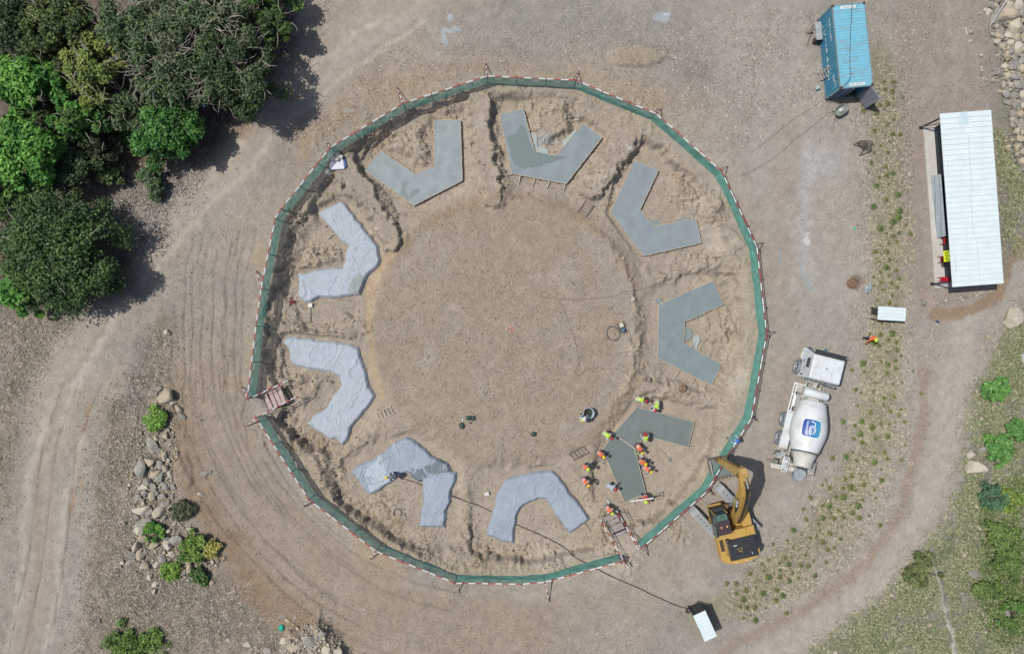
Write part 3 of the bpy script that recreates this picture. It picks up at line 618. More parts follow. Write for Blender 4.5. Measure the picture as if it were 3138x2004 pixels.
REDP = mat('red_barrier_paint', (170,34,52), .5, .12, 8, dust=(120,90,86), damt=.3); WHP = mat('white_barrier_paint', (240,242,242), .5, .05, 8)
DKST = mat('dark_steel_tube', (70,66,64), .5, .2, 8)
def striped(mb, a, b, r, L=.52, ph=0):
    a = Vector(a); b = Vector(b); n = max(1, int(round((b-a).length/L)))
    for i in range(n):
        mb.cur = (i+ph) % 2; mb.tube([a.lerp(b, i/n), a.lerp(b, (i+1)/n)], r, 8)
    mb.cur = 0; return mb
FH = 1.5
def fence(tops, braces, label, skip_end=False):
    A = [P(x, y, FH) for x, y in tops]; root_p = Vector((A[0].x, A[0].y, 0)); t = thing('site_fence', label, 'fence', root_p)
    cnt = 0
    for i in range(len(A)-1):
        a, b = A[i], A[i+1]; L = (b-a).length; n = max(1, int(round(L/2.35))); d = (b-a).normalized(); cen = (CEN-(a+b)/2); cen.z = 0; cen.normalize()
        for j in range(n):
            p0 = a.lerp(b, j/n); p1 = a.lerp(b, (j+1)/n)
            q0 = Vector((p0.x, p0.y, hz(p0.x, p0.y))); q1 = Vector((p1.x, p1.y, hz(p1.x, p1.y)))
            # net
            NXX, NZ = 14, 7; V_ = []; sd = i*31+j*7
            for zi in range(NZ+1):
                for xi in range(NXX+1):
                    p = p0.lerp(p1, xi/NXX); g = q0.lerp(q1, xi/NXX); f = zi/NZ
                    z = g.z*(1-f)+(FH-.07)*f; u = xi/NXX*L/n
                    wv = float(vnoise(np.array([u*1.3+sd*3.1]), np.array([z*4.0]), .5, 500)[0]-.5)*.10*math.sin(math.pi*f*.95+.05)+.03*math.sin(math.pi*f)*(1-f)
                    lo = .07*(1-f)**2*(.4+vnoise(np.array([u+sd]), np.array([0.3]), .6, 503)[0])
                    V_.append(p*1.0+cen*(wv+lo+.04)-root_p); V_[-1].z = z
            F_ = []; mi = []
            for zi in range(NZ):
                for xi in range(NXX):
                    k = zi*(NXX+1)+xi; F_.append((k, k+1, k+NXX+2, k+NXX+1)); mi.append(0)
            me = np_mesh('net_panel', [tuple(v) for v in V_], F_, smooth=True); o = link_mesh('net_panel', me, NET, t)
            mb = MB(); striped(mb, p0-root_p, p1-root_p, .034, .5, cnt); o = mb.build('top_rail', [REDP, WHP], t)
            m0 = p0.copy(); m0.z = .8; m1 = p1.copy(); m1.z = .8; mb = MB(); striped(mb, m0-root_p-cen*.03, m1-root_p-cen*.03, .026, .5, cnt+1); mb.build('middle_rail', [REDP, WHP], t)
            mb = MB(); mb.tube([q0-root_p-Vector((0, 0, .3)), p0-root_p+Vector((0, 0, .06))], .036, 8); mb.box(p0-root_p-cen*.06+Vector((0, 0, .02)), (.10, .07, .07)); mb.build('post', REDP if j else DKST, t); cnt += 1
            if i == len(A)-2 and j == n-1:
                mb = MB(); mb.tube([q1-root_p-Vector((0, 0, .3)), p1-root_p+Vector((0, 0, .06))], .036, 8); mb.build('post', REDP, t)
    for (i, fx, fy) in braces:
        a = A[i]-root_p; f = P(fx, fy, 0); f.z = hz(f.x, f.y); f -= root_p; d = (f-a); d.z = 0; d.normalize(); s_ = Vector((-d.y, d.x, 0))
        mb = MB(); striped(mb, a-Vector((0, 0, .08)), f, .032, .42, i); mb.cur = 2; mb.tube([a-Vector((0, 0, .9))+s_*.32, f+Vector((0, 0, .1))], .022, 6); mb.cur = 0; mb.tube([a-s_*.18, a+s_*.2], .035, 6)
        mb.build('brace', [REDP, WHP, DKST], t)
    return t
fence([(757.5,1222.6),(784,1000),(800,885.4),(843.2,669.4),(861.5,640),(974,500),(1012.6,451.8),(1235.2,317.3),(1492.7,233.6),(1764.5,246.5),(2010.3,348.8),(2211.3,524.9),(2319.3,755.8),(2349.2,1024.9),(2302.7,1280.7),(2236,1387),(2164.8,1507.3),(1965.4,1680)],
      [(8,1489,196),(7,1217,268),(6,998,436),(9,1773.4,219),(10,2028.6,332),(11,2229.6,511),(12,2341,744),(13,2377,1018),(14,2322.6,1290.7),(16,2190,1516),(17,1988,1703),(0,742,1185),(4,923,693),(2,788,830)],
      'long green net fence run that rings the top and right of the yard')
fence([(1904,1720),(1669.8,1783),(1600,1789),(1395,1786),(1152,1688.4),(946.2,1530.6),(784,1279)], [(0,1922,1743),(1,1683,1841),(3,1407,1814),(4,1135.5,1713),(5,926,1555),(6,757.5,1305)],
      'green net fence with red and white rails along the lower left edge of the yard')
# ================================================================ FOOTBRIDGES
PLK = mat('red_stained_plank', (190,168,164), .85, .2, 3, dust=(150,120,116), damt=.6, streak=(1, 6, 6)); PLK2 = mat('grey_plank', (158,150,146), .9, .2, 3, dust=(120,112,110), damt=.5, streak=(1, 6, 6))
def bridge(planks, rails, label, pm, zp, posts_h=1.05, under=True):
    A = P(planks[0][0][0], planks[0][0][1], zp); t = thing('footbridge', label, 'footbridge', Vector((A.x, A.y, 0)), 0, 'timber footbridges into the yard'); rp = Vector((A.x, A.y, 0))
    for (a, b) in planks:
        MB().bar(P(*a, zp)-rp, P(*b, zp)-rp, .30, .045).build('plank', pm, t)
    e0 = [P(*p[0], zp-.09)-rp for p in planks]; e1 = [P(*p[1], zp-.09)-rp for p in planks]
    for e in (e0, e1):
        d = (e[-1]-e[0]).normalized()*.35; MB().bar(e[0]-d, e[-1]+d, .12, .12).build('beam', WOODD, t)
    for (a, b) in rails:
        pa = P(*a, posts_h+zp)-rp; pb = P(*b, posts_h+zp)-rp
        mb = MB(); striped(mb, pa, pb, .032, .42); mb.build('handrail', [REDP, WHP], t)
        ma, mb_ = pa.copy(), pb.copy(); ma.z = mb_.z = zp+.5; m = MB(); striped(m, ma, mb_, .024, .42, 1); m.build('middle_rail', [REDP, WHP], t)
        for f in (.12, .5, .88):
            p = pa.lerp(pb, f); MB().tube([(p.x, p.y, zp-.9), (p.x, p.y, p.z)], .03, 6).build('post', DKST, t)
    return t
c5 = lambda l: crop(740, 1160, l, 9.611)
bridge([tuple(c5([(690,470),(880,890)])), tuple(c5([(840,390),(1020,830)])), tuple(c5([(960,320),(1150,770)])), tuple(c5([(1090,260),(1260,700)]))],
       [tuple(c5([(200,600),(1370,50)])), tuple(c5([(480,1130),(1600,540)]))], 'footbridge of four red stained planks at the left opening in the fence', PLK, .0)
c4 = lambda l: crop(1820, 1530, l, 6.41)
bridge([tuple(c4(l)) for l in ([(190,400),(440,300)],[(270,490),(490,385)],[(320,590),(560,480)],[(350,660),(600,555)],[(380,700),(620,600)],[(410,780),(650,660)],[(450,880),(690,760)])],
       [tuple(c4([(150,440),(680,1370)])), tuple(c4([(475,255),(880,990)]))], 'footbridge of seven grey planks near the excavator, lower right opening', PLK2, -.12)
mbx = MB(); a = P(1820+770/6.41, 1530+740/6.41, 1.0); b = P(1820+930/6.41, 1530+960/6.41, 1.0); striped(mbx, a, b, .034, .35, 1); mbx.tube([a, (a.x, a.y, -.3)], .03, 6); mbx.tube([b, (b.x, b.y, -.3)], .03, 6)
tag(mbx.build('barrier_rail', [REDP, WHP], loc=Vector((a.x, a.y, 0))), 'short red and white barrier closing the gap between the right footbridge and the fence end', 'barrier')
# ================================================================ SHIPPING CONTAINER
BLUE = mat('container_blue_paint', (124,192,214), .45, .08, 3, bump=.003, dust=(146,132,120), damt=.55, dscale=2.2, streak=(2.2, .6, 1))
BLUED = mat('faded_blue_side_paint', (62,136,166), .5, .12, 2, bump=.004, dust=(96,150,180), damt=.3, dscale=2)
RUST = mat('rusty_corner_steel', (98,66,56), .8, .3, 12); BLK = mat('black_rubber', (34,36,38), .6, .2, 10); WHT = mat('white_lettering', (236,240,240), .6, .04, 5)
INT = mat('dark_container_inside', (70,70,80), .8, .2, 3); GREYD = mat('grey_primer_steel', (142,148,156), .5, .08, 2, dust=(120,116,110), damt=.3); STEEL = mat('bare_steel', (170,174,178), .4, .08, 6, metal=.3)
ct = thing('shipping_container', 'faded blue twenty foot shipping container with one rear door open', 'container', (24.88, 20.55, 0), R(-84.2))
CLn, CWd, CHt = 3.08, 1.22, 2.59
def corr(mb, a, b, up, nrm, pitch=.28, dep=.036, lo=None):
    a = Vector(a); b = Vector(b); up = Vector(up); nrm = Vector(nrm); L = (b-a).length; d = (b-a)/L; n = int(L/pitch); p = L/n; pr = []
    for i in range(n): pr += [(i*p, 0), (i*p+p*.25, 0), (i*p+p*.38, -dep), (i*p+p*.62, -dep), (i*p+p*.75, 0)]
    pr.append((L, 0)); vs = []; fs = []
    for t, h in pr:
        q = a+d*t+nrm*h; vs += [q, q+up]
    for i in range(len(pr)-1): fs.append((2*i, 2*i+2, 2*i+3, 2*i+1))
    k = len(vs); vs += [v-nrm*(dep+.02) for v in vs]; fs += [tuple(x+k for x in reversed(f)) for f in fs]
    return mb.add(vs, fs)
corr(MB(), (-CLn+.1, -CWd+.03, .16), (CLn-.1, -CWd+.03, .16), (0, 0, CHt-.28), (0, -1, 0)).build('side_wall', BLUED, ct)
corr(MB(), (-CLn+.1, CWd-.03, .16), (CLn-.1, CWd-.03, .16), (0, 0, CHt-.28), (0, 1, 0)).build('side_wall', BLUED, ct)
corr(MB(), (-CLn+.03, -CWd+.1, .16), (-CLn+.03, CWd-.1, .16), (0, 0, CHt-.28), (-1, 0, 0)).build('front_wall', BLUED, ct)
rf = MB(); corr(rf, (-CLn+.42, -CWd+.07, CHt-.03), (CLn-.42, -CWd+.07, CHt-.03), (0, 2*CWd-.14, 0), (0, 0, 1), pitch=.21, dep=.022)
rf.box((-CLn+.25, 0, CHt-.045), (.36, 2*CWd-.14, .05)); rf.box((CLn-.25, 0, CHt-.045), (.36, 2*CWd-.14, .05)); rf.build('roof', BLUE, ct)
MB().box((0, 0, .12), (2*CLn-.1, 2*CWd-.08, .08)).build('floor', INT, ct)
fr = MB()
for y in (-CWd+.035, CWd-.035):
    for z in (.07, CHt-.07): fr.box((0, y, z), (2*CLn-.36, .07, .12))
for x in (-CLn+.05, CLn-.05):
    for z in (.07, CHt-.07): fr.box((x, 0, z), (.1, 2*CWd-.34, .12))
    for y in (-CWd+.06, CWd-.06): fr.box((x, y, CHt/2), (.1, .1, CHt-.3))
fr.build('frame', mat('weathered_blue_grey_frame', (120,150,160), .6, .2, 4, dust=(130,92,76), damt=.6, dscale=3), ct)
for x in (-CLn+.09, CLn-.09):
    for y in (-CWd+.08, CWd-.08):
        for z in (.06, CHt-.055):
            o = MB().box((x, y, z), (.19, .17, .135)).build('corner_casting', RUST, ct)
            MB().box((x, y, z+.068), (.10, .06, .006)).build('slot', BLK, o)
dl = MB(); dl.box((CLn-.02, -CWd/2+.06, CHt/2), (.05, CWd-.22, CHt-.32))
for z in (.5, 1.0, 1.5, 2.0): dl.box((CLn+.012, -CWd/2+.06, z), (.02, CWd-.3, .26))
d_ = dl.build('door', mat('dark_blue_door_paint', (44,92,134), .5, .15, 3), ct)
for y in (-CWd/2-.05, -.12): MB().tube([(CLn+.05, y, .25), (CLn+.05, y, CHt-.2)], .022, 8).build('lock_rod', STEEL, d_)
hx, hy = CLn, CWd-.08; da = R(31)
od = thing('door', 'open door leaf swung out, its inside grey', None, (hx, hy, 0), da); od.parent = ct
Ld = 1.14
MB().box((Ld/2, 0, CHt/2), (Ld, .05, CHt-.3)).build('door_panel', GREYD, od)
for x in (.04, .40, .76, Ld-.04): MB().box((x, -.04, CHt/2), (.07, .04, CHt-.3)).build('rib', GREYD, od)
# codes and letters painted on it
def put_text(s, size, M, name, m, parent, th=.004, fx=1.0, rough=None):
    vs, fs = text_geo(s, size); mb = MB(); mb.add([M @ Vector((v.x*fx, v.y, 0)) for v in vs], fs); o = mb.build(name, m, parent); sm = o.modifiers.new('s', 'SOLIDIFY'); sm.thickness = th; sm.offset = 0; return o
DKT = mat('dark_lettering', (60,70,76), .7, .1, 5)
def frameM(o, x, y): x = Vector(x).normalized(); y = Vector(y).normalized(); z = x.cross(y); return Matrix.Translation(Vector(o)) @ Matrix((x, y, z)).transposed().to_4x4()
for sx, xx in ((1, CLn-.24), (-1, -CLn+.26)):
    MB().box((xx, 0.05*sx, CHt-.015), (.19, 1.12, .008)).build('code_plate', WHT, ct)
    put_text('HJCU 829970 2', .17, frameM((xx, .05*sx, CHt-.008), (0, sx, 0), (-sx, 0, 0)), 'code_lettering', DKT, ct, fx=.92)
ys_ = -CWd-.012
lets = [('O', -2.15, .75, .55), ('C', -1.62, 1.05, .62), ('I', -1.12, 1.1, .5), ('J', -.78, 1.1, .45), ('B', -.30, 1.1, .55), ('A', .38, 1.1, .62), ('A', .90, 1.05, .6), ('A', 1.28, 1.05, .45), ('L', 1.72, 1.0, .6)]
for ch, x, z, s in lets: put_text(ch, s*.85, frameM((x, ys_+.008, z), (0, 0, 1), (-1, 0, 0)), 'lettering', WHT, ct, .006)
for k in range(8): put_text('AHN SENA'[k] if k != 3 else 'I', .26, frameM((-2.3+k*.22, ys_+.008, 1.98), (0, 0, 1), (-1, 0, 0)), 'lettering', WHT, ct, .006)
for k, (ch, z) in enumerate((('H', 1.75), ('8', 1.75), ('2', 1.9), ('1', 1.9))): put_text(ch, .34, frameM((1.9+k*.24, ys_+.008, z), (0, 0, 1), (-1, 0, 0)), 'lettering', WHT, ct, .006)
# bench, ladder, block, barrow beside the container
GAL = mat('speckled_galvanised_sheet', (176,184,184), .5, .35, 14, metal=.2, dust=(110,112,112), damt=.7, dscale=12)
b0 = P(2508, 96, .9); t = thing('workbench', 'workbench with a speckled grey sheet top against the container side', 'workbench', (b0.x, b0.y, 0), R(-84.2))
MB().box((0, 0, .95), (1.35, .46, .05), bevel if False else 0).build('bench_top', GAL, t)
for x in (-.55, .55):
    for y in (-.18, .18): MB().box((x, y, .46), (.06, .06, .93)).build('leg', WOODD, t)
MB().box((.5, .05, .25), (.35, .38, .4)).build('crate', mat('dark_tool_crate', (54,52,50), .8, .2, 6), t); MB().bar((-.55, -.2, .3), (.75, -.6, .1), .06, .04).bar((-.3, -.25, .5), (-.25, -.62, .02), .22, .02).build('brace_board', WOODD, t)
def ladder(a, b, w, n, label, m, name='ladder', th=.05, grp='wooden ladders on the site'):
    a = Vector(a); b = Vector(b); d = (b-a).normalized(); s_ = d.cross(Vector((0, 0, 1))).normalized()*w/2; root = thing(name, label, 'ladder', a, 0, grp)
    for q in (-1, 1): MB().bar(s_*q, b-a+s_*q, th, th*1.1).build('rail', m, root)
    for i in range(n):
        p = (b-a)*((i+.6)/n); MB().bar(p-s_*1.12+Vector((0, 0, th)), p+s_*1.12+Vector((0, 0, th)), th*1.1, th*.7).build('rung', m, root)
    return root
LW = mat('pinkish_raw_timber', (176,158,148), .85, .2, 4, streak=(1, 6, 6))
ladder(G(2508, 238, .05), P(2556, 208, 1.55), .55, 6, 'timber step ladder leaning on the blue container side', LW)
ladder(G(1152, 1265+14, .04), G(1205, 1249+5, .05), .62, 5, 'small pale wooden ladder lying beside the left covering sheet', WOOD)
ladder(G(1748, 1402, .04), G(1782, 1372, .9), .62, 5, 'wooden ladder frame near the workers, left of the fresh slab', WOODD)
ladder(G(1781, 661, .05), G(1806, 622, .10), .72, 5, 'wooden ladder frame lying between the top and upper right slabs', WOODD)
CINDER = mat('grey_concrete_block', (168,176,172), .9, .1, 8)
def simple(mb, name, label, cat, m, loc, grp=None, rz=0, smooth=False, bevel=0):
    o = mb.build(name, m, None, smooth, None, bevel); o.location = loc; o.rotation_euler = (0, 0, rz); return tag(o, label, cat, grp)
simple(MB().box((0, 0, .15), (.36, .3, .3), taper=.92), 'concrete_block', 'grey block on the ground west of the container', 'block', CINDER, G(2501, 272), rz=.5, bevel=.015)
# wheelbarrow
wb = G(2568, 344); t = thing('wheelbarrow', 'grey wheelbarrow holding a pale bag, in front of the container', 'wheelbarrow', wb, R(35))
ring = lambda L, Wd, z, n=20: [(L*math.copysign(abs(math.cos(2*math.pi*k/n))**.7, math.cos(2*math.pi*k/n))*(1 if math.cos(2*math.pi*k/n) < 0 else .95), Wd*math.copysign(abs(math.sin(2*math.pi*k/n))**.7, math.sin(2*math.pi*k/n)), z) for k in range(n)]
mb = MB(); n = 20; r1 = ring(.58, .36, .62); r2 = ring(.42, .24, .34); r3 = ring(.55, .33, .62); r4 = ring(.40, .22, .37); vs = r2+r1+r3+r4
fs = [(k, (k+1) % n, n+(k+1) % n, n+k) for k in range(n)]+[(n+k, n+(k+1) % n, 2*n+(k+1) % n, 2*n+k) for k in range(n)]+[(2*n+k, 2*n+(k+1) % n, 3*n+(k+1) % n, 3*n+k) for k in range(n)]+[tuple(3*n+k for k in range(n)), tuple(reversed(range(n)))]
mb.add(vs, fs); mb.build('tray', mat('dusty_grey_tray', (140,146,138), .7, .15, 6), t)
for y in (-.2, .2): MB().tube([(.5, y*.4, .25), (-.1, y, .34), (-.95, y*1.5, .58)], .02, 6).build('handle', BLK, t); MB().tube([(-.25, y, .34), (-.35, y*1.1, .0)], .02, 6).build('leg', BLK, t)
MB().lathe([(.05, -.04), (.2, -.04), (.2, .04), (.05, .04)], 16, Matrix.Translation((.62, 0, .2)) @ Matrix.Rotation(R(90), 4, 'X')).build('wheel', BLK, t)
simple(MB().ell((0, 0, .1), (.19, .15, .1), 12, 6), 'cement_bag', 'pale bag lying in the wheelbarrow', 'bag', mat('pale_paper_bag', (200,204,200), .8, .06, 6), (wb.x, wb.y, wb.z+.42), rz=.6)
# rusty frame
fz = G(2650, 455); t = thing('angle_iron_rack', 'dark rusty angle iron rack lying folded on the gravel', 'iron rack', fz); RF = mat('rusty_black_iron', (72,66,62), .8, .3, 10)
pf = [P(2338+x/3.01, y/3.01, z)-Vector((fz.x, fz.y, 0)) for x, y, z in ((905,1298,.05), (1012,1305,.35), (990,1365,.4), (838,1335,.05), (975,1378,.3), (1008,1382,.3), (893,1440,.05), (930,1385,.2), (960,1300,.2), (925,1360,.2), (875,1315,.05))]
for a, b in ((0,1),(1,2),(2,3),(3,0),(2,5),(3,4),(4,5),(5,6),(6,7),(7,4),(8,9),(10,7),(9,2)): MB().bar(pf[a], pf[b], .045).build('bar', RF, t)
for k in range(3): MB().bar(pf[0].lerp(pf[3], .3+.2*k), pf[1].lerp(pf[2], .2+.3*k), .03).build('bar', RF, t)
# ================================================================ THE SHED
ROOFW = mat('white_ribbed_roofing', (222,234,236), .5, .05, 1.2, dust=(206,216,216), damt=.3, dscale=1.6); SHADEW = mat('shade_painted_teal_wall', (40,54,62), .7, .15, 3)  # shed wall colour darkened to paint in the shade under the roof
sh = thing('site_shed', 'long open fronted shed with white ribbed sheet roof', 'shed', (31.16, 15.52, 0), R(-85.83))
SL, SW = 12.65, 3.74     # local x runs south along the front, local y to the east
rf = MB(); rf.box((SL/2, SW/2, 2.72), (SL, SW, .04), rx=R(0)); 
rf.build('roof', ROOFW, sh)
o = MB()
for k in range(1, 33): o.box((k*SL/33, SW/2, 2.755), (.045, SW-.01, .03))
o.build('roof_rib', mat('roof_rib_white', (206,220,222), .5, .03, 3), sh)
for (x0, x1, y) in ((0.15, .95, 1.37), (1.1, 1.5, 1.66), (1.7, 5.8, 1.93), (5.9, 9.0, 1.80), (9.2, 9.6, 1.98), (9.7, 12.6, 2.02), (3.6, 4.6, .3), (8.9, 9.3, 1.3), (10.6, 11.6, .35)):
    MB().box(((x0+x1)/2, y, 2.744), (x1-x0, .025, .012)).build('sheet_lap', mat('lap_grey', (176,192,196), .6, .05, 3), sh)
MB().box((.5, 1.75, 2.744), (.9, .62, .012)).build('translucent_panel', mat('blueish_roof_panel', (202,220,226), .5, .05, 3), sh)
for y, x0, x1 in ((SW-.35, .3, SL-.4),): MB().box(((x0+x1)/2, y, 1.35), (x1-x0, .12, 2.66)).build('wall', SHADEW, sh)
for x in (.35, SL-.45): MB().box((x, (SW+.9)/2, 1.35), (.12, SW-1.55, 2.66)).build('wall', SHADEW, sh)
MB().box(((.3+SL-.4)/2, 1.15, 1.35), (SL-.8, .1, 2.66)).build('wall', SHADEW, sh)
for x in (.3, SL-.38):
    mb = MB(); mb.box((x, -.02+.1, 1.35), (.09, .09, 2.7)); mb.box((x, .08, .06), (.2, .2, .04)); mb.bar((x, .1, .3), (x, 1.1, 1.0), .06); mb.build('post', BLK, sh)
sf = P(2828, 390, 0); se = P(2864.6, 883.7, 0)
fl = MB(); sh_inv = (Matrix.Translation((31.16, 15.52, 0)) @ Matrix.Rotation(R(-85.83), 4, 'Z')).inverted()
a = sh_inv @ sf; b = sh_inv @ se; fl.prism([(a.x, a.y), (b.x, b.y), (b.x, SW-.2), (a.x, SW-.2)], -.1, .09); fl.build('floor_slab', mat('dusty_floor_concrete', (196,192,186), .9, .07, 2, dust=(170,168,150), damt=.5, dscale=1.2), sh)
TILE = mat('grey_tile_panel', (168,178,182), .7, .1, 3); tn = TILE.node_tree; br = tn.nodes.new('ShaderNodeTexBrick'); br.inputs['Scale'].default_value = 1.9; br.inputs['Mortar Size'].default_value = .018; br.inputs['Color1'].default_value = lin((158,168,172))+[1]; br.inputs['Color2'].default_value = lin((148,158,162))+[1]; br.inputs['Mortar'].default_value = lin((112,122,126))+[1]
tcn = tn.nodes.new('ShaderNodeTexCoord'); tn.links.new(tcn.outputs['Object'], br.inputs[0]); tn.links.new(br.outputs[0], tn.nodes['Principled BSDF'].inputs['Base Color'])
w0 = sh_inv @ P(2852, 540, .12); w1 = sh_inv @ P(2871.8, 730, .12); e0 = sh_inv @ P(2885, 533, 1.0); e1 = sh_inv @ P(2901, 723, 1.0)
mb = MB(); mb.add([(w0.x, w0.y, .12), (w1.x, w1.y, .12), (e1.x, e1.y, .95), (e0.x, e0.y, .95), (w0.x, w0.y, .09), (w1.x, w1.y, .09), (e1.x, e1.y, .09), (e0.x, e0.y, .09)], [(0, 1, 2, 3), (7, 6, 5, 4), (4, 5, 1, 0), (5, 6, 2, 1), (6, 7, 3, 2), (7, 4, 0, 3)]); mb.build('tiled_ramp', TILE, sh)
YEL = mat('yellow_green_banner', (214,232,40), .6, .05, 4)
sgp = sh_inv @ P(2903.5, 785, 2.25); sg = MB().box((sgp.x, sgp.y-.02, 2.25), (.80, .03, .55), rx=R(-25)).build('banner', YEL, sh)
for k in range(7): MB().box((sgp.x-.33+k*.11, sgp.y-.05, 2.26+(.1 if k % 3 == 0 else 0)), (.05, .02, .26+(.05 if k % 2 else -.06)), rx=R(-25), rz=0).build('banner_mark', mat('dark_green_mark', (60,72,20)), sg)
REDC = mat('red_plastic', (176,24,48), .45, .06, 4)
def chair(px, py, rz, label):
    p = P(px, py, .4); t = thing('plastic_chair', label, 'chair', (p.x, p.y, .09), rz, 'red chairs on the shed floor')
    MB().box((0, 0, .42), (.45, .45, .04)).build('seat', REDC, t)
    for y in (-.2, -.07, .07, .2): MB().bar((-.2, y, .44), (-.3, y*1.15, .86), .07, .02).build('back_slat', REDC, t)
    for x in (-.19, .19):
        for y in (-.19, .19): MB().bar((x, y, .41), (x*1.3, y*1.35, 0), .04).build('leg', REDC, t)
    return t
chair(2898, 740, R(175), 'red chair half in the shade beside the tiled ramp'); chair(2890, 795, R(180), 'red slatted chair in front of the yellow banner')
p = P(2900, 856, .45); t = thing('bench', 'red bench at the south end of the shed floor', 'bench', (p.x, p.y, .09), R(180)); MB().box((0, 0, .45), (.95, .34, .05)).build('seat', REDC, t)
for x in (-.4, .4):
    for y in (-.12, .12): MB().bar((x, y, .43), (x*1.25, y*1.2, 0), .045).build('leg', REDC, t)
# small sheet roofed shelters
def shelter(c4, h, label, rz_side, name='roofed_shelter'):
    q = [P(x, y, h) for x, y in c4]; c = sum(q, Vector())/4; c.z = 0; d = q[1]-q[0]; ang = math.atan2(d.y, d.x); Lx = d.length; Ly = (q[2]-q[1]).length; g = hz(c.x, c.y)
    t = thing(name, label, 'shelter', (c.x, c.y, g), ang, 'small white roofed shelters'); hh = h-g
    MB().box((0, 0, hh), (Lx, Ly, .05)).build('roof', ROOFW, t); n = max(3, int(Lx/.25)); mb = MB()
    for k in range(n+1): mb.box((-Lx/2+.02+k*(Lx-.04)/n, 0, hh+.035), (.03, Ly, .025))
    mb.build('roof_rib', mat('roof_rib_white', (206,220,222)), t)
    for sx in (-1, 1):
        for sy in (-1, 1): MB().box((sx*(Lx/2-.08), sy*(Ly/2-.08), hh/2-.02), (.06, .06, hh)).build('post', DKST, t)
    MB().box((.15, 0, hh/2), (Lx-.6, Ly-.2, hh-.1)).build('wall', mat('dark_panel_wall', (60,64,66), .7, .1, 3), t)
    return t
shelter([(2160,1965),(2124,1886),(2161.5,1869.5),(2195,1947.5)][::1], 2.0, 'small shelter with white ribbed roof at the end of the black hose', 0)
shelter([(2689.5,978.4),(2691.8,936.9),(2776.5,944.5),(2773.2,986.7)], 1.25, 'small shelter with white ribbed roof between the mixer truck and the shed', 0)
# ================================================================ CONCRETE MIXER
TW = mat('dusty_white_truck_paint', (220,227,230), .45, .05, 2, dust=(180,172,158), damt=.5, dscale=1.5); TWD = mat('dirty_white_chassis', (196,194,186), .6, .1, 4, dust=(150,142,130), damt=.6, dscale=3)
TYRE = mat('dusty_tyre', (128,134,140), .85, .15, 10); RIM = mat('grey_rim', (200,202,204), .5, .1, 8); GLS = mat('dark_window_glass', (36,58,62), .12, .15, 3, spec=.8); DRM = mat('drum_white_paint', (224,229,230), .4, .04, 1.5, dust=(190,182,168), damt=.6, dscale=1.2)
BLKT = mat('black_trim', (48,52,54), .6, .15, 6)
mt = thing('mixer_truck', 'white concrete mixer truck parked nose up beside the fence', 'mixer truck', (22.80, -3.28, 0), R(76.0))
def wheel(x, y, parent, r=.55, wd=.3, two=False, rim=RIM, steer=0):
    s = 1 if y > 0 else -1; M = Matrix.Translation((x, y, r)) @ Matrix.Rotation(steer, 4, 'Z') @ Matrix.Rotation(R(-90)*s, 4, 'X')
    o = MB().lathe([(r*.55, -wd), (r*.93, -wd), (r, -wd*.85), (r, -wd*.1), (r*.95, 0), (r*.6, .0), (r*.57, -.06)], 28, M).build('wheel', TYRE, parent, True)
    MB().lathe([(0.001, -.02), (r*.16, -.02), (r*.2, -.09), (r*.42, -.12), (r*.52, -.03), (r*.58, -.015), (r*.58, -.08)], 24, M, False).build('rim', rim, o, True)
    m = MB()
    for k in range(8): t_ = 2*math.pi*k/8; m.lathe([(.02, -.02), (.02, .005)], 6, M @ Matrix.Translation((r*.26*math.cos(t_), r*.26*math.sin(t_), -.03)))
    m.build('wheel_nut', BLKT, o)
for s in (1, -1):
    wheel(0, 1.32*s, mt, steer=R(-3))
    for x in (-4.13, -5.57): wheel(x, 1.40*s, mt, wd=.55)
ch = MB()
for y in (-.42, .42): ch.box((-3.3, y, .92), (8.0, .1, .26))
for x in (-.9, -2.2, -3.4, -4.85, -6.3, -7.2): ch.box((x, 0, .92), (.12, .84, .2))
for x in (0, -4.13, -5.57): ch.box((x, 0, .52), (.16, 2.1, .16))
ch.build('chassis', TWD, mt)
cab = MB()
cab.prism([(-.72,.75),(-.72,2.86),(-.62,2.98),(.98,2.98),(1.12,2.90),(1.30,2.05),(1.38,1.0),(1.36,.55),(.62,.55),(.55,.95),(.35,1.12),(-.25,1.12),(-.45,.95),(-.52,.75)], -1.14, 1.14, Matrix.Rotation(R(90), 4, 'X'))
cb = cab.build('cab', TW, mt, bevel=.05)
MB().box((.16, 0, 3.0), (1.55, 2.12, .05)).build('roof_panel', TW, cb, bevel=.02)
for y in (-.38, .38): MB().box((.1, y, 3.028), (1.4, .02, .012)).build('roof_seam', TWD, cb)
MB().box((.25, .1, 3.05), (.42, .42, .04)).build('roof_hatch', TW, cb, bevel=.015); MB().lathe([(.06, 0), (.06, .03)], 12, Matrix.Translation((.25, .1, 3.07))).build('hatch_knob', mat('brown_knob', (130,116,100)), cb)
MB().box((1.235, 0, 2.42), (.04, 2.0, .80), ry=R(-12)).build('windscreen', GLS, cb)
MB().box((1.28, 0, 2.93), (.36, 2.26, .06), ry=R(10)).build('sun_visor', BLKT, cb)
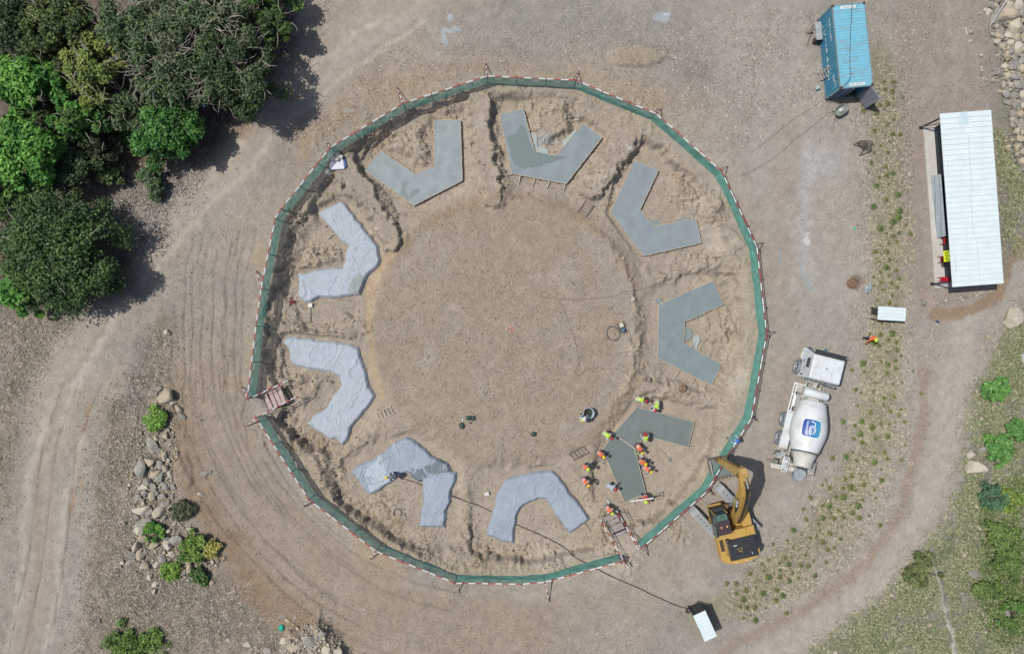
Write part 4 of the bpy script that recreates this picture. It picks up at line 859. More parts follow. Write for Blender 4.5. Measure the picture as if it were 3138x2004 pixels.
for s in (1, -1):
    MB().box((.42, 1.147*s, 2.24), (.72, .025, .60)).build('side_window', GLS, cb)
    d2 = MB().box((.38, 1.15*s, 1.55), (1.02, .03, .78)).build('door', TW, cb, bevel=.01); MB().box((-.02, 1.18*s, 1.82), (.16, .03, .04)).build('door_handle', BLKT, d2)
    MB().box((.55, 1.175*s, 1.5), (.2, .012, .14)).build('badge', mat('blue_badge', (40,84,170)), d2)
    MB().box((-.5, 1.15*s, 1.5), (.12, .03, .3)).build('side_vent', BLKT, cb)
    MB().box((.92, 1.17*s, .72), (.5, .18, .34)).build('step', TWD, cb)
    m_ = MB(); m_.tube([(1.2, 1.1*s, 2.7), (1.42, 1.34*s, 2.62)], .018, 6); m_.box((1.44, 1.36*s, 2.42), (.08, .22, .42)); m_.build('wing_mirror', BLKT, cb)
    MB().box((1.39, .85*s, .82), (.06, .35, .2)).build('headlight', mat('headlight_glass', (214,220,224), .15), cb)
MB().tube([(1.3, .35, 2.95), (1.52, .35, 2.9)], .02, 6).box((1.55, .35, 2.86), (.18, .26, .05)).build('front_mirror', mat('grey_mirror', (96,110,116), .3), cb)
MB().box((1.42, 0, .72), (.14, 2.3, .36)).build('bumper', TW, cb, bevel=.03)
mb = MB()
for k in range(9): mb.box((-.80, -.9+k*.22, 1.9+.1*(k % 3)), (.12, .14, .8))
mb.build('cab_rear_ducts', mat('grey_duct', (130,138,140), .6, .2, 6), cb); MB().tube([(-.92, -.75, 1.2), (-.92, -.75, 3.0)], .08, 10).build('exhaust', STEEL, cb)
tk = MB().lathe([(.001, -.93), (.20, -.93), (.30, -.84), (.33, -.8), (.33, .80), (.30, .84), (.2, .93), (.001, .93)], 22, Matrix.Translation((-1.72, -.15, 1.85)) @ Matrix.Rotation(R(90), 4, 'X')); tk.build('water_tank', TW, mt, True)
sd = MB()
for (x0, x1, y, z) in ((-1.2, -3.45, 1.28, 1.05), (-1.2, -3.45, 1.12, 1.12)): sd.bar((x0, y, z), (x1, y, z), .06)
for x in (-1.25, -2.1, -3.4): sd.bar((x, 1.3, 1.05), (x, .45, 1.05), .08)
sd.build('side_guard', WHT, mt)
mb = MB(); mb.box((-1.55, .85, .95), (.6, .5, .3))
for k in range(5): mb.box((-1.33-k*.12, .85, 1.115), (.05, .46, .02))
mb.build('battery_box', TWD, mt, bevel=.01); MB().box((-2.55, .85, .98), (.95, .52, .5)).build('fuel_tank', mat('grey_tank', (186,186,182), .4, .1, 3, metal=.3), mt, bevel=.08)
for s in (1, -1):
    m = MB(); m.prism([(-3.45,1.02),(-3.5,1.16),(-4.7,1.22),(-4.85,1.12),(-5.0,1.22),(-6.2,1.18),(-6.35,.95),(-6.3,.92),(-6.15,1.1),(-5.0,1.14),(-3.6,1.08)], -.32, .32, Matrix.Translation((0, 1.02*s, 0)) @ Matrix.Rotation(R(90), 4, 'X')); m.build('mudguard', TW, mt)
pump = MB(); pump.box((-1.15, .1, 1.5), (.3, .3, .7)); pump.box((-1.35, -.45, 1.3), (.3, .25, .4)); pump.tube([(-1.1, .5, 1.2), (-1.2, .2, 1.9), (-1.7, .35, 2.05), (-2.2, .2, 1.9)], .03, 6); pump.box((-2.15, 0, 1.55), (.2, .8, .9)); pump.bar((-1.35, .45, 1.1), (-1.35, -1.0, 1.1), .08); pump.bar((-1.35, -.95, 1.1), (-3.0, -.95, 1.1), .07); pump.build('drum_motor', TWD, mt)
inc = R(10.0); DM = Matrix.Translation((-2.3, 0, 1.98)) @ Matrix.Rotation(math.pi, 4, 'Z') @ Matrix.Rotation(R(90)-inc, 4, 'Y')   # local z runs backwards and up
prof = [(.001, 0), (.55, .01), (.86, .05), (.95, .14), (1.25, 1.5), (1.30, 1.95), (1.30, 2.35), (1.24, 2.7), (.93, 3.78)]
dr = MB().lathe(prof, 40, DM).build('drum', DRM, mt, True); dr.modifiers.new('e', 'EDGE_SPLIT').split_angle = R(40)
MB().lathe([(.93, 3.76), (.98, 3.77), (.98, 3.86), (.90, 3.87)], 40, DM).build('drum_ring', mat('dark_grey_ring', (90,96,98), .5, .1, 5), dr, True)
MB().lathe([(.90, 3.86), (.70, 4.35), (.62, 4.75), (.66, 4.9), (.5, 4.9)], 36, DM).build('drum_neck', mat('dusty_drum_neck', (206,206,198), .6, .06, 3, dust=(170,166,156), damt=.6), dr, True)
# logo wrapped on the drum
def drum_r(zz):
    for i in range(len(prof)-1):
        if prof[i][1] <= zz <= prof[i+1][1]: f = (zz-prof[i][1])/(prof[i+1][1]-prof[i][1]+1e-9); return prof[i][0]*(1-f)+prof[i+1][0]*f
    return .9
def wrap(vs, lift, cz=2.12, th0=R(14)):     # x along the drum, y round it; returns local points
    out = []
    for v in vs:
        zz = cz+v.x; r = drum_r(zz)+lift; a = th0+v.y/1.28
        # top of the drum is local -X after the rotation
        out.append(DM @ Vector((TOPS*r*math.cos(a), TOPS2*r*math.sin(a), zz)))
    return out
tp = (DM.to_3x3() @ Vector((1, 0, 0))).z; TOPS = 1 if tp > 0 else -1; TOPS2 = 1 if (DM.to_3x3() @ Vector((0, 1, 0))).y > 0 else -1
def rsq(r, lift, m, name, rr=.35):
    mb = MB(); n = 22
    g = [[None]*(n+1) for _ in range(n+1)]; vs = []
    for i in range(n+1):
        for j in range(n+1):
            x = -r+2*r*i/n; y = -r+2*r*j/n; c_ = r*(1-rr); ex = max(0, abs(x)-c_); ey = max(0, abs(y)-c_); L_ = math.hypot(ex, ey); k = 1
            if L_ > r*rr: x = math.copysign(c_+ex*r*rr/L_, x); y = math.copysign(c_+ey*r*rr/L_, y)
            vs.append(Vector((x, y, 0)))
    fs = [(i*(n+1)+j, (i+1)*(n+1)+j, (i+1)*(n+1)+j+1, i*(n+1)+j+1) for i in range(n) for j in range(n)]
    mb.add(wrap(vs, lift), fs); o = mb.build(name, m, dr, True); return o
rsq(.69, .006, mat('logo_white_border', (240,246,250), .4), 'logo_border')
LG = mat('logo_blue_panel', (44,100,180), .4); ln = LG.node_tree; g1 = ln.nodes.new('ShaderNodeSeparateXYZ'); tcx = ln.nodes.new('ShaderNodeTexCoord'); ln.links.new(tcx.outputs['Object'], g1.inputs[0])
rp_ = ln.nodes.new('ShaderNodeMapRange'); rp_.inputs[1].default_value = .55; rp_.inputs[2].default_value = -.85; ln.links.new(g1.outputs[1], rp_.inputs[0]); mxx = ln.nodes.new('ShaderNodeMix'); mxx.data_type = 'RGBA'; mxx.inputs[6].default_value = [v*K for v in lin((34,74,158))]+[1]; mxx.inputs[7].default_value = [v*K for v in lin((96,198,222))]+[1]
ln.links.new(rp_.outputs[0], mxx.inputs[0]); ln.links.new(mxx.outputs[2], ln.nodes['Principled BSDF'].inputs['Base Color'])
rsq(.62, .012, LG, 'logo_panel')
# words run down the left third, letter tops to the right (away from the cab side left)
vs, fs = text_geo('howcanol', .27)
mb = MB(); mb.add(wrap([Vector((v.x*.92, .30*1+(-v.y) if False else .30-v.y, 0)) for v in vs], .02), fs); o = mb.build('logo_lettering', WHT, dr); o.modifiers.new('s', 'SOLIDIFY').thickness = .006
def ribbon(pts, wd, lift=.02):
    mb = MB(); vs = []; fs = []
    for i, p in enumerate(pts):
        a = Vector(pts[max(0, i-1)]+(0,)); b = Vector(pts[min(len(pts)-1, i+1)]+(0,)); d = (b-a).normalized(); n_ = Vector((-d.y, d.x, 0))*wd/2; q = Vector(p+(0,)); vs += [q+n_, q-n_]
    for i in range(len(pts)-1): fs.append((2*i, 2*i+1, 2*i+3, 2*i+2))
    mb.add(wrap(vs, lift), fs); o = mb.build('logo_swoosh', WHT, dr); o.modifiers.new('s', 'SOLIDIFY').thickness = .006
ribbon([(-.48, .10), (-.46, -.05), (-.38, -.20), (-.14, -.20), (-.16, .02), (-.02, .12), (.2, .12), (.42, .08), (.50, -.02)], .06)
ribbon([(.14+.33*math.cos(a)*(.35+.65*a/9.4), -.10-.19*math.sin(a)*(.35+.65*a/9.4)) for a in [k*.35 for k in range(28)]], .042)
# discharge end
rear = MB(); rear.bar((-6.6, .75, .95), (-7.1, .55, 2.6), .1); rear.bar((-6.6, -.75, .95), (-7.1, -.55, 2.6), .1); rear.bar((-7.1, .9, 2.55), (-7.1, -.9, 2.55), .1); rear.box((-7.3, .0, 1.2), (.4, 1.2, .3)); rear.build('rear_frame', TWD, mt)
hp = MB().lathe([(.10, -.30), (.30, -.12), (.50, .22), (.56, .26), (.52, .24), (.28, -.06), (.05, -.2)], 26, Matrix.Translation((-7.62, 0, 2.40)) @ Matrix.Rotation(R(-28), 4, 'Y')); hp.build('hopper', mat('grey_cement_hopper', (146,156,158), .7, .12, 5, dust=(120,130,130), damt=.7), mt, True)
MB().prism([(-.1,-.42),(-.1,.42),(-.5,.46),(-.85,.28),(-.98,0),(-.85,-.28),(-.5,-.46)], 0, .03, Matrix.Translation((-7.20, 0, 2.62)) @ Matrix.Rotation(R(16), 4, 'Y')).build('hopper_lid', mat('pale_grey_lid', (160,170,172), .6, .12, 4, dust=(124,134,136), damt=.7, dscale=3), mt)
ci = MB()
for k in range(7):
    a0, a1 = k/7, (k+1)/7; p0 = Vector((-7.5-.2*a0, .1+1.35*a0, 1.9-1.0*a0)); p1 = Vector((-7.5-.2*a1, .1+1.35*a1, 1.9-1.0*a1)); ci.bar(p0, p1+(p1-p0)*.1, .34, .03); 
ci.build('chute', TWD, mt)
for s in (1, -1):
    lp = MB()
    for (x0, dx) in ((-6.95, 0), (-7.25, .0)):
        pts = [(x0+.25, (.75+.05)*s, 2.3), (x0-.45, .78*s, 2.3), (x0-.55, .86*s, 2.25), (x0-.55, 1.12*s, 2.2), (x0-.45, 1.18*s, 2.2), (x0+.25, 1.16*s, 2.2), (x0+.25, .8*s, 2.3)]
        lp.tube(pts, .03, 6)
        for k in range(3): lp.tube([(x0+.15-.22*k, .8*s, 2.3), (x0+.15-.22*k, 1.15*s, 2.2)], .02, 5)
    lp.box((-7.2, .98*s, 2.05), (.6, .36, .03)); lp.bar((-7.2, .98*s, 2.05), (-6.9, .7*s, 1.0), .06); lp.build('access_platform', TW if s > 0 else TWD, mt)
ld = MB()
for y in (1.15, 1.5): ld.bar((-6.35, y-.2, 2.1), (-7.0, y, .9), .04)
for k in range(5): p = Vector((-6.45-.12*k, 0, 1.95-.22*k)); ld.bar((p.x, .95, p.z), (p.x, 1.35, p.z), .035)
ld.build('ladder', TW, mt)
MB().box((-6.75, 1.3, .95), (.35, .3, .3)).bar((-7.35, 1.35, 1.0), (-7.4, 2.0, .95), .04).box((-7.35, 1.25, .95), (.35, .3, .3)).build('rear_toolbox', mat('grey_toolbox', (120,122,112), .7, .2, 5), mt)
# ================================================================ EXCAVATOR
CY_ = mat('excavator_yellow', (196,158,78), .5, .10, 2, dust=(176,150,104), damt=.6, dscale=2); CYD = mat('worn_dusty_yellow', (196,160,92), .7, .2, 5, dust=(150,132,108), damt=.7, dscale=4); CBK = mat('excavator_black_panel', (46,48,52), .5, .12, 3, dust=(76,72,68), damt=.4); TRK = mat('worn_track_steel', (162,162,164), .6, .14, 6, dust=(170,170,172), damt=.5)
PIN = mat('muddy_brown_linkage', (122,98,66), .8, .3, 8); BKT = mat('scraped_bucket_steel', (142,132,126), .7, .25, 5, dust=(110,92,78), damt=.7, dscale=5); HOSE = mat('black_hydraulic_hose', (38,40,44), .5, .15, 8)
EX = Vector((16.4, -14.75, 0)); t = ex = thing('excavator', 'yellow tracked excavator with its bucket of concrete reaching over the fence', 'excavator', EX, R(103))
TD = R(-47.5+180-103)   # tracks are turned against the body
tr_c = Vector((.25, .25, 0))
for s in (1, -1):
    M = Matrix.Translation(tr_c) @ Matrix.Rotation(TD, 4, 'Z') @ Matrix.Translation((0, 1.32*s, 0))
    L2, Rr = 1.85, .46
    path = [(L2+Rr*math.sin(a), .5+Rr*math.cos(a)) for a in [math.pi*k/10 for k in range(11)]]+[(-L2-Rr*math.sin(a), .5-Rr*math.cos(a)) for a in [math.pi*k/10 for k in range(11)]]
    body = MB(); body.prism([(x*.93, .5+(z-.5)*.8) for x, z in path], -.14, .14, M @ Matrix.Rotation(R(90), 4, 'X')); tb = body.build('track_frame', CBK, ex)
    sh_ = MB(); n = len(path); per = []
    for i in range(n): a = Vector(path[i]); b = Vector(path[(i+1) % n]); k = max(1, int(round((b-a).length/.19))); per += [(a.lerp(b, j/k), (b-a).normalized()) for j in range(k)]
    for (p, d) in per:
        ang = math.atan2(d.y, d.x); Mx = M @ Matrix.Translation((p.x, 0, p.y)) @ Matrix.Rotation(-ang, 4, 'Y')
        sh_.add([(Mx @ Vector(v)) for v in [(-.085, -.31, -.02), (.085, -.31, -.02), (.085, .31, -.02), (-.085, .31, -.02), (-.085, -.31, .02), (.085, -.31, .02), (.085, .31, .02), (-.085, .31, .02)]], [(3, 2, 1, 0), (4, 5, 6, 7), (0, 1, 5, 4), (1, 2, 6, 5), (2, 3, 7, 6), (3, 0, 4, 7)])
        for q in (-.05, .05): sh_.add([(Mx @ Vector(v)) for v in [(q-.012, -.31, .015), (q+.012, -.31, .015), (q+.012, .31, .015), (q-.012, .31, .015), (q-.012, -.31, .045), (q+.012, -.31, .045), (q+.012, .31, .045), (q-.012, .31, .045)]], [(4, 5, 6, 7), (0, 1, 5, 4), (1, 2, 6, 5), (2, 3, 7, 6), (3, 0, 4, 7)])
    sh_.build('track', TRK, ex)
    hl = MB()
    for k in range(11): hl.box((tr_c.x, tr_c.y, 0), (.0001, .0001, .0001)) if False else hl.add([(M @ Vector(v)) for v in [(-1.7+k*.34-.035, -.05, .99), (-1.7+k*.34+.035, -.05, .99), (-1.7+k*.34+.035, .05, .99), (-1.7+k*.34-.035, .05, .99), (-1.7+k*.34-.035, -.05, 1.004), (-1.7+k*.34+.035, -.05, 1.004), (-1.7+k*.34+.035, .05, 1.004), (-1.7+k*.34-.035, .05, 1.004)]], [(4, 5, 6, 7), (0, 1, 5, 4), (1, 2, 6, 5), (2, 3, 7, 6), (3, 0, 4, 7)])
    hl.build('track_shoe_hole', BLK, ex)
M = Matrix.Translation(tr_c) @ Matrix.Rotation(TD, 4, 'Z')
cf = MB(); cf.add([M @ Vector(v) for v in [(-.8, -1.1, .45), (.8, -1.1, .45), (.8, 1.1, .45), (-.8, 1.1, .45), (-.6, -.8, .95), (.6, -.8, .95), (.6, .8, .95), (-.6, .8, .95)]], [(3, 2, 1, 0), (4, 5, 6, 7), (0, 1, 5, 4), (1, 2, 6, 5), (2, 3, 7, 6), (3, 0, 4, 7)]); cf.build('undercarriage', CY_, ex)
MB().lathe([(.62, .9), (.62, 1.12)], 28, Matrix.Translation((0, 0, 0))).build('slew_ring', CBK, ex)
# body: x forward, y left
MB().prism([(-2.55,-.95),(-2.75,-.4),(-2.8,.1),(-2.75,.5),(-2.5,1.05),(-2.2,1.42),(1.75,1.42),(1.75,.42),(.9,.38),(.9,-1.42),(-2.2,-1.42)], 1.1, 1.32).build('body_deck', CY_, ex)
cwp = [(-1.9,-1.46),(-1.9,1.46),(-2.2,1.46),(-2.48,1.2),(-2.66,.6),(-2.72,0),(-2.66,-.6),(-2.48,-1.2),(-2.2,-1.46)]
MB().prism(cwp, 1.2, 2.12).build('counterweight', CY_, ex, bevel=.06)
for y in (-.35, .45): MB().lathe([(.04, 0), (.04, .02)], 10, Matrix.Translation((-2.55, y, 2.12))).build('lifting_eye', WHT, ex)
eb = MB().box((-1.15, -.02, 1.78), (1.35, 2.0, .82)).build('engine_housing', CY_, ex, bevel=.03)
MB().box((-1.55, -.2, 2.25), (1.55, 2.1, .14)).build('hood', CBK, ex, bevel=.03)
MB().box((-.42, .0, 1.72), (.5, 2.7, .9)).build('deck_cover', CY_, ex, bevel=.02)
for y in (-.75, .1, .8): MB().box((-.42, y, 2.175), (.49, .015, .01)).build('panel_gap', CBK, ex)
MB().box((-1.2, 1.2, 1.7), (1.5, .42, .8)).build('side_cabinet', CY_, ex, bevel=.03); MB().box((-1.1, 1.2, 2.106), (.9, .28, .02)).build('grille', mat('dark_grille', (72,60,44), .7, .2, 30), ex); MB().box((-.95, 1.40, 2.0), (1.9, .04, .05)).build('hand_rail', CY_, ex)
mb = MB()
for k in range(9): mb.box((-1.9+k*.12, .88, 2.31), (.035, .2, .03))
mb.build('radiator_louvre', mat('louvre_grey', (120,108,90)), ex)
ap = MB().lathe([(.001, .32), (.10, .32), (.145, .26), (.15, 0)], 18, Matrix.Translation((-.78, .78, 2.25))); ap.build('air_precleaner', CBK, ex, True)
MB().tube([(-1.95, -.78, 2.3), (-1.95, -.78, 2.5), (-2.05, -.78, 2.55)], .05, 10).build('exhaust_stack', STEEL, ex)
for k, (x, y, a) in enumerate(((-1.6, .1, 30), (-1.75, -.02, 60), (-1.55, -.12, 10))): MB().box((x, y, 2.324), (.26, .045, .006), rz=R(a)).build('hood_marking', CY_, ex)
MB().box((-1.25, .3, 2.326), (.05, .26, .006), rz=.1).build('hood_lettering_strip', WHT, ex)
MB().box((1.15, .12, 1.42), (.9, .55, .3)).box((.55, .18, 1.6), (.5, .4, .4)).tube([(.6, .3, 1.8), (1.2, .1, 1.7), (1.6, -.0, 1.9)], .04, 6).build('hydraulic_valves', PIN, ex)
rc = MB(); rc.box((.15, -1.05, 1.55), (1.4, .7, .5)); rc.box((-.5, -1.2, 1.9), (.7, .45, .4)); rc.build('toolbox_side', CY_, ex, bevel=.03)
# cab
MB().box((.78, .93, 1.70), (1.75, .98, .9)).build('cab_base', CBK, ex, bevel=.03)
MB().box((.70, .93, 2.45), (1.45, .92, .75)).build('cab_glass', GLS, ex, bevel=.02)
MB().box((.42, .93, 2.93), (1.02, .96, .12)).build('cab_roof', mat('dark_maroon_cab_roof', (66,52,56), .5, .1, 2), ex, bevel=.03)
MB().box((.80, .93, 3.0), (.03, .7, .02)).build('roof_bar', CBK, ex)
for y in (.72, 1.14): MB().box((.48, y, 3.0), (.14, .09, .03)).build('roof_light', mat('orange_lens', (250,170,110)), ex)
for (x, y) in ((1.46, .47), (1.46, 1.39), (-.05, .47), (-.05, 1.39), (.55, 1.39)): MB().box((x, y, 2.4), (.07, .06, 1.0)).build('cab_pillar', CBK if x < 1 else CY_, ex)
MB().box((1.48, .93, 2.1), (.05, .95, .08)).bar((1.55, 1.42, 1.3), (1.55, 1.42, 2.4), .05).build('cab_front_rail', CY_, ex)
MB().box((1.12, .93, 2.86), (.5, .8, .03), ry=R(12)).build('roof_window', mat('green_tinted_glass', (84,112,102), .15, .3, 5), ex); MB().box((.1, 1.46, 2.1), (.9, .05, 1.1), rz=R(-6)).build('cab_door', mat('greenish_door_glass', (70,92,82), .2, .3, 4), ex)
MB().box((.75, 1.25, 2.0), (.3, .28, .5)).build('operator_seat', mat('pale_seat', (190,196,204)), ex)
# boom, stick, bucket in the plane y = -0.15
YB = -.28
def pl(poly_xz, y0, y1, name, m, bev=.02): o = MB().prism([(x, z) for x, z in poly_xz], -y1, -y0, Matrix.Rotation(R(90), 4, 'X')).build(name, m, ex, bevel=bev); return o
bw = .29
boom = [(.05,1.55),(.35,1.35),(.85,1.75),(1.7,2.9),(2.7,4.2),(3.5,5.3),(4.2,6.0),(4.95,6.35),(5.05,6.6),(4.9,6.85),(4.2,6.75),(3.3,6.25),(2.4,5.2),(1.2,3.6),(.2,2.1)]
pl(boom, YB-bw, YB+bw, 'boom', CY_)
stick = [(4.6,6.9),(5.05,7.15),(5.35,6.9),(5.3,5.6),(5.12,1.5),(4.9,1.25),(4.72,1.5),(4.62,5.2),(4.45,6.3)]
pl(stick, YB-.24, YB+.24, 'stick', CYD)
tg = [(4.75,6.2),(5.2,6.9),(5.28,6.5),(5.1,5.8),(4.8,5.9)]
for s in (1, -1):
    MB().tube([(.9, YB+s*.46, 1.5), (1.9, YB+s*.44, 3.0)], .085, 10).build('boom_ram', HOSE, ex); MB().tube([(1.9, YB+s*.44, 3.0), (2.9, YB+s*.40, 4.5)], .05, 10).build('ram_rod', STEEL, ex)
MB().tube([(2.6, YB, 5.75), (4.0, YB, 7.15)], .09, 10).build('stick_ram', HOSE, ex); MB().tube([(4.0, YB, 7.15), (4.75, YB, 7.2)], .05, 8).build('ram_rod', STEEL, ex)
MB().tube([(5.42, YB, 6.2), (5.36, YB, 3.6)], .075, 10).build('bucket_ram', HOSE, ex); MB().tube([(5.36, YB, 3.6), (5.28, YB, 2.3)], .045, 8).build('ram_rod', STEEL, ex)
for k, yy in enumerate((YB-.08, YB, YB+.08)):
    MB().tube([(.3, yy, 2.4), (1.15, yy, 3.72), (2.35, yy, 5.33), (3.2, yy, 6.38), (4.1, yy, 6.9), (4.7, yy+.1, 6.7), (4.75, yy+.3, 6.0)], .022, 6).build('hose', HOSE, ex)
for (x, z, r) in ((.3, 1.75, .2), (4.85, 6.5, .17), (4.9, 1.5, .13), (2.9, 4.6, .1)): MB().tube([(x, YB-bw-.06, z), (x, YB+bw+.06, z)], r, 16).build('pivot_pin', PIN, ex)
for s in (1, -1): pl([(5.2,2.4),(5.35,2.3),(5.2,1.6),(4.95,1.05),(4.8,1.1),(5.0,1.7)], YB+s*.3-.05, YB+s*.3+.05, 'link_arm', PIN); pl([(4.95,1.9),(5.25,2.4),(5.35,2.3),(5.05,1.8)], YB+s*.2-.04, YB+s*.2+.04, 'link_arm', PIN)
# logo plate on the left face of the boom
pp = [(1.35,3.35),(1.95,3.6),(2.95,4.95),(2.75,5.25),(2.1,4.6)]
pl(pp, YB+bw+.004, YB+bw+.012, 'boom_side_panel', CBK, 0)
pl([(1.95,3.95),(2.35,4.15),(2.75,4.8),(2.6,4.98),(2.15,4.45)], YB+bw+.013, YB+bw+.02, 'boom_logo_plate', WHT, 0)
dxz = Vector((1, 0, 1.32)).normalized()
put_text('CAT', .36, frameM((2.36, YB+bw+.024, 4.45), -dxz, Vector((dxz.z, 0, -dxz.x))), 'boom_lettering', BLK, ex)
# bucket: open side up, mouth towards the machine
bk = [(5.0,1.15),(5.02,.55),(4.7,.28),(4.2,.22),(3.75,.42),(3.45,.98)]
cx = YB; bwd = .78; mb = MB(); n = len(bk); th = .05
inn = [(4.93,1.10),(4.95,.60),(4.66,.35),(4.22,.29),(3.80,.48),(3.50,1.0)]
vs = []; 
for (x, z) in bk: vs += [(x, cx-bwd, z), (x, cx+bwd, z)]
for (x, z) in inn: vs += [(x, cx-bwd+th, z), (x, cx+bwd-th, z)]
fs = [(2*i, 2*i+1, 2*i+3, 2*i+2) for i in range(n-1)]+[(2*n+2*i, 2*n+2*i+2, 2*n+2*i+3, 2*n+2*i+1) for i in range(n-1)]
fs += [tuple(2*i for i in reversed(range(n))), tuple(2*i+1 for i in range(n)), tuple(2*n+2*i for i in range(n)), tuple(2*n+2*i+1 for i in reversed(range(n)))]
fs += [(0, 2*n, 2*n+1, 1), (2*n-2, 2*n-1, 4*n-1, 4*n-2), (0, 2*n-2, 4*n-2, 2*n), (1, 2*n+1, 4*n-1, 2*n-1)]
mb.add(vs, fs); bko = mb.build('bucket', BKT, ex)
for k in range(5): MB().box((3.42, cx-.62+k*.31, 1.0), (.2, .1, .06), taper=.6).build('tooth', PIN, bko)
for s in (1, -1): pl([(5.0,1.15),(4.6,1.32),(3.5,1.05),(3.45,.98),(4.6,1.1)], cx+s*(bwd-.03)-.03, cx+s*(bwd-.03)+.03, 'bucket_lip', mat('pale_worn_lip', (190,184,178), .5, .2, 8)).parent = bko
pl([(4.93,.98),(3.58,.94),(3.80,.6),(4.4,.45),(4.9,.6)], cx-bwd+.06, cx+bwd-.06, 'concrete_load', CONC[4], .03).parent = bko
# ================================================================ ROCKS
RS = np.random.RandomState(5)
def rock_mesh(seed, flat=.7):
    import bmesh
    bm = bmesh.new(); bmesh.ops.create_icosphere(bm, subdivisions=3, radius=1.0); r = random.Random(seed)
    pl_ = []
    for _ in range(16):
        v = Vector((r.gauss(0, 1), r.gauss(0, 1), r.gauss(0, .9))).normalized(); pl_.append((v, r.uniform(.46, .80)))
    P0 = np.array([tuple(v.co) for v in bm.verts])
    nz = fbm(P0[:, 0]+P0[:, 2]*.7+seed*3, P0[:, 1]-P0[:, 2]*.6, .6, seed+700, 3)
    for i, v in enumerate(bm.verts):
        for d, k in pl_:
            q = v.co.dot(d)
            if q > k: v.co -= d*(q-k)*.98
        v.co *= 1+.07*nz[i]
    sx, sy = r.uniform(.9, 1.25), r.uniform(.75, 1.0)
    for v in bm.verts: v.co = Vector((v.co.x*sx, v.co.y*sy, v.co.z*flat))
    me = bpy.data.meshes.new('boulder'); bm.to_mesh(me); bm.free(); return me
ROCKM = [mat('tan_boulder_stone', (188,174,152), .9, .25, 1.6, bump=.05, bscale=5, dust=(128,122,114), damt=.7, dscale=1.6), mat('grey_boulder_stone', (150,147,140), .9, .25, 1.6, bump=.05, bscale=5, dust=(182,168,142), damt=.5, dscale=2.0),
         mat('pale_boulder_stone', (204,194,174), .9, .2, 2, bump=.05, bscale=6, dust=(132,122,106), damt=.6, dscale=2)]
RM = []
for k in range(15):
    me = rock_mesh(k*3+1); me.materials.append(ROCKM[k % 3]); RM.append(me)
def rock(px, py, r, label, grp, k=None, h=None, cat='boulder', squash=1.0, asp=1.0, name='boulder'):
    k = rnd.randrange(15) if k is None else k
    p = G(px, py); o = bpy.data.objects.new(name, RM[k]); COL.objects.link(o); s = r/SC
    o.scale = (s*asp, s/asp**.5, s*squash); o.location = (p.x, p.y, p.z+s*.28*squash); o.rotation_euler = (rnd.uniform(-.2, .2), rnd.uniform(-.2, .2), rnd.uniform(0, 6.28)); return tag(o, label, cat, grp)
LP = 'angular pale boulder in the rock pile beside the left dirt track'; LG_ = 'boulders piled beside the left track'
pile = crop(0, 1000, [(1545,55),(1420,620),(1475,575),(1550,630),(1660,760),(1600,700),(1680,825),(1060,1020),(1100,1055),(1535,1010),(1410,1090),(1470,1145),(1525,1190),(1560,1235),(1400,1240),(1320,1300),(1485,1270),(1440,1370),(1520,1300),(1480,1380),(1575,1360),(1405,1350),(1295,1430),(1375,1430),(1340,1480),(1420,1480),(1530,1470),(1600,1480)])
rad = [12,16,9,26,12,12,10,6,7,13,18,10,14,9,20,24,14,16,13,17,13,7,8,16,14,14,12,10]
pile += crop(0, 1504, [(1280,60),(1340,20),(1410,50),(1500,50),(1460,20),(1525,125),(1310,170),(1390,190),(1470,200),(1260,240),(1330,110),(1340,300),(1530,240),(1290,360),(1320,440),(1270,500),(1220,580),(1310,590),(1350,680),(1350,560),(1140,655),(1200,660),(1440,480),(1560,500),(1540,430),(1580,580),(1620,450),(1560,360),(1500,620),(1450,680),(1680,740),(1760,720),(1440,860),(1390,800),(1430,920),(1760,350),(1690,640),(1500,740),(1660,305)])
rad += [13,12,16,12,10,12,20,14,20,9,10,18,10,14,16,18,15,16,18,10,10,10,16,17,12,12,16,11,12,12,13,16,12,11,10,12,10,10,6]
for (x, y), r in zip(pile, rad): rock(x, y, r*1.28, LP, LG_, squash=.95, asp=rnd.uniform(.9, 1.25))
for _ in range(110):
    x, y = rnd.choice(pile[10:]); rock(x+rnd.gauss(0, 16), y+rnd.gauss(0, 20), rnd.uniform(2.5, 8), 'small stone lying among the boulders of the left rock pile', 'small stones of the left rock pile', cat='stone', name='stone')
for (x, y, r, lb) in ((628,1450,9,'grey boulder alone on the tracked soil, right of the left rock pile'), (645,1446,6,'small stone touching the lone grey boulder on the tracked soil'), (616,1512,10,'round pale boulder alone on the tracked soil, below the grey one'), (652,1784,9,'long brown stone at the foot of the bushes by the tracked soil'),
    (384,1601,8,'dark stone in the dry grass left of the rock pile'), (370,1478,5,'little stone in dry grass by the upper left of the rock pile'), (305,1900,7,'dark stone in the dry grass near the bottom left'), (365,1914,5,'small white stone in the dry grass near the bottom left'), (299,1811,5,'small grey stone at the track edge, bottom left'), (481,1147,6,'white stone at the edge of the dark scrub, left side'), (400,1161,6,'white stone inside the dark scrub, left side')):
    rock(x, y, r*1.3, lb, None, (rnd.choice([2, 5, 8]) if 'pale' in lb or 'white' in lb else rnd.choice([1, 4, 7]) if 'grey' in lb or 'dark' in lb else rnd.choice([0, 3, 6])))
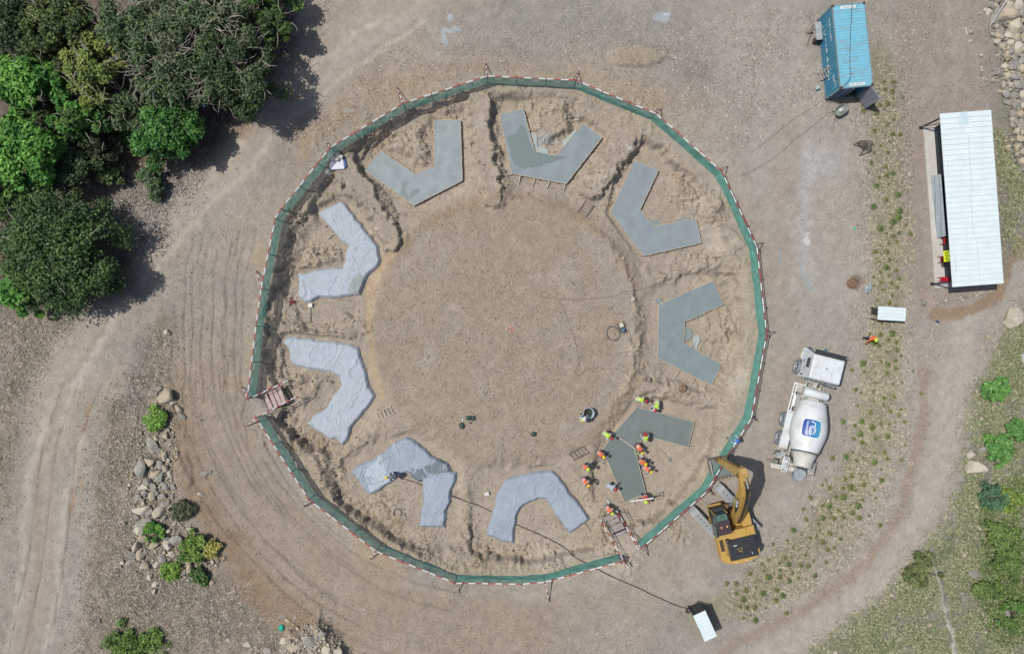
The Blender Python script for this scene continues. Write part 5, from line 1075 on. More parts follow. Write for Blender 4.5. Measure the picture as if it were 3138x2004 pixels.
# right hand stone bank
UR = [(2338+x/3.01, y/3.01, r) for x, y, r in ((2230,150,30),(2320,260,30),(2130,170,14),(2160,110,12),(2250,60,18),(2340,50,18),(2390,120,18),(2100,60,12),(2080,120,12),(2050,100,8),(2380,180,14),(2150,250,10),(2190,290,9),(2260,330,14),(2330,340,12),(2390,340,12),(2180,350,14),(2140,390,14),(2280,400,14),(2340,450,20),(2390,450,12),(2270,470,14),(2200,430,14),(2240,520,13),(2320,540,14),(2380,560,14),(2160,680,16),(2130,640,10),(2220,620,14),(2300,600,16),(2370,640,16),(2250,700,12),(2320,720,16),(2210,800,13),(2180,850,10),(2270,790,14),(2350,800,18),(2240,870,14),(2310,880,17),(2390,880,14),(2250,950,12),(2330,970,18),(2300,1050,14),(2370,1060,16),(2390,980,12),(2320,1120,14),(2380,1150,14),(2340,1210,12),(2370,1280,16),(2400,1230,12),(2360,1350,10),(2390,1400,14),(2340,1420,8),(2390,1480,12),(2060,740,6),(2030,730,5),(2010,630,6))]
for x, y, r in UR: rock(min(x, 3150), y, r*1.2, 'weathered angular boulder in the stone bank at the upper right', 'boulders of the upper right stone bank', squash=.85)
for _ in range(120):
    x, y, _r = rnd.choice(UR); rock(x+rnd.gauss(0, 18), y+rnd.gauss(0, 22), rnd.uniform(3, 8), 'small stone filling the gaps of the upper right stone bank', 'small stones of the upper right bank', cat='stone', name='stone')
for (x, y, r, lb) in ((2974,100,8,'single pinkish boulder on the reddish soil beside a short post'), (2972,128,6,'small pale boulder just below the short post, upper right'), (2828,930,11,'grey boulder on the ground right of the small shelter'), (3100,975,34,'large pale boulder in the scrub at the right edge'), (2986,1432,27,'big round pale boulder on the right with a brown stone above it'), (2972,1392,14,'brown flat stone leaning on the big round pale boulder'), (3010,1378,11,'lilac grey stone above the big round boulder'),
    (3026,1035,9,'small brown boulder under the large one at the right edge'), (3044,1042,8,'second small brown stone under the large one at the right edge'), (3010,1065,7,'yellowish stone at the edge of the right road'), (2606,1676,5,'pale stone on the brown path strip, bottom right'), (2532,1750,5,'orange stone beside the brown path strip, bottom right'), (2844,1912,9,'pinkish stone alone in the grass at the bottom right'), (2842,1888,8,'blue grey stone above the pinkish one at the bottom right'), (3050,1824,14,'dark grey boulder among the green bushes, bottom right'),
    (2560,2000,10,'white stone cut by the bottom edge of the grass'), (2984,1755,13,'flat grey stone left of the green bushes'), (3004,1285,8,'yellow stone at the side of the right road'), (3085,1880,12,'grey stone in the lower right corner'), (2690,808,7,'orange stone in the planted strip, middle right'), (2768,668,4,'white stone near the shed, left of the tiled ramp'), (2095,1592,5,'pale stone beside the excavator track')):
    rock(x, y, r*1.3, lb, None, (rnd.choice([2, 5, 8]) if 'pale' in lb or 'white' in lb else rnd.choice([1, 4, 7]) if 'grey' in lb or 'dark' in lb else rnd.choice([0, 3, 6])))
for k in range(34):
    f = k/33; x = 2338+(1560+f*540)/3.01; y = 500+(1285-110*f**1.5+12*math.sin(k*2.3))/3.01
    rock(x, y, rnd.uniform(4, 6.5), 'pinkish stone in the low curved row south of the shed', 'stones of the low row south of the shed', cat='stone', name='stone')
for (x, y) in crop(2338, 1504, [(1280,860),(1380,840),(1420,860),(1240,880),(1180,960),(1220,985),(1130,1000),(1090,1030),(1190,1010),(1060,1060),(1850,590),(1900,620),(1960,540),(2040,560),(1800,640),(1880,180),(1930,200),(1960,140),(1720,200),(1660,380),(1960,270),(2080,380),(2030,400),(560,1450),(600,1480),(440,1430),(480,1410),(1830,560),(2000,350),(1740,100),(1650,300)]):
    rock(x, y, rnd.uniform(4, 9), 'pale stone half buried in the grassy slope at the lower right', 'pale stones in the lower right grass', cat='stone', name='stone')
for _ in range(60):
    a = rnd.uniform(0, 6.28); rr = rnd.choice([rnd.uniform(330, 400), rnd.uniform(480, 580)])*1.3032; x = 1557+rr*math.cos(a); y = 1010+rr*math.sin(a)
    rock(x, y, rnd.uniform(2.2, 5), 'loose stone on the rough excavated soil inside the fence', 'loose stones inside the fence', cat='stone', name='stone')
for (x, y) in [(1600+x/3.01, 500+y/3.01) for x, y in ((905,830),(1000,1075),(1020,1255),(1120,1440),(935,880))]: rock(x, y, rnd.uniform(6, 10), 'brown rock on the scarp at the right rim of the level yard', 'rocks on the scarp of the level yard')
# pale outcrop at the bottom
for (x, y, r) in ((950,1960,34),(900,1985,26),(1000,1990,26),(985,1945,16),(870,1965,18),(1040,2000,18),(880,1900,12),(905,1893,9),(862,1890,9),(820,1990,16),(760,1975,14),(700,1960,12),(740,1910,10)):
    rock(x, y, r, 'pale rock of the low outcrop at the bottom edge', 'rocks of the outcrop at the bottom edge', squash=.4)
simple(MB().ell((0, 0, .08), (.22, .3, .1), 8, 5), 'teal_cloth', 'crumpled teal cloth beside the stones at the bottom', 'cloth', mat('teal_cloth', (40,170,140), .8, .2, 6), G(863, 1922), smooth=True)
# ================================================================ LEAVES
def leaf_mat(name, rgb, v=.35, tr=.12):
    m = mat(name, rgb, .6, .01, 1, spec=.3); t = m.node_tree; b = t.nodes['Principled BSDF']; va = t.nodes.new('ShaderNodeVertexColor'); va.layer_name = 'Col'; t.links.new(va.outputs['Color'], b.inputs['Base Color'])
    b.inputs['Subsurface Weight'].default_value = 0.0; return m
LEAF = leaf_mat('leaf_green', (90,120,60)); BARK = mat('pale_bark', (170,164,150), .9, .25, 4); BARKD = mat('dark_bark', (96,80,64), .9, .25, 4)
DES = .16; LGAIN = 1.12
def leaves(cen, spread, n, size, cols, rs, up=.55, asp=2.0, jit=.30):
    """numpy arrays of leaf quads; cen (k,3), spread (k,)"""
    k = len(cen); per = max(1, n//k); C0 = np.repeat(cen, per, 0); S0 = np.repeat(spread, per)
    d = rs.normal(size=C0.shape); d /= np.linalg.norm(d, axis=1)[:, None]+1e-6
    rad = rs.rand(len(C0))**.5; d[:, 2] *= .75; Pp = C0+d*(S0*rad)[:, None]
    N_ = d*.6+np.array([0, 0, up])+rs.normal(size=d.shape)*.55; N_ /= np.linalg.norm(N_, axis=1)[:, None]
    A = rs.normal(size=d.shape); A -= N_*(A*N_).sum(1)[:, None]; A /= np.linalg.norm(A, axis=1)[:, None]; B = np.cross(N_, A)
    s = size*(.6+.8*rs.rand(len(C0)))[:, None]; A = A*s*asp*.5; B = B*s*.5
    V_ = np.stack([Pp-A, Pp+B, Pp+A, Pp-B], 1).reshape(-1, 3); F_ = np.arange(len(V_)).reshape(-1, 4)
    cl = np.array([lin(c) for c in cols])*K; lum = cl@np.array([.3, .6, .1]); cl = cl*(1-DES)+lum[:, None]*DES; cl = cl*LGAIN; cc = np.repeat(rs.randint(0, len(cols), k), per); c = cl[cc]*(1+jit*(rs.rand(len(C0), 1)-.5)*2); c = np.clip(c, 0, 1)
    c4 = np.concatenate([c, np.ones((len(c), 1))], 1); return V_, F_, np.repeat(c4, 4, 0)
def tree(px, py, rpx, h, label, cols, n=9000, clumps=60, size=.17, seed=1, gaps=.0, bark=None, name='tree', grp=None, cat='tree', ry=None, twigs=0, thick=.9, asp=2.0, jit=.3):
    rs = np.random.RandomState(seed); rpx *= 1.06; r = rpx/SC*(H-h*.8)/H; ry_ = (ry or rpx)/SC*(H-h*.8)/H; c = P(px, py, h*.8); g = hz(c.x, c.y); t = thing(name, label, cat, (c.x, c.y, g), 0, grp)
    cen = []
    lobes = [(0, 0, 1.0)]+[(rs.uniform(-.45, .45), rs.uniform(-.45, .45), rs.uniform(.45, .7)) for _ in range(4)]
    tr_ = 0
    while len(cen) < clumps:
        tr_ += 1
        if tr_ > clumps*6: gaps = 0
        lx, ly, lr = lobes[rs.randint(len(lobes))]; a = rs.uniform(0, 6.283); q = rs.rand()**.5*lr; x = lx+q*math.cos(a); y = ly+q*math.sin(a); R_ = math.hypot(x, y)
        if R_ > 1.0: continue
        top = h*(.62+.38*math.sqrt(max(0, 1-R_*R_))); z = top-rs.rand()**1.6*h*.45*thick+rs.normal()*h*.04
        if gaps and vnoise(np.array([x*r+px]), np.array([y*r+py]), 1.1, seed+50)[0] < gaps: continue
        cen.append((x*r, y*ry_, max(.3, z)))
    cen = np.array(cen); sp = (r*.17+.12)*(.6+.8*rs.rand(len(cen)))*(1-.3*gaps)
    V_, F_, c4 = leaves(cen, sp, n, size, cols, rs, asp=asp, jit=jit)
    link_mesh('crown', np_mesh('crown', V_, F_, c4), LEAF, t)
    tb = MB(); R_ = random.Random(seed); k0 = Vector((0, 0, h*.35)); rb = .05+.03*h; tb.tube([(0, 0, -.3), (R_.uniform(-.1, .1), R_.uniform(-.1, .1), h*.18), k0], [rb*1.3, rb, rb*.8], 8); tb.build('trunk', bark or BARKD, t, True)
    lm = MB()
    for i in range(min(16, len(cen))):
        e = Vector(cen[i*len(cen)//16 if len(cen) > 16 else i]); m = k0.lerp(e, .5)+Vector((R_.uniform(-.2, .2), R_.uniform(-.2, .2), .15)); lm.tube([k0, m, e], [rb*.55, rb*.35, rb*.12], 5)
    if lm.v: lm.build('limb', bark or BARKD, t, True)
    if twigs:
        tw = MB()
        for i in range(twigs):
            a = R_.uniform(0, 6.28); q = R_.uniform(.1, .85); p = Vector((q*r*math.cos(a), q*ry_*math.sin(a), h*(.62+.38*math.sqrt(1-q*q))-R_.uniform(.05, .4))); d = Vector((math.cos(a+R_.uniform(-1, 1)), math.sin(a+R_.uniform(-1, 1)), R_.uniform(-.1, .3))); pts = [p]
            for _ in range(4): d = (d+Vector((R_.uniform(-.6, .6), R_.uniform(-.6, .6), R_.uniform(-.15, .15)))).normalized(); p = p+d*R_.uniform(.18, .42); pts.append(p)
            w_ = R_.uniform(.012, .03); tw.tube(pts, [w_*1.3, w_*1.2, w_, w_*.7, w_*.4], 4)
        tw.build('twigs', BARK, t)
    return t
G1 = [(58,96,32),(72,112,38),(88,128,44),(46,80,30)]; G2 = [(86,146,34),(102,160,42),(66,124,30)]; G3 = [(92,116,36),(110,134,42),(128,144,48)]; G4 = [(76,104,54),(90,112,64),(62,90,46),(102,116,80)]; G5 = [(54,104,34),(64,120,38),(76,132,44),(44,88,30)]
WG = 'trees of the wood at the upper left'
T = lambda x, y: (x*1.3032, y*1.3032)
for k, (x, y, r, h, lb, cols, n, cl, sz, gp, tw, ry, bk) in enumerate([
    (120, 590, 150, 4.6, 'broad dark green tree standing alone beside the left track bend', [(62,92,40),(72,104,46),(52,78,36),(84,116,52)], 34000, 170, .13, .0, 30, 140, None),
    (48, 690, 58, 3.6, 'bright green long leaved bush tree under the broad dark tree', G2, 8000, 45, .2, .0, 0, 48, None),
    (385, 308, 84, 3.8, 'dense round bright green tree at the lower edge of the wood', G5, 18000, 110, .16, .0, 0, 78, None),
    (70, 190, 88, 5.2, 'tall bright green tree at the left edge below the olive one', G2, 15000, 70, .2, .25, 6, 70, None),
    (70, 345, 105, 5.0, 'large bright green tree at the left edge above the lone broad tree', G2, 20000, 90, .2, .28, 0, 100, None),
    (40, 60, 110, 4.6, 'very dark olive tree in the top left corner', [(48,70,34),(58,82,38),(66,88,42)], 13000, 80, .15, .25, 10, 80, None),
    (135, 70, 90, 5.6, 'yellowish olive tree near the top left corner', [(76,96,40),(88,108,44),(64,84,36)], 15000, 80, .15, .2, 16, 80, None),
    (225, 160, 78, 5.4, 'yellow green tree with pale forked branches', G3, 12000, 66, .15, .30, 40, 85, None),
    (300, 60, 90, 5.2, 'grey green feathery tree at the top, left of the forked acacias', G4, 13000, 80, .13, .28, 60, 70, None),
    (385, 130, 115, 5.4, 'sparse grey green acacia with many bare pale branches', G4, 17000, 100, .13, .30, 150, 110, BARK),
    (500, 60, 95, 5.2, 'grey green acacia with bare twisted branches at the top edge', G4+[(64,84,48)], 14000, 80, .13, .30, 110, 70, BARK),
    (545, 165, 105, 5.4, 'dark leafy acacia whose shadow falls on the track', [(58,84,40),(70,96,46),(82,104,56),(50,74,36)], 17000, 100, .13, .30, 70, 110, BARK),
    (640, 52, 46, 3.6, 'small dark green tree at the right end of the wood', [(58,84,34),(70,98,38)], 7000, 40, .14, .1, 6, 46, None),
    (300, 240, 70, 3.8, 'thin dull green tree beside the bare soil patch', G4, 7000, 50, .13, .4, 30, 60, None),
    (170, 400, 70, 3.0, 'low dark shrub tree below the bright tree', [(64,86,46),(54,74,40),(78,98,54)], 9000, 55, .13, .2, 6, 55, None),
    (185, 285, 60, 4.2, 'small bright green tree in the middle of the wood', G2+G1, 8000, 45, .18, .25, 6, 55, None),
    (120, 300, 70, 3.4, 'dark understorey tree between the two bright green trees', [(50,66,38),(60,78,44)], 8000, 60, .13, .1, 0, 90, None),
    (225, 330, 50, 2.6, 'low dark understorey tree in the shade, middle of the wood', [(46,60,36),(58,72,42)], 5000, 40, .12, .2, 4, 60, None),
    (30, 130, 60, 4.0, 'dull dark tree between the corner tree and the bright tree', [(50,64,36),(62,80,40)], 7000, 50, .14, .1, 4, 60, None),
    (430, 0, 120, 4.4, 'grey green acacia crown cut by the top edge', G4, 12000, 80, .13, .2, 50, 50, BARK),
    (450, 200, 70, 4.4, 'thin grey acacia in front of the dense round tree', G4, 8000, 60, .12, .3, 50, 60, BARK),
    (-40, 470, 80, 4.2, 'dark tree mostly cut off by the left edge', G1, 8000, 50, .15, .2, 0, 90, None),
    (600, -30, 80, 4.4, 'dark green tree cut by the top edge above the acacias', G1, 9000, 50, .14, .3, 20, 50, None),
    ]):
    X, Y = T(x, y); tree(X, Y, r*1.3032, h, lb, cols, int(n*1.35), cl, sz*.86, 100+k, gp, bk, 'tree', WG, 'tree', ry*1.3032, tw)
SHG = 'shrubs scattered round the site'
for k, (x, y, r, h, lb, cols, n, sz) in enumerate([
    (250, 405, 36, 1.5, 'pale green shrub on the dry slope below the wood', [(92,116,58),(104,128,66)], 3500, .11), (345, 425, 38, 1.3, 'blue green shrub on the dry slope, nearest to the track', [(84,110,68),(96,120,74)], 4000, .11), (370,450,20,.8,'small shrub touching the nearest blue green shrub',[(80,104,62)],1200,.1), (285,315,24,1.3,'narrow shrub left of the dense round tree',[(88,108,60)],1500,.11),
    (372, 985, 34, .5, 'bright green creeping bush at the head of the left rock pile', [(104,150,40),(120,164,48)], 3500, .13), (425, 1200, 30, .7, 'dull green grassy shrub right of the rock pile', [(88,98,62),(100,108,74)], 2500, .1), (360, 1250, 24, .6, 'small bright green bush growing over the rock pile', G2+[(110,150,40)], 2200, .12),
    (450, 1285, 38, .8, 'large bright green bush at the right foot of the rock pile', [(112,150,48),(126,160,56),(90,124,42)], 5000, .14), (495, 1288, 26, .6, 'yellow bush beside the large bright green one', [(170,160,60),(150,150,56)], 1800, .12), (402, 1345, 26, .6, 'lime green bush at the lower end of the rock pile', [(120,160,40),(108,148,40)], 2200, .13),
    (465, 1355, 22, .6, 'round dark green bush below the large bright one', [(78,112,50)], 1500, .11), (300, 1520, 60, .5, 'low bright green patch cut by the bottom edge, left side', [(104,138,44),(90,124,42)], 4500, .11), (365, 1505, 40, .4, 'small low green patch at the bottom, left side', [(104,138,44)], 1500, .1),
    (2350, 920, 34, .8, 'spiky green plant with red flowers at the right edge', [(84,140,54),(96,152,60)], 2200, .16), (2345, 1060, 40, .8, 'spiky green plant with red flowers above the big round boulder', [(84,140,54),(100,150,60)], 2600, .16), (2395,1010,26,.8,'spiky green plant cut by the right edge',[(84,140,54)],1400,.16),
    (2340, 1165, 36, .9, 'blue green shrub left of a yellow green one, right side', [(70,108,74),(82,120,80)], 3000, .13), (2375, 1175, 32, .8, 'yellow green shrub beside the blue green shrub, right side', [(112,140,44),(128,150,50)], 2400, .13), (2360, 1250, 40, .8, 'bright green bush near the right edge, upper one', [(92,120,50),(104,134,54)], 3400, .13), (2368, 1325, 46, .8, 'bright green bush near the right edge, below the upper one', [(88,116,48),(102,130,52)], 4200, .13),
    (2318, 1395, 40, .7, 'bright green bush near the right edge, third from the top', [(88,114,50),(106,132,54)], 3600, .13), (2385, 1450, 40, .7, 'bright green bush in the lower right corner area', [(88,124,48)], 2400, .13), (2180, 1345, 44, .8, 'rounded olive bush above the pale footpath, bottom right', [(104,116,62),(90,106,52),(116,124,70)], 3600, .12), (2130, 1350, 18, .5, 'little olive bush left of the rounded one, bottom right', [(96,112,58)], 900, .11)]):
    X, Y = T(x, y); tree(X, Y, r*1.3032*.92, h, lb, cols, n, 34, sz*.85, 300+k, (.42 if y > 900 and x > 2000 else .38 if x == 372 else .3), None, 'shrub', SHG, 'shrub')
# ================================================================ GRASS TUFTS of the planted strip
def tuft_mesh(seed, n=60, r=.30, h=.35, cols=((98,120,64),(114,130,76),(138,144,100))):
    rs = np.random.RandomState(seed); a = rs.rand(n)*6.283; L = r*(.5+.7*rs.rand(n)); hh = h*(.4+.8*rs.rand(n)); x0 = rs.normal(size=(n, 2))*r*.2; w_ = .022
    b = np.stack([x0[:, 0], x0[:, 1], np.zeros(n)], 1); d = np.stack([np.cos(a), np.sin(a), np.zeros(n)], 1); s = np.stack([-np.sin(a), np.cos(a), np.zeros(n)], 1)*w_
    m = b+d*L[:, None]*.5+np.stack([0*a, 0*a, hh*.9], 1); e = b+d*L[:, None]+np.stack([0*a, 0*a, hh*.6], 1)
    V_ = np.stack([b-s, b+s, m+s, m-s, m-s, m+s, e+s*.3, e-s*.3], 1).reshape(-1, 3); F_ = np.arange(len(V_)).reshape(-1, 4); cl = np.array([lin(c) for c in cols])*K; c = cl[rs.randint(0, len(cols), n)]*(.8+.4*rs.rand(n, 1)); c4 = np.repeat(np.concatenate([c, np.ones((n, 1))], 1), 8, 0)
    me = np_mesh('grass_tuft', V_, F_, c4); me.materials.append(LEAF); return me
TM = [tuft_mesh(k, 110) for k in range(3)]+[tuft_mesh(10+k, 60, .24, .25, ((128,134,84),(146,140,100),(110,124,70))) for k in range(3)]
strip = [(2068,190,95),(2075,330,80),(2090,480,60),(2095,640,50),(2085,760,60),(2080,880,100),(2060,1000,110),(2020,1110,110),(1960,1210,120),(1880,1300,130),(1790,1370,120),(1720,1410,90)]
cnt = 0; tries = 0; placed = []
while cnt < 235 and tries < 9000:
    tries += 1; i = rnd.randrange(len(strip)-1); f = rnd.random(); a, b = strip[i], strip[i+1]; w_ = a[2]*(1-f)+b[2]*f; x = a[0]+(b[0]-a[0])*f; y = a[1]+(b[1]-a[1])*f; d = Vector((b[0]-a[0], b[1]-a[1])).normalized(); q = rnd.gauss(0, .3)*w_; x += -d.y*q; y += d.x*q
    if 930 > y > 700 and rnd.random() < .4: continue
    if any((x-u)**2+(y-v)**2 < 15**2 for u, v in placed): continue
    placed.append((x, y)); p = G(x*1.3032, y*1.3032); gk = rnd.random() < .33; o = bpy.data.objects.new('grass_tuft', TM[rnd.randrange(3)+(0 if gk else 3)]); COL.objects.link(o); s = rnd.uniform(.35, .95)
    o.location = p; o.scale = (s, s, s); o.rotation_euler = (0, 0, rnd.uniform(0, 6.28)); cnt += 1
    tag(o, 'green grass tuft in the planted strip along the right side' if gk else 'drying yellowish grass tuft in the planted strip along the right side', 'grass tuft', 'green tufts in the planted strip' if gk else 'drying tufts in the planted strip')
# ================================================================ loose ground cover
def cover(name, label, polys, n, size, cols, seed, hgt=.12, asp=3.0, clump=1.5, thr=.45):
    rs = np.random.RandomState(seed); pts = []
    A = np.array([p for pp in polys for p in pp]); x0, y0 = A.min(0); x1, y1 = A.max(0)
    while sum(len(p) for p in pts) < n:
        X = rs.uniform(x0, x1, 60000); Y = rs.uniform(y0, y1, 60000); ok = np.zeros(len(X), bool); far = pdist([(2190,1290),(2215,1380),(2250,1560)], X, Y, False) > 7
        for pp in polys: ok |= sdf(pp, X+rs.normal(size=len(X))*22, Y+rs.normal(size=len(X))*22) > 0
        wx = (X*1.3032-CX)/SC; wy = (CY-Y*1.3032)/SC; ok &= far; ok &= vnoise(wx, wy, clump, seed+1)*.6+vnoise(wx, wy, clump*.3, seed+2)*.4 > thr-.28+rs.rand(len(X))*.62; pts.append(np.stack([wx[ok], wy[ok]], 1))
    Q = np.concatenate(pts)[:n]; fx = np.clip(Q[:, 0]/CS+NX/2, 0, NX).astype(int); fy = np.clip(Q[:, 1]/CS+NY/2, 0, NY).astype(int)
    C_ = np.concatenate([Q, (Z[fy, fx]+rs.rand(len(Q))*hgt)[:, None]], 1); V_, F_, c4 = leaves(C_, np.full(len(C_), .02), len(C_), size, cols, rs, up=.9, asp=asp, jit=.35)
    c = Vector((Q[:, 0].mean(), Q[:, 1].mean(), 0)); V_[:, 2] = np.maximum(V_[:, 2], np.repeat(Z[fy, fx], 4)+.01); o = link_mesh(name, np_mesh(name, V_-np.array([c.x, c.y, 0]), F_, c4), LEAF, None, c); return tag(o, label, 'grass', None, 'stuff')
right_p = [[(2300,920),(2420,720),(2420,1560),(1900,1560),(2090,1400),(2250,1210)], [(2330,300),(2420,300),(2420,600),(2370,560)]]
cover('green_grass', 'green and dry grass over the slope at the lower right', right_p, 60000, .06, [(130,138,88),(114,126,74),(156,154,116),(172,164,136),(104,116,64)], 601, .05, 3.5)
cover('leafy_ground_cover', 'bright leafy ground cover near the lower right edge', [[(2310,1170),(2420,1120),(2420,1520),(2360,1500),(2300,1400),(2330,1300)]], 9000, .085, [(100,130,52),(86,114,48),(120,144,64),(76,98,44)], 611, .22, 1.8, 1.2, .5)
left_p = [[(-10,745),(170,745),(70,900),(-10,1230)], [(380,760),(330,870),(255,970),(225,1150),(225,1310),(190,1545),(690,1545),(560,1410),(480,1340),(400,1200),(375,1000),(395,860)]]
cover('dry_grass', 'grey brown dry grass between the two left tracks', left_p, 30000, .05, [(156,144,122),(134,126,104),(176,164,140),(116,116,84),(158,150,132),(190,180,158)], 621, .04, 4)
cover('dry_grass', 'dry grass and litter on the slope under the wood', [[(180,430),(300,400),(430,390),(480,420),(420,500),(330,610),(250,500)], [(690,-10),(690,60),(600,260),(520,300),(640,120)]], 9000, .05, [(176,166,154),(140,130,118),(126,116,102),(190,180,168)], 631, .08, 4)
cover('dry_grass', 'straw coloured dry grass in the strip left of the shed', [[(2040,150),(2110,150),(2150,600),(2140,720),(2110,900),(2120,1050),(2040,1240),(1900,1400),(1720,1460),(1700,1410),(1880,1260),(1990,1090),(2030,900),(2050,700)]], 26000, .05, [(178,168,140),(150,142,112),(132,126,98),(184,174,146)], 641, .04, 5, 1.0, .42)
cover('dry_grass', 'sparse dry litter on the upper yard soil', [[(950,120),(1500,60),(2150,20),(2150,330),(1850,260),(1700,380),(1560,250),(1350,165),(1150,160),(930,215),(740,360),(700,320)]], 9000, .045, [(150,138,120),(200,188,166),(128,118,104)], 651, .03, 4, 1.6, .5)
# ================================================================ PEOPLE
SKIN = mat('brown_skin', (120,84,66), .6, .06, 5)
CL = {k: mat(k+'_cloth', c, .85, .12, 8, bump=.004) for k, c in dict(lime=(188,226,40), orange=(232,110,60), redorange=(216,66,44), navy=(42,52,84), jeans=(66,98,138), grey=(120,126,134), palegrey=(176,186,196), paleblue=(150,190,210), dark=(50,50,56), blue=(54,80,150), cream=(200,196,180), yellow=(214,210,60)).items()}
HAT = {k: mat(k+'_helmet', c, .3, .03, 5) for k, c in dict(red=(190,24,48), yellow=(240,206,30), lime=(206,232,70), white=(232,224,226), blue=(60,110,190)).items()}
REFL = mat('silver_reflective_tape', (210,214,206), .4, .05, 5); BOOT = mat('dark_boot_leather', (40,38,38), .7, .1, 8)
def joints(pose, mir=1, arms=None):
    # local: x forward, y left, z up. Returns dict of joints
    lean, crouch = pose   # radians of torso lean, knee bend metres
    hip = Vector((-.10-.25*math.sin(lean)*.6, 0, .92-crouch)); up = Vector((math.sin(lean), 0, math.cos(lean))); chest = hip+up*.36; neck = hip+up*.53; hd = (up+Vector((.35*math.sin(lean), 0, .1))).normalized(); head = neck+hd*.17
    J = dict(hip=hip, chest=chest, neck=neck, head=head, up=up)
    for s, n in ((1, 'l'), (-1, 'r')):
        off = .10*s*mir; J['hip'+n] = hip+Vector((0, .10*s, -.03)); foot = Vector((off, .15*s, .06)); J['ank'+n] = foot; J['toe'+n] = foot+Vector((.17, .02*s, -.03)); mid_ = (J['hip'+n]+foot)/2; J['knee'+n] = mid_+Vector((.06+crouch*.5, .02*s, .02)); J['sho'+n] = chest+up*.13+Vector((0, .20*s, 0))
    arms = arms or ((.35, .25, .75), (.35, -.2, .75))
    for n, s, a in (('l', 1, arms[0]), ('r', -1, arms[1])):
        sh_ = J['sho'+n]; hnd = Vector(a); v = hnd-sh_; L = v.length
        if L > .56: hnd = sh_+v*(.56/L)
        J['hand'+n] = hnd; m = (sh_+hnd)/2; bend = math.sqrt(max(0, .29**2-((hnd-sh_).length/2)**2)); J['elb'+n] = m+Vector((-.35, .45*s, -.75)).normalized()*bend
    return J
def remesh(mb, name, m, parent, vox, smooth=2):
    o = mb.build(name, m, parent, True); r = o.modifiers.new('r', 'REMESH'); r.mode = 'VOXEL'; r.voxel_size = vox; r.use_smooth_shade = True
    if smooth: s_ = o.modifiers.new('s', 'SMOOTH'); s_.iterations = smooth; s_.factor = .5
    return o
def person(hx_, hy_, face, pose, label, hat, top, legs, vest=None, arms=None, mir=1, long=True):
    J = joints(pose, mir, arms); hl = J['head']; c, s = math.cos(R(face)), math.sin(R(face)); z = 0
    for _ in range(3):
        p = P(hx_, hy_, hl.z+.1+z); bx, by = p.x-(hl.x*c-hl.y*s), p.y-(hl.x*s+hl.y*c); z = max(hz(bx, by), PADZ if any(inside([(v.x, v.y) for v in [P(a, b, PADZ) for a, b in pp]], np.array([bx]), np.array([by]))[0] for pp in PADS+CLOTHS) else -9)
    t = thing('person', label, 'person', (bx, by, z), R(face), 'people working on the site')
    up = J['up']; b = MB()
    b.tube([J['hip']-up*.08, J['hip'], J['hip']+up*.2, J['chest'], J['chest']+up*.12, J['neck']], [.09, .135, .115, .15, .12, .06], 12); b.tube([J['shol'], J['shor']], .06, 10)
    b.tube([J['neck']-up*.03, J['head']], [.055, .05], 10); hd = (J['head']-J['neck']).normalized(); fw = Vector((0, 1, 0)).cross(hd)*-1; fw = (Vector((1, 0, 0))-hd*hd.x).normalized() if abs(hd.x) < .95 else Vector((0, 0, -1))
    b.ell(J['head']+hd*.03, (.095, .078, .115), 14, 10); b.ell(J['head']+fw*.095+hd*.0, (.02, .014, .025), 6, 4); b.ell(J['head']+fw*.07-hd*.06, (.035, .035, .03), 8, 5)
    for q in (1, -1): b.ell(J['head']+Vector((0, .08*q, 0)), (.02, .012, .03), 6, 4)
    for n, q in (('l', 1), ('r', -1)):
        b.tube([J['hip'+n], J['knee'+n], J['ank'+n]], [.085, .058, .04], 10); b.tube([J['ank'+n]-Vector((.05, 0, .02)), J['toe'+n]], [.042, .035], 8)
        b.tube([J['sho'+n], J['elb'+n], J['hand'+n]], [.055, .042, .03], 10)
        d = (J['hand'+n]-J['elb'+n]).normalized(); h0 = J['hand'+n]; sd = d.cross(Vector((0, 0, 1))); sd = sd.normalized() if sd.length > .1 else Vector((0, 1, 0)); dn = d.cross(sd).normalized(); dn = dn if dn.z < 0 else -dn
        b.tube([h0, h0+d*.05, h0+d*.085], [.03, .036, .032], 8)
        for f, (o_, L_) in enumerate(((-.030, .055), (-.010, .068), (.010, .062), (.030, .046))):
            p0 = h0+d*.08+sd*o_; b.tube([p0, p0+d*L_*.6+dn*.012, p0+d*L_*.8+dn*.035], [.0105, .0098, .0085], 6)
        p0 = h0+d*.03+sd*.032*q; b.tube([p0, p0+sd*.03*q+d*.025+dn*.01, p0+sd*.03*q+d*.055+dn*.03], [.0125, .011, .009], 6)
    body = remesh(b, 'body', SKIN, t, .0095, 1)
    tr = MB(); tr.tube([J['hip']-up*.10, J['hip']+up*.06], [.12, .145], 12)
    for n in 'lr': tr.tube([J['hip'+n]+up*.02, J['knee'+n], J['ank'+n]+Vector((0, 0, .03))], [.108, .08, .068], 10)
    remesh(tr, 'trousers', CL[legs], t, .02, 2)
    bt = MB()
    for n in 'lr': bt.tube([J['ank'+n]+Vector((0, 0, .06)), J['ank'+n]-Vector((.0, 0, .0))], [.06, .06], 8); bt.tube([J['ank'+n]-Vector((.06, 0, .02)), J['toe'+n]+Vector((.03, 0, -.005))], [.05, .048], 8)
    remesh(bt, 'boots', BOOT, t, .016, 1)
    st = MB(); st.tube([J['hip']+up*.02, J['hip']+up*.2, J['chest'], J['chest']+up*.13, J['neck']-up*.01], [.155, .145, .172, .14, .075], 14); st.tube([J['shol'], J['shor']], .083, 10)
    for n in 'lr': st.tube([J['sho'+n], J['elb'+n], J['elb'+n].lerp(J['hand'+n], .85 if long else .1)], [.082, .06, .046], 10)
    remesh(st, 'shirt', CL[top], t, .018, 2)
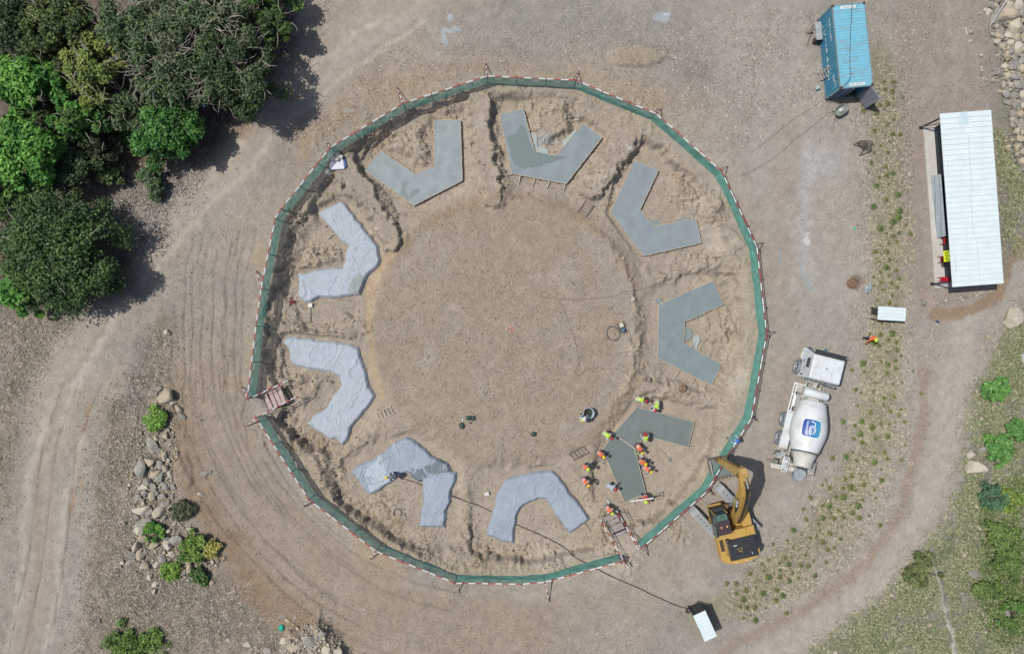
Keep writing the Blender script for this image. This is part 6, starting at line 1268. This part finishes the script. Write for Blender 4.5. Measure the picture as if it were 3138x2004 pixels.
    if vest:
        ve = MB(); ve.tube([J['hip']+up*.06, J['hip']+up*.2, J['chest'], J['chest']+up*.13], [.175, .165, .190, .155], 16); ve.tube([J['shol'].lerp(J['shor'], .12), J['shol'].lerp(J['shor'], .88)], .095, 10)
        v_ = remesh(ve, 'vest', CL[vest], t, .02, 2); rb_ = MB()
        for q in (.16, .30): rb_.lathe([(.186+.012*(q > .2), -.025), (.194+.012*(q > .2), 0), (.186+.012*(q > .2), .025)], 20, Matrix.Translation(J['hip']+up*q) @ Vector((0, 0, 1)).rotation_difference(up).to_matrix().to_4x4(), False)
        rb_.build('reflective_band', REFL, v_)
    hc = J['head']+hd*.075; q = Vector((0, 0, 1)).rotation_difference(hd).to_matrix().to_4x4(); he = MB(); he.lathe([(.135, -.01), (.128, .03), (.112, .075), (.075, .112), (.03, .125), (.001, .126)], 20, Matrix.Translation(hc) @ q); he.lathe([(.15, -.012), (.155, -.004), (.13, .008)], 20, Matrix.Translation(hc+fw*.012) @ q); he.box(hc+fw*.155-hd*.005, (.09, .15, .012)); he.build('helmet', HAT[hat], t, True)
    return t, J
ST = (.12, .0); LN = (.55, .06); BD = (1.05, .12); SQ = (1.0, .36)
pB = lambda x, y: (1760+x/7.3233, 1370+y/7.3233); pA = lambda x, y: (1760+x/7.69, 1200+y/7.69)
FWD = ((.55, .12, .55), (.55, -.12, .6)); DOWN = ((.5, .15, .35), (.55, -.1, .3)); SIDE = ((.2, .3, .75), (.3, -.25, .8))
person(*pA(235,650), 60, (.3, .02), 'person in yellow vest and white helmet reaching into the big round tub', 'white', 'palegrey', 'palegrey', 'yellow', ((.45, .15, 1.0), (.5, -.1, 1.0)))
person(*pA(1680,215), -12, BD, 'person in lime vest and red helmet bending, topmost of the crew', 'red', 'palegrey', 'cream', 'lime', DOWN)
person(*pA(1925,430), -112, BD, 'person in lime vest and red helmet bending beside the round bucket', 'red', 'palegrey', 'cream', 'lime', ((.5, .2, .45), (.5, -.2, .35)))
person(*pA(865,1090), -35, (.85, .1), 'person in lime vest and red helmet at the left corner of the fresh slab', 'red', 'palegrey', 'cream', 'lime', DOWN, -1)
person(*pA(1685,1035), 104, (.75, .06), 'person in lime vest and red cap inside the bend of the fresh slab', 'red', 'palegrey', 'cream', 'lime', ((.5, .3, .6), (.5, -.1, .5)))
person(*pB(1520,115), -60, SQ, 'person in orange vest and yellow helmet crouching at the slab bend', 'yellow', 'grey', 'navy', 'orange', DOWN)
person(*pB(650,215), -40, LN, 'person in orange vest and yellow helmet at the left edge of the slab', 'yellow', 'grey', 'grey', 'orange', FWD)
person(*pB(300,495), -28, (.4, .02), 'person in orange vest and lime helmet carrying a bag left of the slab', 'lime', 'grey', 'navy', 'orange', ((.3, .45, .9), (.2, -.2, .7)))
person(*pB(305,850), -50, (.8, .05), 'person in orange vest and yellow helmet with blue trousers, nearest to the blue sheet', 'yellow', 'palegrey', 'blue', 'orange', FWD)
person(*pB(915,955), -28, (.8, .05), 'person in pale blue coverall and red helmet leaning over the slab', 'red', 'palegrey', 'palegrey', None, ((.45, .45, .8), (.5, -.1, .5)))
person(*pB(1595,380), -25, (.45, .03), 'person in grey shirt and yellow helmet, upper of the pair right of the slab', 'yellow', 'grey', 'navy', 'orange', ((.4, .2, .8), (.2, -.25, .8)))
person(*pB(1710,550), -35, (.8, .05), 'person in jeans and yellow helmet, lower of the pair right of the slab', 'yellow', 'palegrey', 'jeans', 'orange', FWD)
person(*pB(1615,1220), -100, (.45, .0), 'person in red orange vest holding a long white straightedge', 'lime', 'redorange', 'navy', 'redorange', ((.35, .4, .95), (.35, -.4, .95)))
person(*pB(845,1480), -48, (.75, .05), 'person in jeans with a shovel at the head of the right footbridge', 'lime', 'cream', 'jeans', 'orange', FWD)
person(1160+175/6.687, 1330+895/6.687, 182, (.9, .05), 'person in dark trousers and yellow helmet holding the black hose', 'yellow', 'grey', 'navy', None, ((.2, .2, .8), (.15, -.1, .7)))
person(2262, 1352, 150, ST, 'person in pale shirt and blue helmet leaning on the fence by the excavator', 'blue', 'paleblue', 'paleblue', None, ((.35, .25, 1.2), (.35, -.25, 1.2)))
person(2338+1048/3.01, 1000+122/3.01, -80, (.25, 0), 'person in orange vest and lime helmet alone in the planted strip', 'lime', 'orange', 'navy', 'orange', ((.2, .4, 1.0), (.3, -.5, .9)))
# ================================================================ TOOLS AND SMALL THINGS
def shovel(a, b, label, blade=.26, za=.9, zb=.1, name='shovel', grp='shovels and floats of the crew'):
    A_ = G(*a); A_.z += za; B_ = G(*b); B_.z += zb; A_ = P(a[0], a[1], A_.z); B_ = P(b[0], b[1], B_.z); t = thing(name, label, 'shovel', B_, 0, grp); d = (B_-A_).normalized()
    MB().tube([A_-B_, Vector()], .016, 6).build('handle', WOODD, t); ang = math.atan2(d.y, d.x); MB().box(d*blade*.5, (blade, .21, .02), rz=ang, ry=.25).build('blade', mat('worn_blade_steel', (130,134,134), .5, .2, 8, metal=.2), t)
shovel(pB(1895,0), pB(2130,255), 'long handled shovel lying right of the crew with a pale lump at its blade', za=.05, zb=.05)
shovel((1921,1141), (1957,1142.5), 'shovel lying near the scarp above the crew', .2, .05, .05); shovel(pB(580,290), pB(400,350), 'shovel with pale blade held out by the bag carrier', .25, .7, .5)
shovel(pB(730,260), pB(660,350), 'short float beside the person at the left slab edge', .3, .5, .1); shovel(pB(1610,270), pB(1540,215), 'square shovel of the upper person right of the slab', .3, .5, .3); shovel(pB(1650,560), pB(1600,605), 'wooden float under the lower person right of the slab', .36, .4, .1)
shovel(pB(920,1350), pB(790,1240), 'square shovel at the head of the right footbridge', .3, .5, .2); shovel(pB(160,700), pB(480,770), 'shovel held by the person in blue trousers', .2, .7, .3)
a = P(1760+1265/7.3233, 1370+1212/7.3233, .7); b = P(1760+1780/7.3233, 1370+1140/7.3233, .9); simple(MB().bar((0, 0, 0), b-a, .07, .05), 'straightedge', 'long white straightedge held by the person below the slab', 'straightedge', WHT, a)
a = P(1760+1790/7.3233, 1370+1110/7.3233, .2); mb = MB(); q = lambda x, y, z=.1: P(1760+x/7.3233, 1370+y/7.3233, z)-a
for u, v in (((1690,1150), (1905,1100)), ((1905,1020), (1925,1165)), ((1800,1090), (1905,1025)), ((1800,1110), (1925,1165))): mb.bar(q(*u), q(*v), .04)
simple(mb, 'timber_trestle', 'small triangular timber trestle beside the straightedge', 'trestle', WOODD, a)
def tub(px, py, r, h, label, m, inner, name='tub'):
    g = G(px, py); t = thing(name, label, 'tub', g, 0, None); MB().lathe([(r*.85, 0), (r, h), (r*1.05, h), (r*1.05, h-.04), (r*.97, h), (r*.93, h), (r*.8, .05), (.001, .05)], 28).build('shell', m, t, True)
    MB().lathe([(.001, h*.35), (r*.86, h*.35)], 24, None, False).build('contents', inner, t); return t
DKW = mat('dark_green_water', (56,64,52), .3, .2, 5); tub(1801, 1263, .42, .75, 'big pale blue round tub with dark water', mat('pale_blue_tub', (160,178,190), .5, .05, 4), DKW)
tub(1997, 1250, .17, .3, 'white bucket of grey mortar on the slab edge', WHT, DKW, 'bucket'); tub(1949, 1383.5, .17, .28, 'yellow green rimmed bucket beside the crouching person', mat('lime_rim', (196,214,120), .5), CONC[4], 'bucket')
tub(1984, 1163, .2, .3, 'grey metal bucket standing alone above the crew', mat('grey_bucket', (110,108,106), .5, .2, 6), mat('pinkish_sand', (150,134,128)), 'bucket')
mp = MB(); mp.lathe([(.3, 0), (.33, .05), (.25, .06), (.001, .05)], 16); simple(mp, 'muddy_pan', 'brown muddy pan on the ground below the right slab', 'pan', mat('brown_mud', (122,100,76), .9, .4, 8), G(2091, 1190), smooth=True)
MBc = MB()
for k in range(5): MBc.tube([(.46*math.cos(a)*(1+.03*k), .58*math.sin(a)*(1-.02*k), .03+.02*(k % 3)) for a in [2*math.pi*i/26 for i in range(27)]], .022, 6, False)
simple(MBc, 'hose_coil', 'oval coil of dark grey hose beside the pump', 'hose', mat('grey_hose', (84,90,98), .6, .15, 8), G(1879, 1022), rz=.5)
g = G(1906, 1005); t = thing('water_pump', 'small cream and blue petrol pump beside the hose coil', 'pump', g, R(-65)); MB().box((-.22, 0, .22), (.34, .36, .3)).build('engine', mat('cream_engine', (206,204,184), .5, .2, 10, dust=(90,90,84), damt=.7, dscale=9), t, bevel=.03); MB().lathe([(.14, -.12), (.16, 0), (.12, .14)], 16, Matrix.Translation((.2, 0, .22)) @ Matrix.Rotation(R(90), 4, 'Y')).build('pump_body', mat('blue_pump', (90,120,150), .4, .1, 5), t, True)
for y in (-.2, .2): MB().tube([(-.45, y, .03), (.4, y, .03), (.42, y, .4), (-.42, y, .42), (-.45, y, .03)], .015, 5).build('frame_tube', BLK, t)
BAGG = mat('dark_green_bag', (46,72,66), .6, .15, 8, bump=.01)
def bag(px, py, s, label, m=BAGG, rz=0, name='bag'): mb = MB(); mb.ell((0, 0, s*.35), (s, s*.8, s*.42), 9, 6); mb.ell((s*.5, s*.3, s*.3), (s*.5, s*.45, s*.3), 8, 5); return simple(mb, name, label, 'bag', m, G(px, py), None, rz, True)
bag(800+1915/3.01, 1000+843/3.01, .24, 'dark green bag, left one of the touching pair in the yard'); bag(800+1958/3.01, 1000+848/3.01, .22, 'dark green bag, right one of the touching pair in the yard', rz=1); bag(800+1853/3.01, 1000+915/3.01, .26, 'dark green bag lying apart, lower left of the pair', rz=2); bag(1600+105/3.01, 1000+992/3.01, .24, 'single dark green bag alone in the middle of the yard')
simple(MB().lathe([(.001, 0), (.04, .0), (.04, .2), (.02, .24), (.001, .25)], 10, Matrix.Rotation(R(90), 4, 'X')), 'bottle', 'white bottle on the ground by the three green bags', 'bottle', WHT, G(1418.5, 1281, .05)); simple(MB().box((0, 0, .04), (.22, .1, .08)), 'radio', 'small black box below the pair of green bags', 'box', BLK, G(1441, 1295.5))
MBc = MB().lathe([(.30, 0), (.345, .02), (.36, .06), (.345, .10), (.30, .12), (.28, .06), (.30, 0)], 32, None, False); simple(MBc, 'rubber_ring', 'dark rubber ring on the soil between the blue sheet and the fence', 'ring', mat('grey_rubber', (96,96,92), .8, .15, 8), G(1218.5, 1570), smooth=True)
simple(MB().box((0, 0, .12), (.36, .26, .24)), 'white_box', 'white box between the two blue grey sheets', 'box', mat('white_plastic', (214,210,204), .5), G(1492, 1511), rz=.2, bevel=.01)
simple(MB().box((0, 0, .12), (.3, .3, .22)), 'white_block', 'pale block below the upper left covering sheet', 'block', mat('white_plastic', (214,210,204), .5), G(953, 936), rz=.1, bevel=.01)
mb = MB()
for k in range(7): mb.tube([(rnd.uniform(-.4, .4), rnd.uniform(-.1, .1), .05), (rnd.uniform(-.3, .3), rnd.uniform(-.15, .2), rnd.uniform(.1, .25)), (rnd.uniform(-.1, .5), rnd.uniform(0, .3), .05)], .03, 5)
simple(mb, 'red_scrap', 'tangle of red brown scrap bars near the left fence', 'scrap', mat('dull_red_scrap', (140,64,58), .7, .2, 8), G(893, 929))
for (a, b, w_, lb) in ((crop(800,500,[(765,1375),(830,1435)])+[.09, 'pair of grey boards on the soil between the two left sheets, left one']), (crop(800,500,[(790,1370),(855,1438)])+[.09, 'pair of grey boards on the soil between the two left sheets, right one']), (crop(800,500,[(645,808),(668,765)])+[.07, 'short grey board inside the bend of the upper left sheet']), (crop(800,500,[(1045,604),(1080,610)])+[.16, 'short pinkish brick board right of the upper left sheet']),
                    (crop(1600,500,[(1487,1035),(1480,1120)])+[.05, 'wooden handle standing in a pale slurry patch above the right slab']), (crop(800,500,[(460,1340),(455,1480)])+[.05, 'thin dark stick below the pale block, upper left']), ((2957, 84), (2962, 108), .12, 'short pale post lying on the reddish soil at the upper right'), (crop(1600,0,[(470,1115),(525,1102)])+[.09, 'pale plank offcut inside the bend of the top slab']), (crop(0,1504,[(2095,950),(2170,912)])+[.07, 'bleached branch at the edge of the bottom left scrub'])):
    A_ = G(*a); B_ = G(*b); simple(MB().bar((0, 0, .04), (B_-A_)+Vector((0, 0, .04)), w_, .04), 'board', lb, 'board', WOODD if 'dark' in lb or 'grey' in lb else WOOD, A_)
a = P(3034, 80, .2); b = P(3090, -6, 1.2); simple(MB().tube([(0, 0, 0), b-a], .05, 8), 'metal_pole', 'long grey blue metal pole lying across the upper right boulders', 'pole', STEEL, a)
# sacks under a sheet
t = thing('sack_pile', 'white tarpaulin and cement sacks heaped against the fence', 'sack pile', G(1030, 500), R(0)); TP = mat('white_tarpaulin', (214,216,228), .6, .05, 4, bump=.01)
mb = MB(); mb.prism([(-.42,-.58),(.72,-.52),(.60,.35),(-.45,.30)], 0, .30); mb.build('tarpaulin', TP, t, bevel=.05); MB().prism([(.60,-.5),(.86,-.30),(.66,.45),(.56,.4)], 0, .24).build('tarpaulin_fold', mat('blue_tarpaulin_back', (60,90,160), .6, .1, 5), t, bevel=.02)
for (x, y, z, a) in ((-.3, .45, .35, .5), (.1, .62, .3, .2), (.35, .4, .42, -.3), (-.45, .15, .4, .7), (.05, .2, .48, 0)): MB().box((x, y, z), (.55, .32, .13), rz=a).build('cement_sack', mat('dusty_paper_sack', (186,180,174), .8, .15, 6, dust=(110,104,100), damt=.5), t, bevel=.06)
MB().ell((-.62, -.68, .1), (.22, .26, .12), 12, 6).build('cream_bundle', mat('cream_bundle', (222,214,196), .8), t, True)
# torn sheeting and stains by the planted strip
simple(MB().ell((0, 0, .03), (.5, .4, .06), 14, 5), 'muddy_cloth', 'brown crumpled muddy cloth beside the planted strip', 'cloth', mat('brown_mud', (122,100,76), .9, .4, 8, bump=.03), G(2612, 868), smooth=True)
for k, (x, y, a, lb) in enumerate(((2620, 872, .3, 'torn grey plastic scrap touching the muddy cloth'), (2660, 885, .45, 'larger torn grey plastic scrap right of the muddy cloth'))): simple(MB().ell((0, 0, .03), (a, a*.6, .05), 9, 5), 'plastic_scrap', lb, 'plastic scrap', mat('grey_plastic_scrap', (130,144,150), .4, .5, 9, bump=.03, dust=(226,232,234), damt=.8, dscale=9), G(x, y), None, k, True)
simple(MB().ell((0, 0, .03), (.15, .1, .04), 8, 5), 'green_rag', 'small bright green rag near the planted strip', 'rag', mat('green_rag', (90,190,140), .8), G(2618, 701), smooth=True); simple(MB().ell((0, 0, .04), (.2, .09, .05), 8, 5), 'blue_rag', 'dark blue rag on the soil right of the small shelter', 'rag', mat('blue_rag', (50,70,110), .8), G(2872, 986), rz=-.4, smooth=True)
simple(MB().box((0, 0, .3), (.5, .9, .5)), 'white_crate', 'white crate cut by the right edge beside the scrub', 'crate', WHT, G(3140, 1100), rz=.3, bevel=.05)
simple(MB().ell((0, 0, .05), (.16, .13, .06), 8, 5), 'blue_litter', 'pale blue litter under the acacia beside the track', 'litter', mat('pale_blue_litter', (150,190,220), .6), G(625, 326), smooth=True)
# ================================================================ CABLES
def cable(pts, r, label, m, z=.02, name='cable', heights=None):
    v = []
    for i, (x, y) in enumerate(pts):
        if heights and heights[i] is not None: v.append(P(x, y, heights[i]))
        else: v.append(G(x, y, z))
    # smooth
    out = []
    for i in range(len(v)-1):
        p0, p1, p2, p3 = v[max(0, i-1)], v[i], v[i+1], v[min(len(v)-1, i+2)]
        k = max(2, int((p2-p1).length/.3))
        for j in range(k):
            t_ = j/k; q = .5*((2*p1)+(-p0+p2)*t_+(2*p0-5*p1+4*p2-p3)*t_*t_+(-p0+3*p1-3*p2+p3)*t_**3)
            if not heights: q.z = max(q.z, hz(q.x, q.y)+z)
            out.append(q)
    out.append(v[-1]); b = out[0].copy(); o = MB().tube([q-b for q in out], r, 6).build(name, m, None, True); o.location = b; return tag(o, label, 'cable' if name == 'cable' else 'hose')
HB = mat('brown_black_hose', (74,64,58), .6, .1, 6)
cable([(1230,1465),(1275,1478),(1340,1504),(1420,1532),(1478,1553),(1560,1596),(1680,1649),(1760,1696)]+[(1830,1742),(1885,1770),(1960,1802),(2000,1822),(2080,1857),(2110,1862),(2140,1873)], .03, 'long black water hose from the lower shelter over the fence to the worker', HB, .05, 'hose')
mb = MB().lathe([(.10, 0), (.19, .02), (.2, .1), (.1, .12), (.1, 0)], 20, None, False); simple(mb, 'small_tyre', 'small black tyre ring at the end of the black hose', 'tyre', BLK, G(2108, 1869), smooth=True)
CB = mat('thin_brown_cable', (96,80,70), .7, .1, 6)
cable(crop(1600,500,[(1855,125),(1840,220),(1820,330),(1818,430),(1850,540),(1900,590),(1980,640),(2010,700),(2060,720),(2050,775),(1980,800),(1940,850),(1890,860),(1760,870),(1800,890),(1730,940),(1620,1000),(1480,1045),(1300,1090),(1150,1150),(950,1190),(850,1225),(700,1245),(500,1262),(350,1250),(240,1240),(170,1220),(180,1192),(230,1195),(300,1240),(360,1300),(400,1380),(440,1500)])+crop(1600,1000,[(470,80),(500,180),(520,280),(525,360),(485,410),(520,455),(570,420),(590,380),(640,395),(680,430),(700,370),(760,400),(810,388),(900,405),(970,440),(1030,520),(1050,590),(1040,660),(980,720),(930,800)]), .013, 'thin power cable winding from the right fence across the yard', CB)
cable([(2612, -12), (2606, 120), (2604, 200), (2607, 237), (2577, 272), (2532, 311)], .018, 'black cable over the container roof and down its corner', BLK, .02, 'cable', [2.62, 2.62, 2.62, 2.64, 2.6, .05]).__setitem__('group', 'cables at the container')
cable([(2510,316),(2470,342),(2420,375),(2365,420),(2300,470)], .01, 'thin line on the gravel, the upper of two west of the container', CB).__setitem__('group', 'cables at the container'); cable([(2535,350),(2500,380),(2440,425),(2365,490),(2270,540)], .01, 'thin line on the gravel, the lower of two west of the container', CB).__setitem__('group', 'cables at the container')

# ================================================================ CLODS AND GRAVEL (nobody could count them)
def clods(name, label, n, s0, s1, cols, seed, wfun, m=LEAF):
    rs = np.random.RandomState(seed); out = []; tot = 0
    it_ = 0
    while tot < n and it_ < 60:
        it_ += 1
        X = rs.uniform(xs[0]+8, xs[-1]-8, 80000); Y = rs.uniform(ys[0]+6, ys[-1]-6, 80000); ix = ((X/CS)+NX/2).astype(int); iy = ((Y/CS)+NY/2).astype(int)
        k = rs.rand(len(X)) < wfun(ix, iy); out.append(np.stack([X[k], Y[k]], 1)); tot += k.sum()
    Q = np.concatenate(out)[:n]; n = len(Q); ix = ((Q[:, 0]/CS)+NX/2).astype(int); iy = ((Q[:, 1]/CS)+NY/2).astype(int); z = Z[iy, ix]; s = s0+(s1-s0)*rs.rand(n)**3
    B = np.array([(1,0,0),(0,1,0),(-1,0,0),(0,-1,0),(0,0,.7),(0,0,-.5)], float); V_ = B[None]*(1+.5*(rs.rand(n, 6, 1)-.5)); a = rs.rand(n)*6.28; ca, sa = np.cos(a)[:, None], np.sin(a)[:, None]; asx = (.7+.8*rs.rand(n))[:, None]
    x = V_[..., 0]*asx; y = V_[..., 1]; V_ = np.stack([x*ca-y*sa, x*sa+y*ca, V_[..., 2]], -1)*s[:, None, None]+np.stack([Q[:, 0], Q[:, 1], z+s*.25], 1)[:, None]
    F_ = np.array([(0,1,4),(1,2,4),(2,3,4),(3,0,4),(1,0,5),(2,1,5),(3,2,5),(0,3,5)])[None]+(np.arange(n)*6)[:, None, None]
    cl = np.array([lin(c) for c in cols])*K; c = cl[rs.randint(0, len(cols), n)]; g = C[iy, ix]; c = c*.8+g*.2; c = c*(.85+.3*rs.rand(n, 1)); c4 = np.repeat(np.concatenate([c, np.ones((n, 1))], 1), 6, 0)
    o = link_mesh(name, np_mesh(name, V_.reshape(-1, 3), F_.reshape(-1, 3), c4), m); return tag(o, label, 'loose stones', None, 'stuff')
SOILC = mat('loose_stone', (160,150,130), .95, .01, 1, spec=.1); _b = SOILC.node_tree.nodes['Principled BSDF']; _v = SOILC.node_tree.nodes.new('ShaderNodeVertexColor'); _v.layer_name = 'Col'; SOILC.node_tree.links.new(_v.outputs['Color'], _b.inputs['Base Color'])
under = np.zeros(GX.shape)
for pp in PADS+CLOTHS:
    q = [((px-CX)*(H-PADZ)/H/SC, (CY-py)*(H-PADZ)/H/SC) for px, py in pp]; under = np.maximum(under, sdf(q, GX, GY) > -.1)
yardm = np.clip(sst(600, 570, RR)*(1-mid), 0, 1)
wA = (yardm*(.05+.9*em))*(1-under); wB = (.10+.35*sst(.4, .7, n2)+.35*mid)*(1-under)*(1-.85*smooth_m)*(1-.5*gr)
wC = (sst(.4, .75, n5)*(sst(620, 660, RR)*sst(900, 800, RR))*sst(300, 500, DY)*sst(1700, 1300, DX)*.6+poly([(560,1340),(760,1400),(860,1560),(620,1560)], 60)*.9+poly([(370,720),(430,740),(430,1250),(380,1200)], 40)*.6)*(1-gr*.6)
clods('soil_clods', 'crumbly soil clods over the rough excavated ground', 11000, .012, .085, [(186,170,146),(170,150,122),(196,186,168),(150,134,114)], 701, lambda i, j: wA[j, i], SOILC)
clods('gravel', 'fine pale gravel scattered over the whole site', 75000, .014, .06, [(206,200,188),(190,182,170),(134,124,112),(218,214,206),(150,140,126)], 702, lambda i, j: wB[j, i], SOILC)
clods('gravel', 'coarse brown rubble soil left and below the fence', 12000, .012, .05, [(180,158,128),(156,134,106),(196,184,162)], 703, lambda i, j: np.clip(wC[j, i], 0, 1), SOILC)
clods('gravel', 'pale rubble and stones in the scrub at the site edges', 12000, .015, .08, [(196,190,178),(176,168,156),(150,146,140)], 704, lambda i, j: np.clip(gr[j, i]*sst(.45, .7, n3[j, i])*.8, 0, 1), SOILC)

wD = poly([(2330,-20),(2420,-20),(2420,430),(2380,360),(2350,200)], 24)*.9; wE = poly([(660,1480),(760,1455),(860,1560),(640,1570)], 30)*.9
clods('rubble', 'broken angular rubble between the upper right boulders', 2600, .04, .26, [(170,166,152),(188,176,148),(140,136,128)], 711, lambda i, j: wD[j, i], SOILC)
clods('rubble', 'broken pale rubble of the outcrop at the bottom edge', 1100, .03, .16, [(206,196,176),(186,176,156),(160,150,134)], 712, lambda i, j: wE[j, i], SOILC)

wF = poly([(330,960),(410,950),(410,1150),(450,1260),(520,1330),(400,1400),(310,1340),(300,1180)], 30)*.9
clods('rubble', 'small broken rubble between the boulders of the left rock pile', 1500, .04, .20, [(200,188,166),(178,168,152),(152,146,136)], 713, lambda i, j: wF[j, i], SOILC)
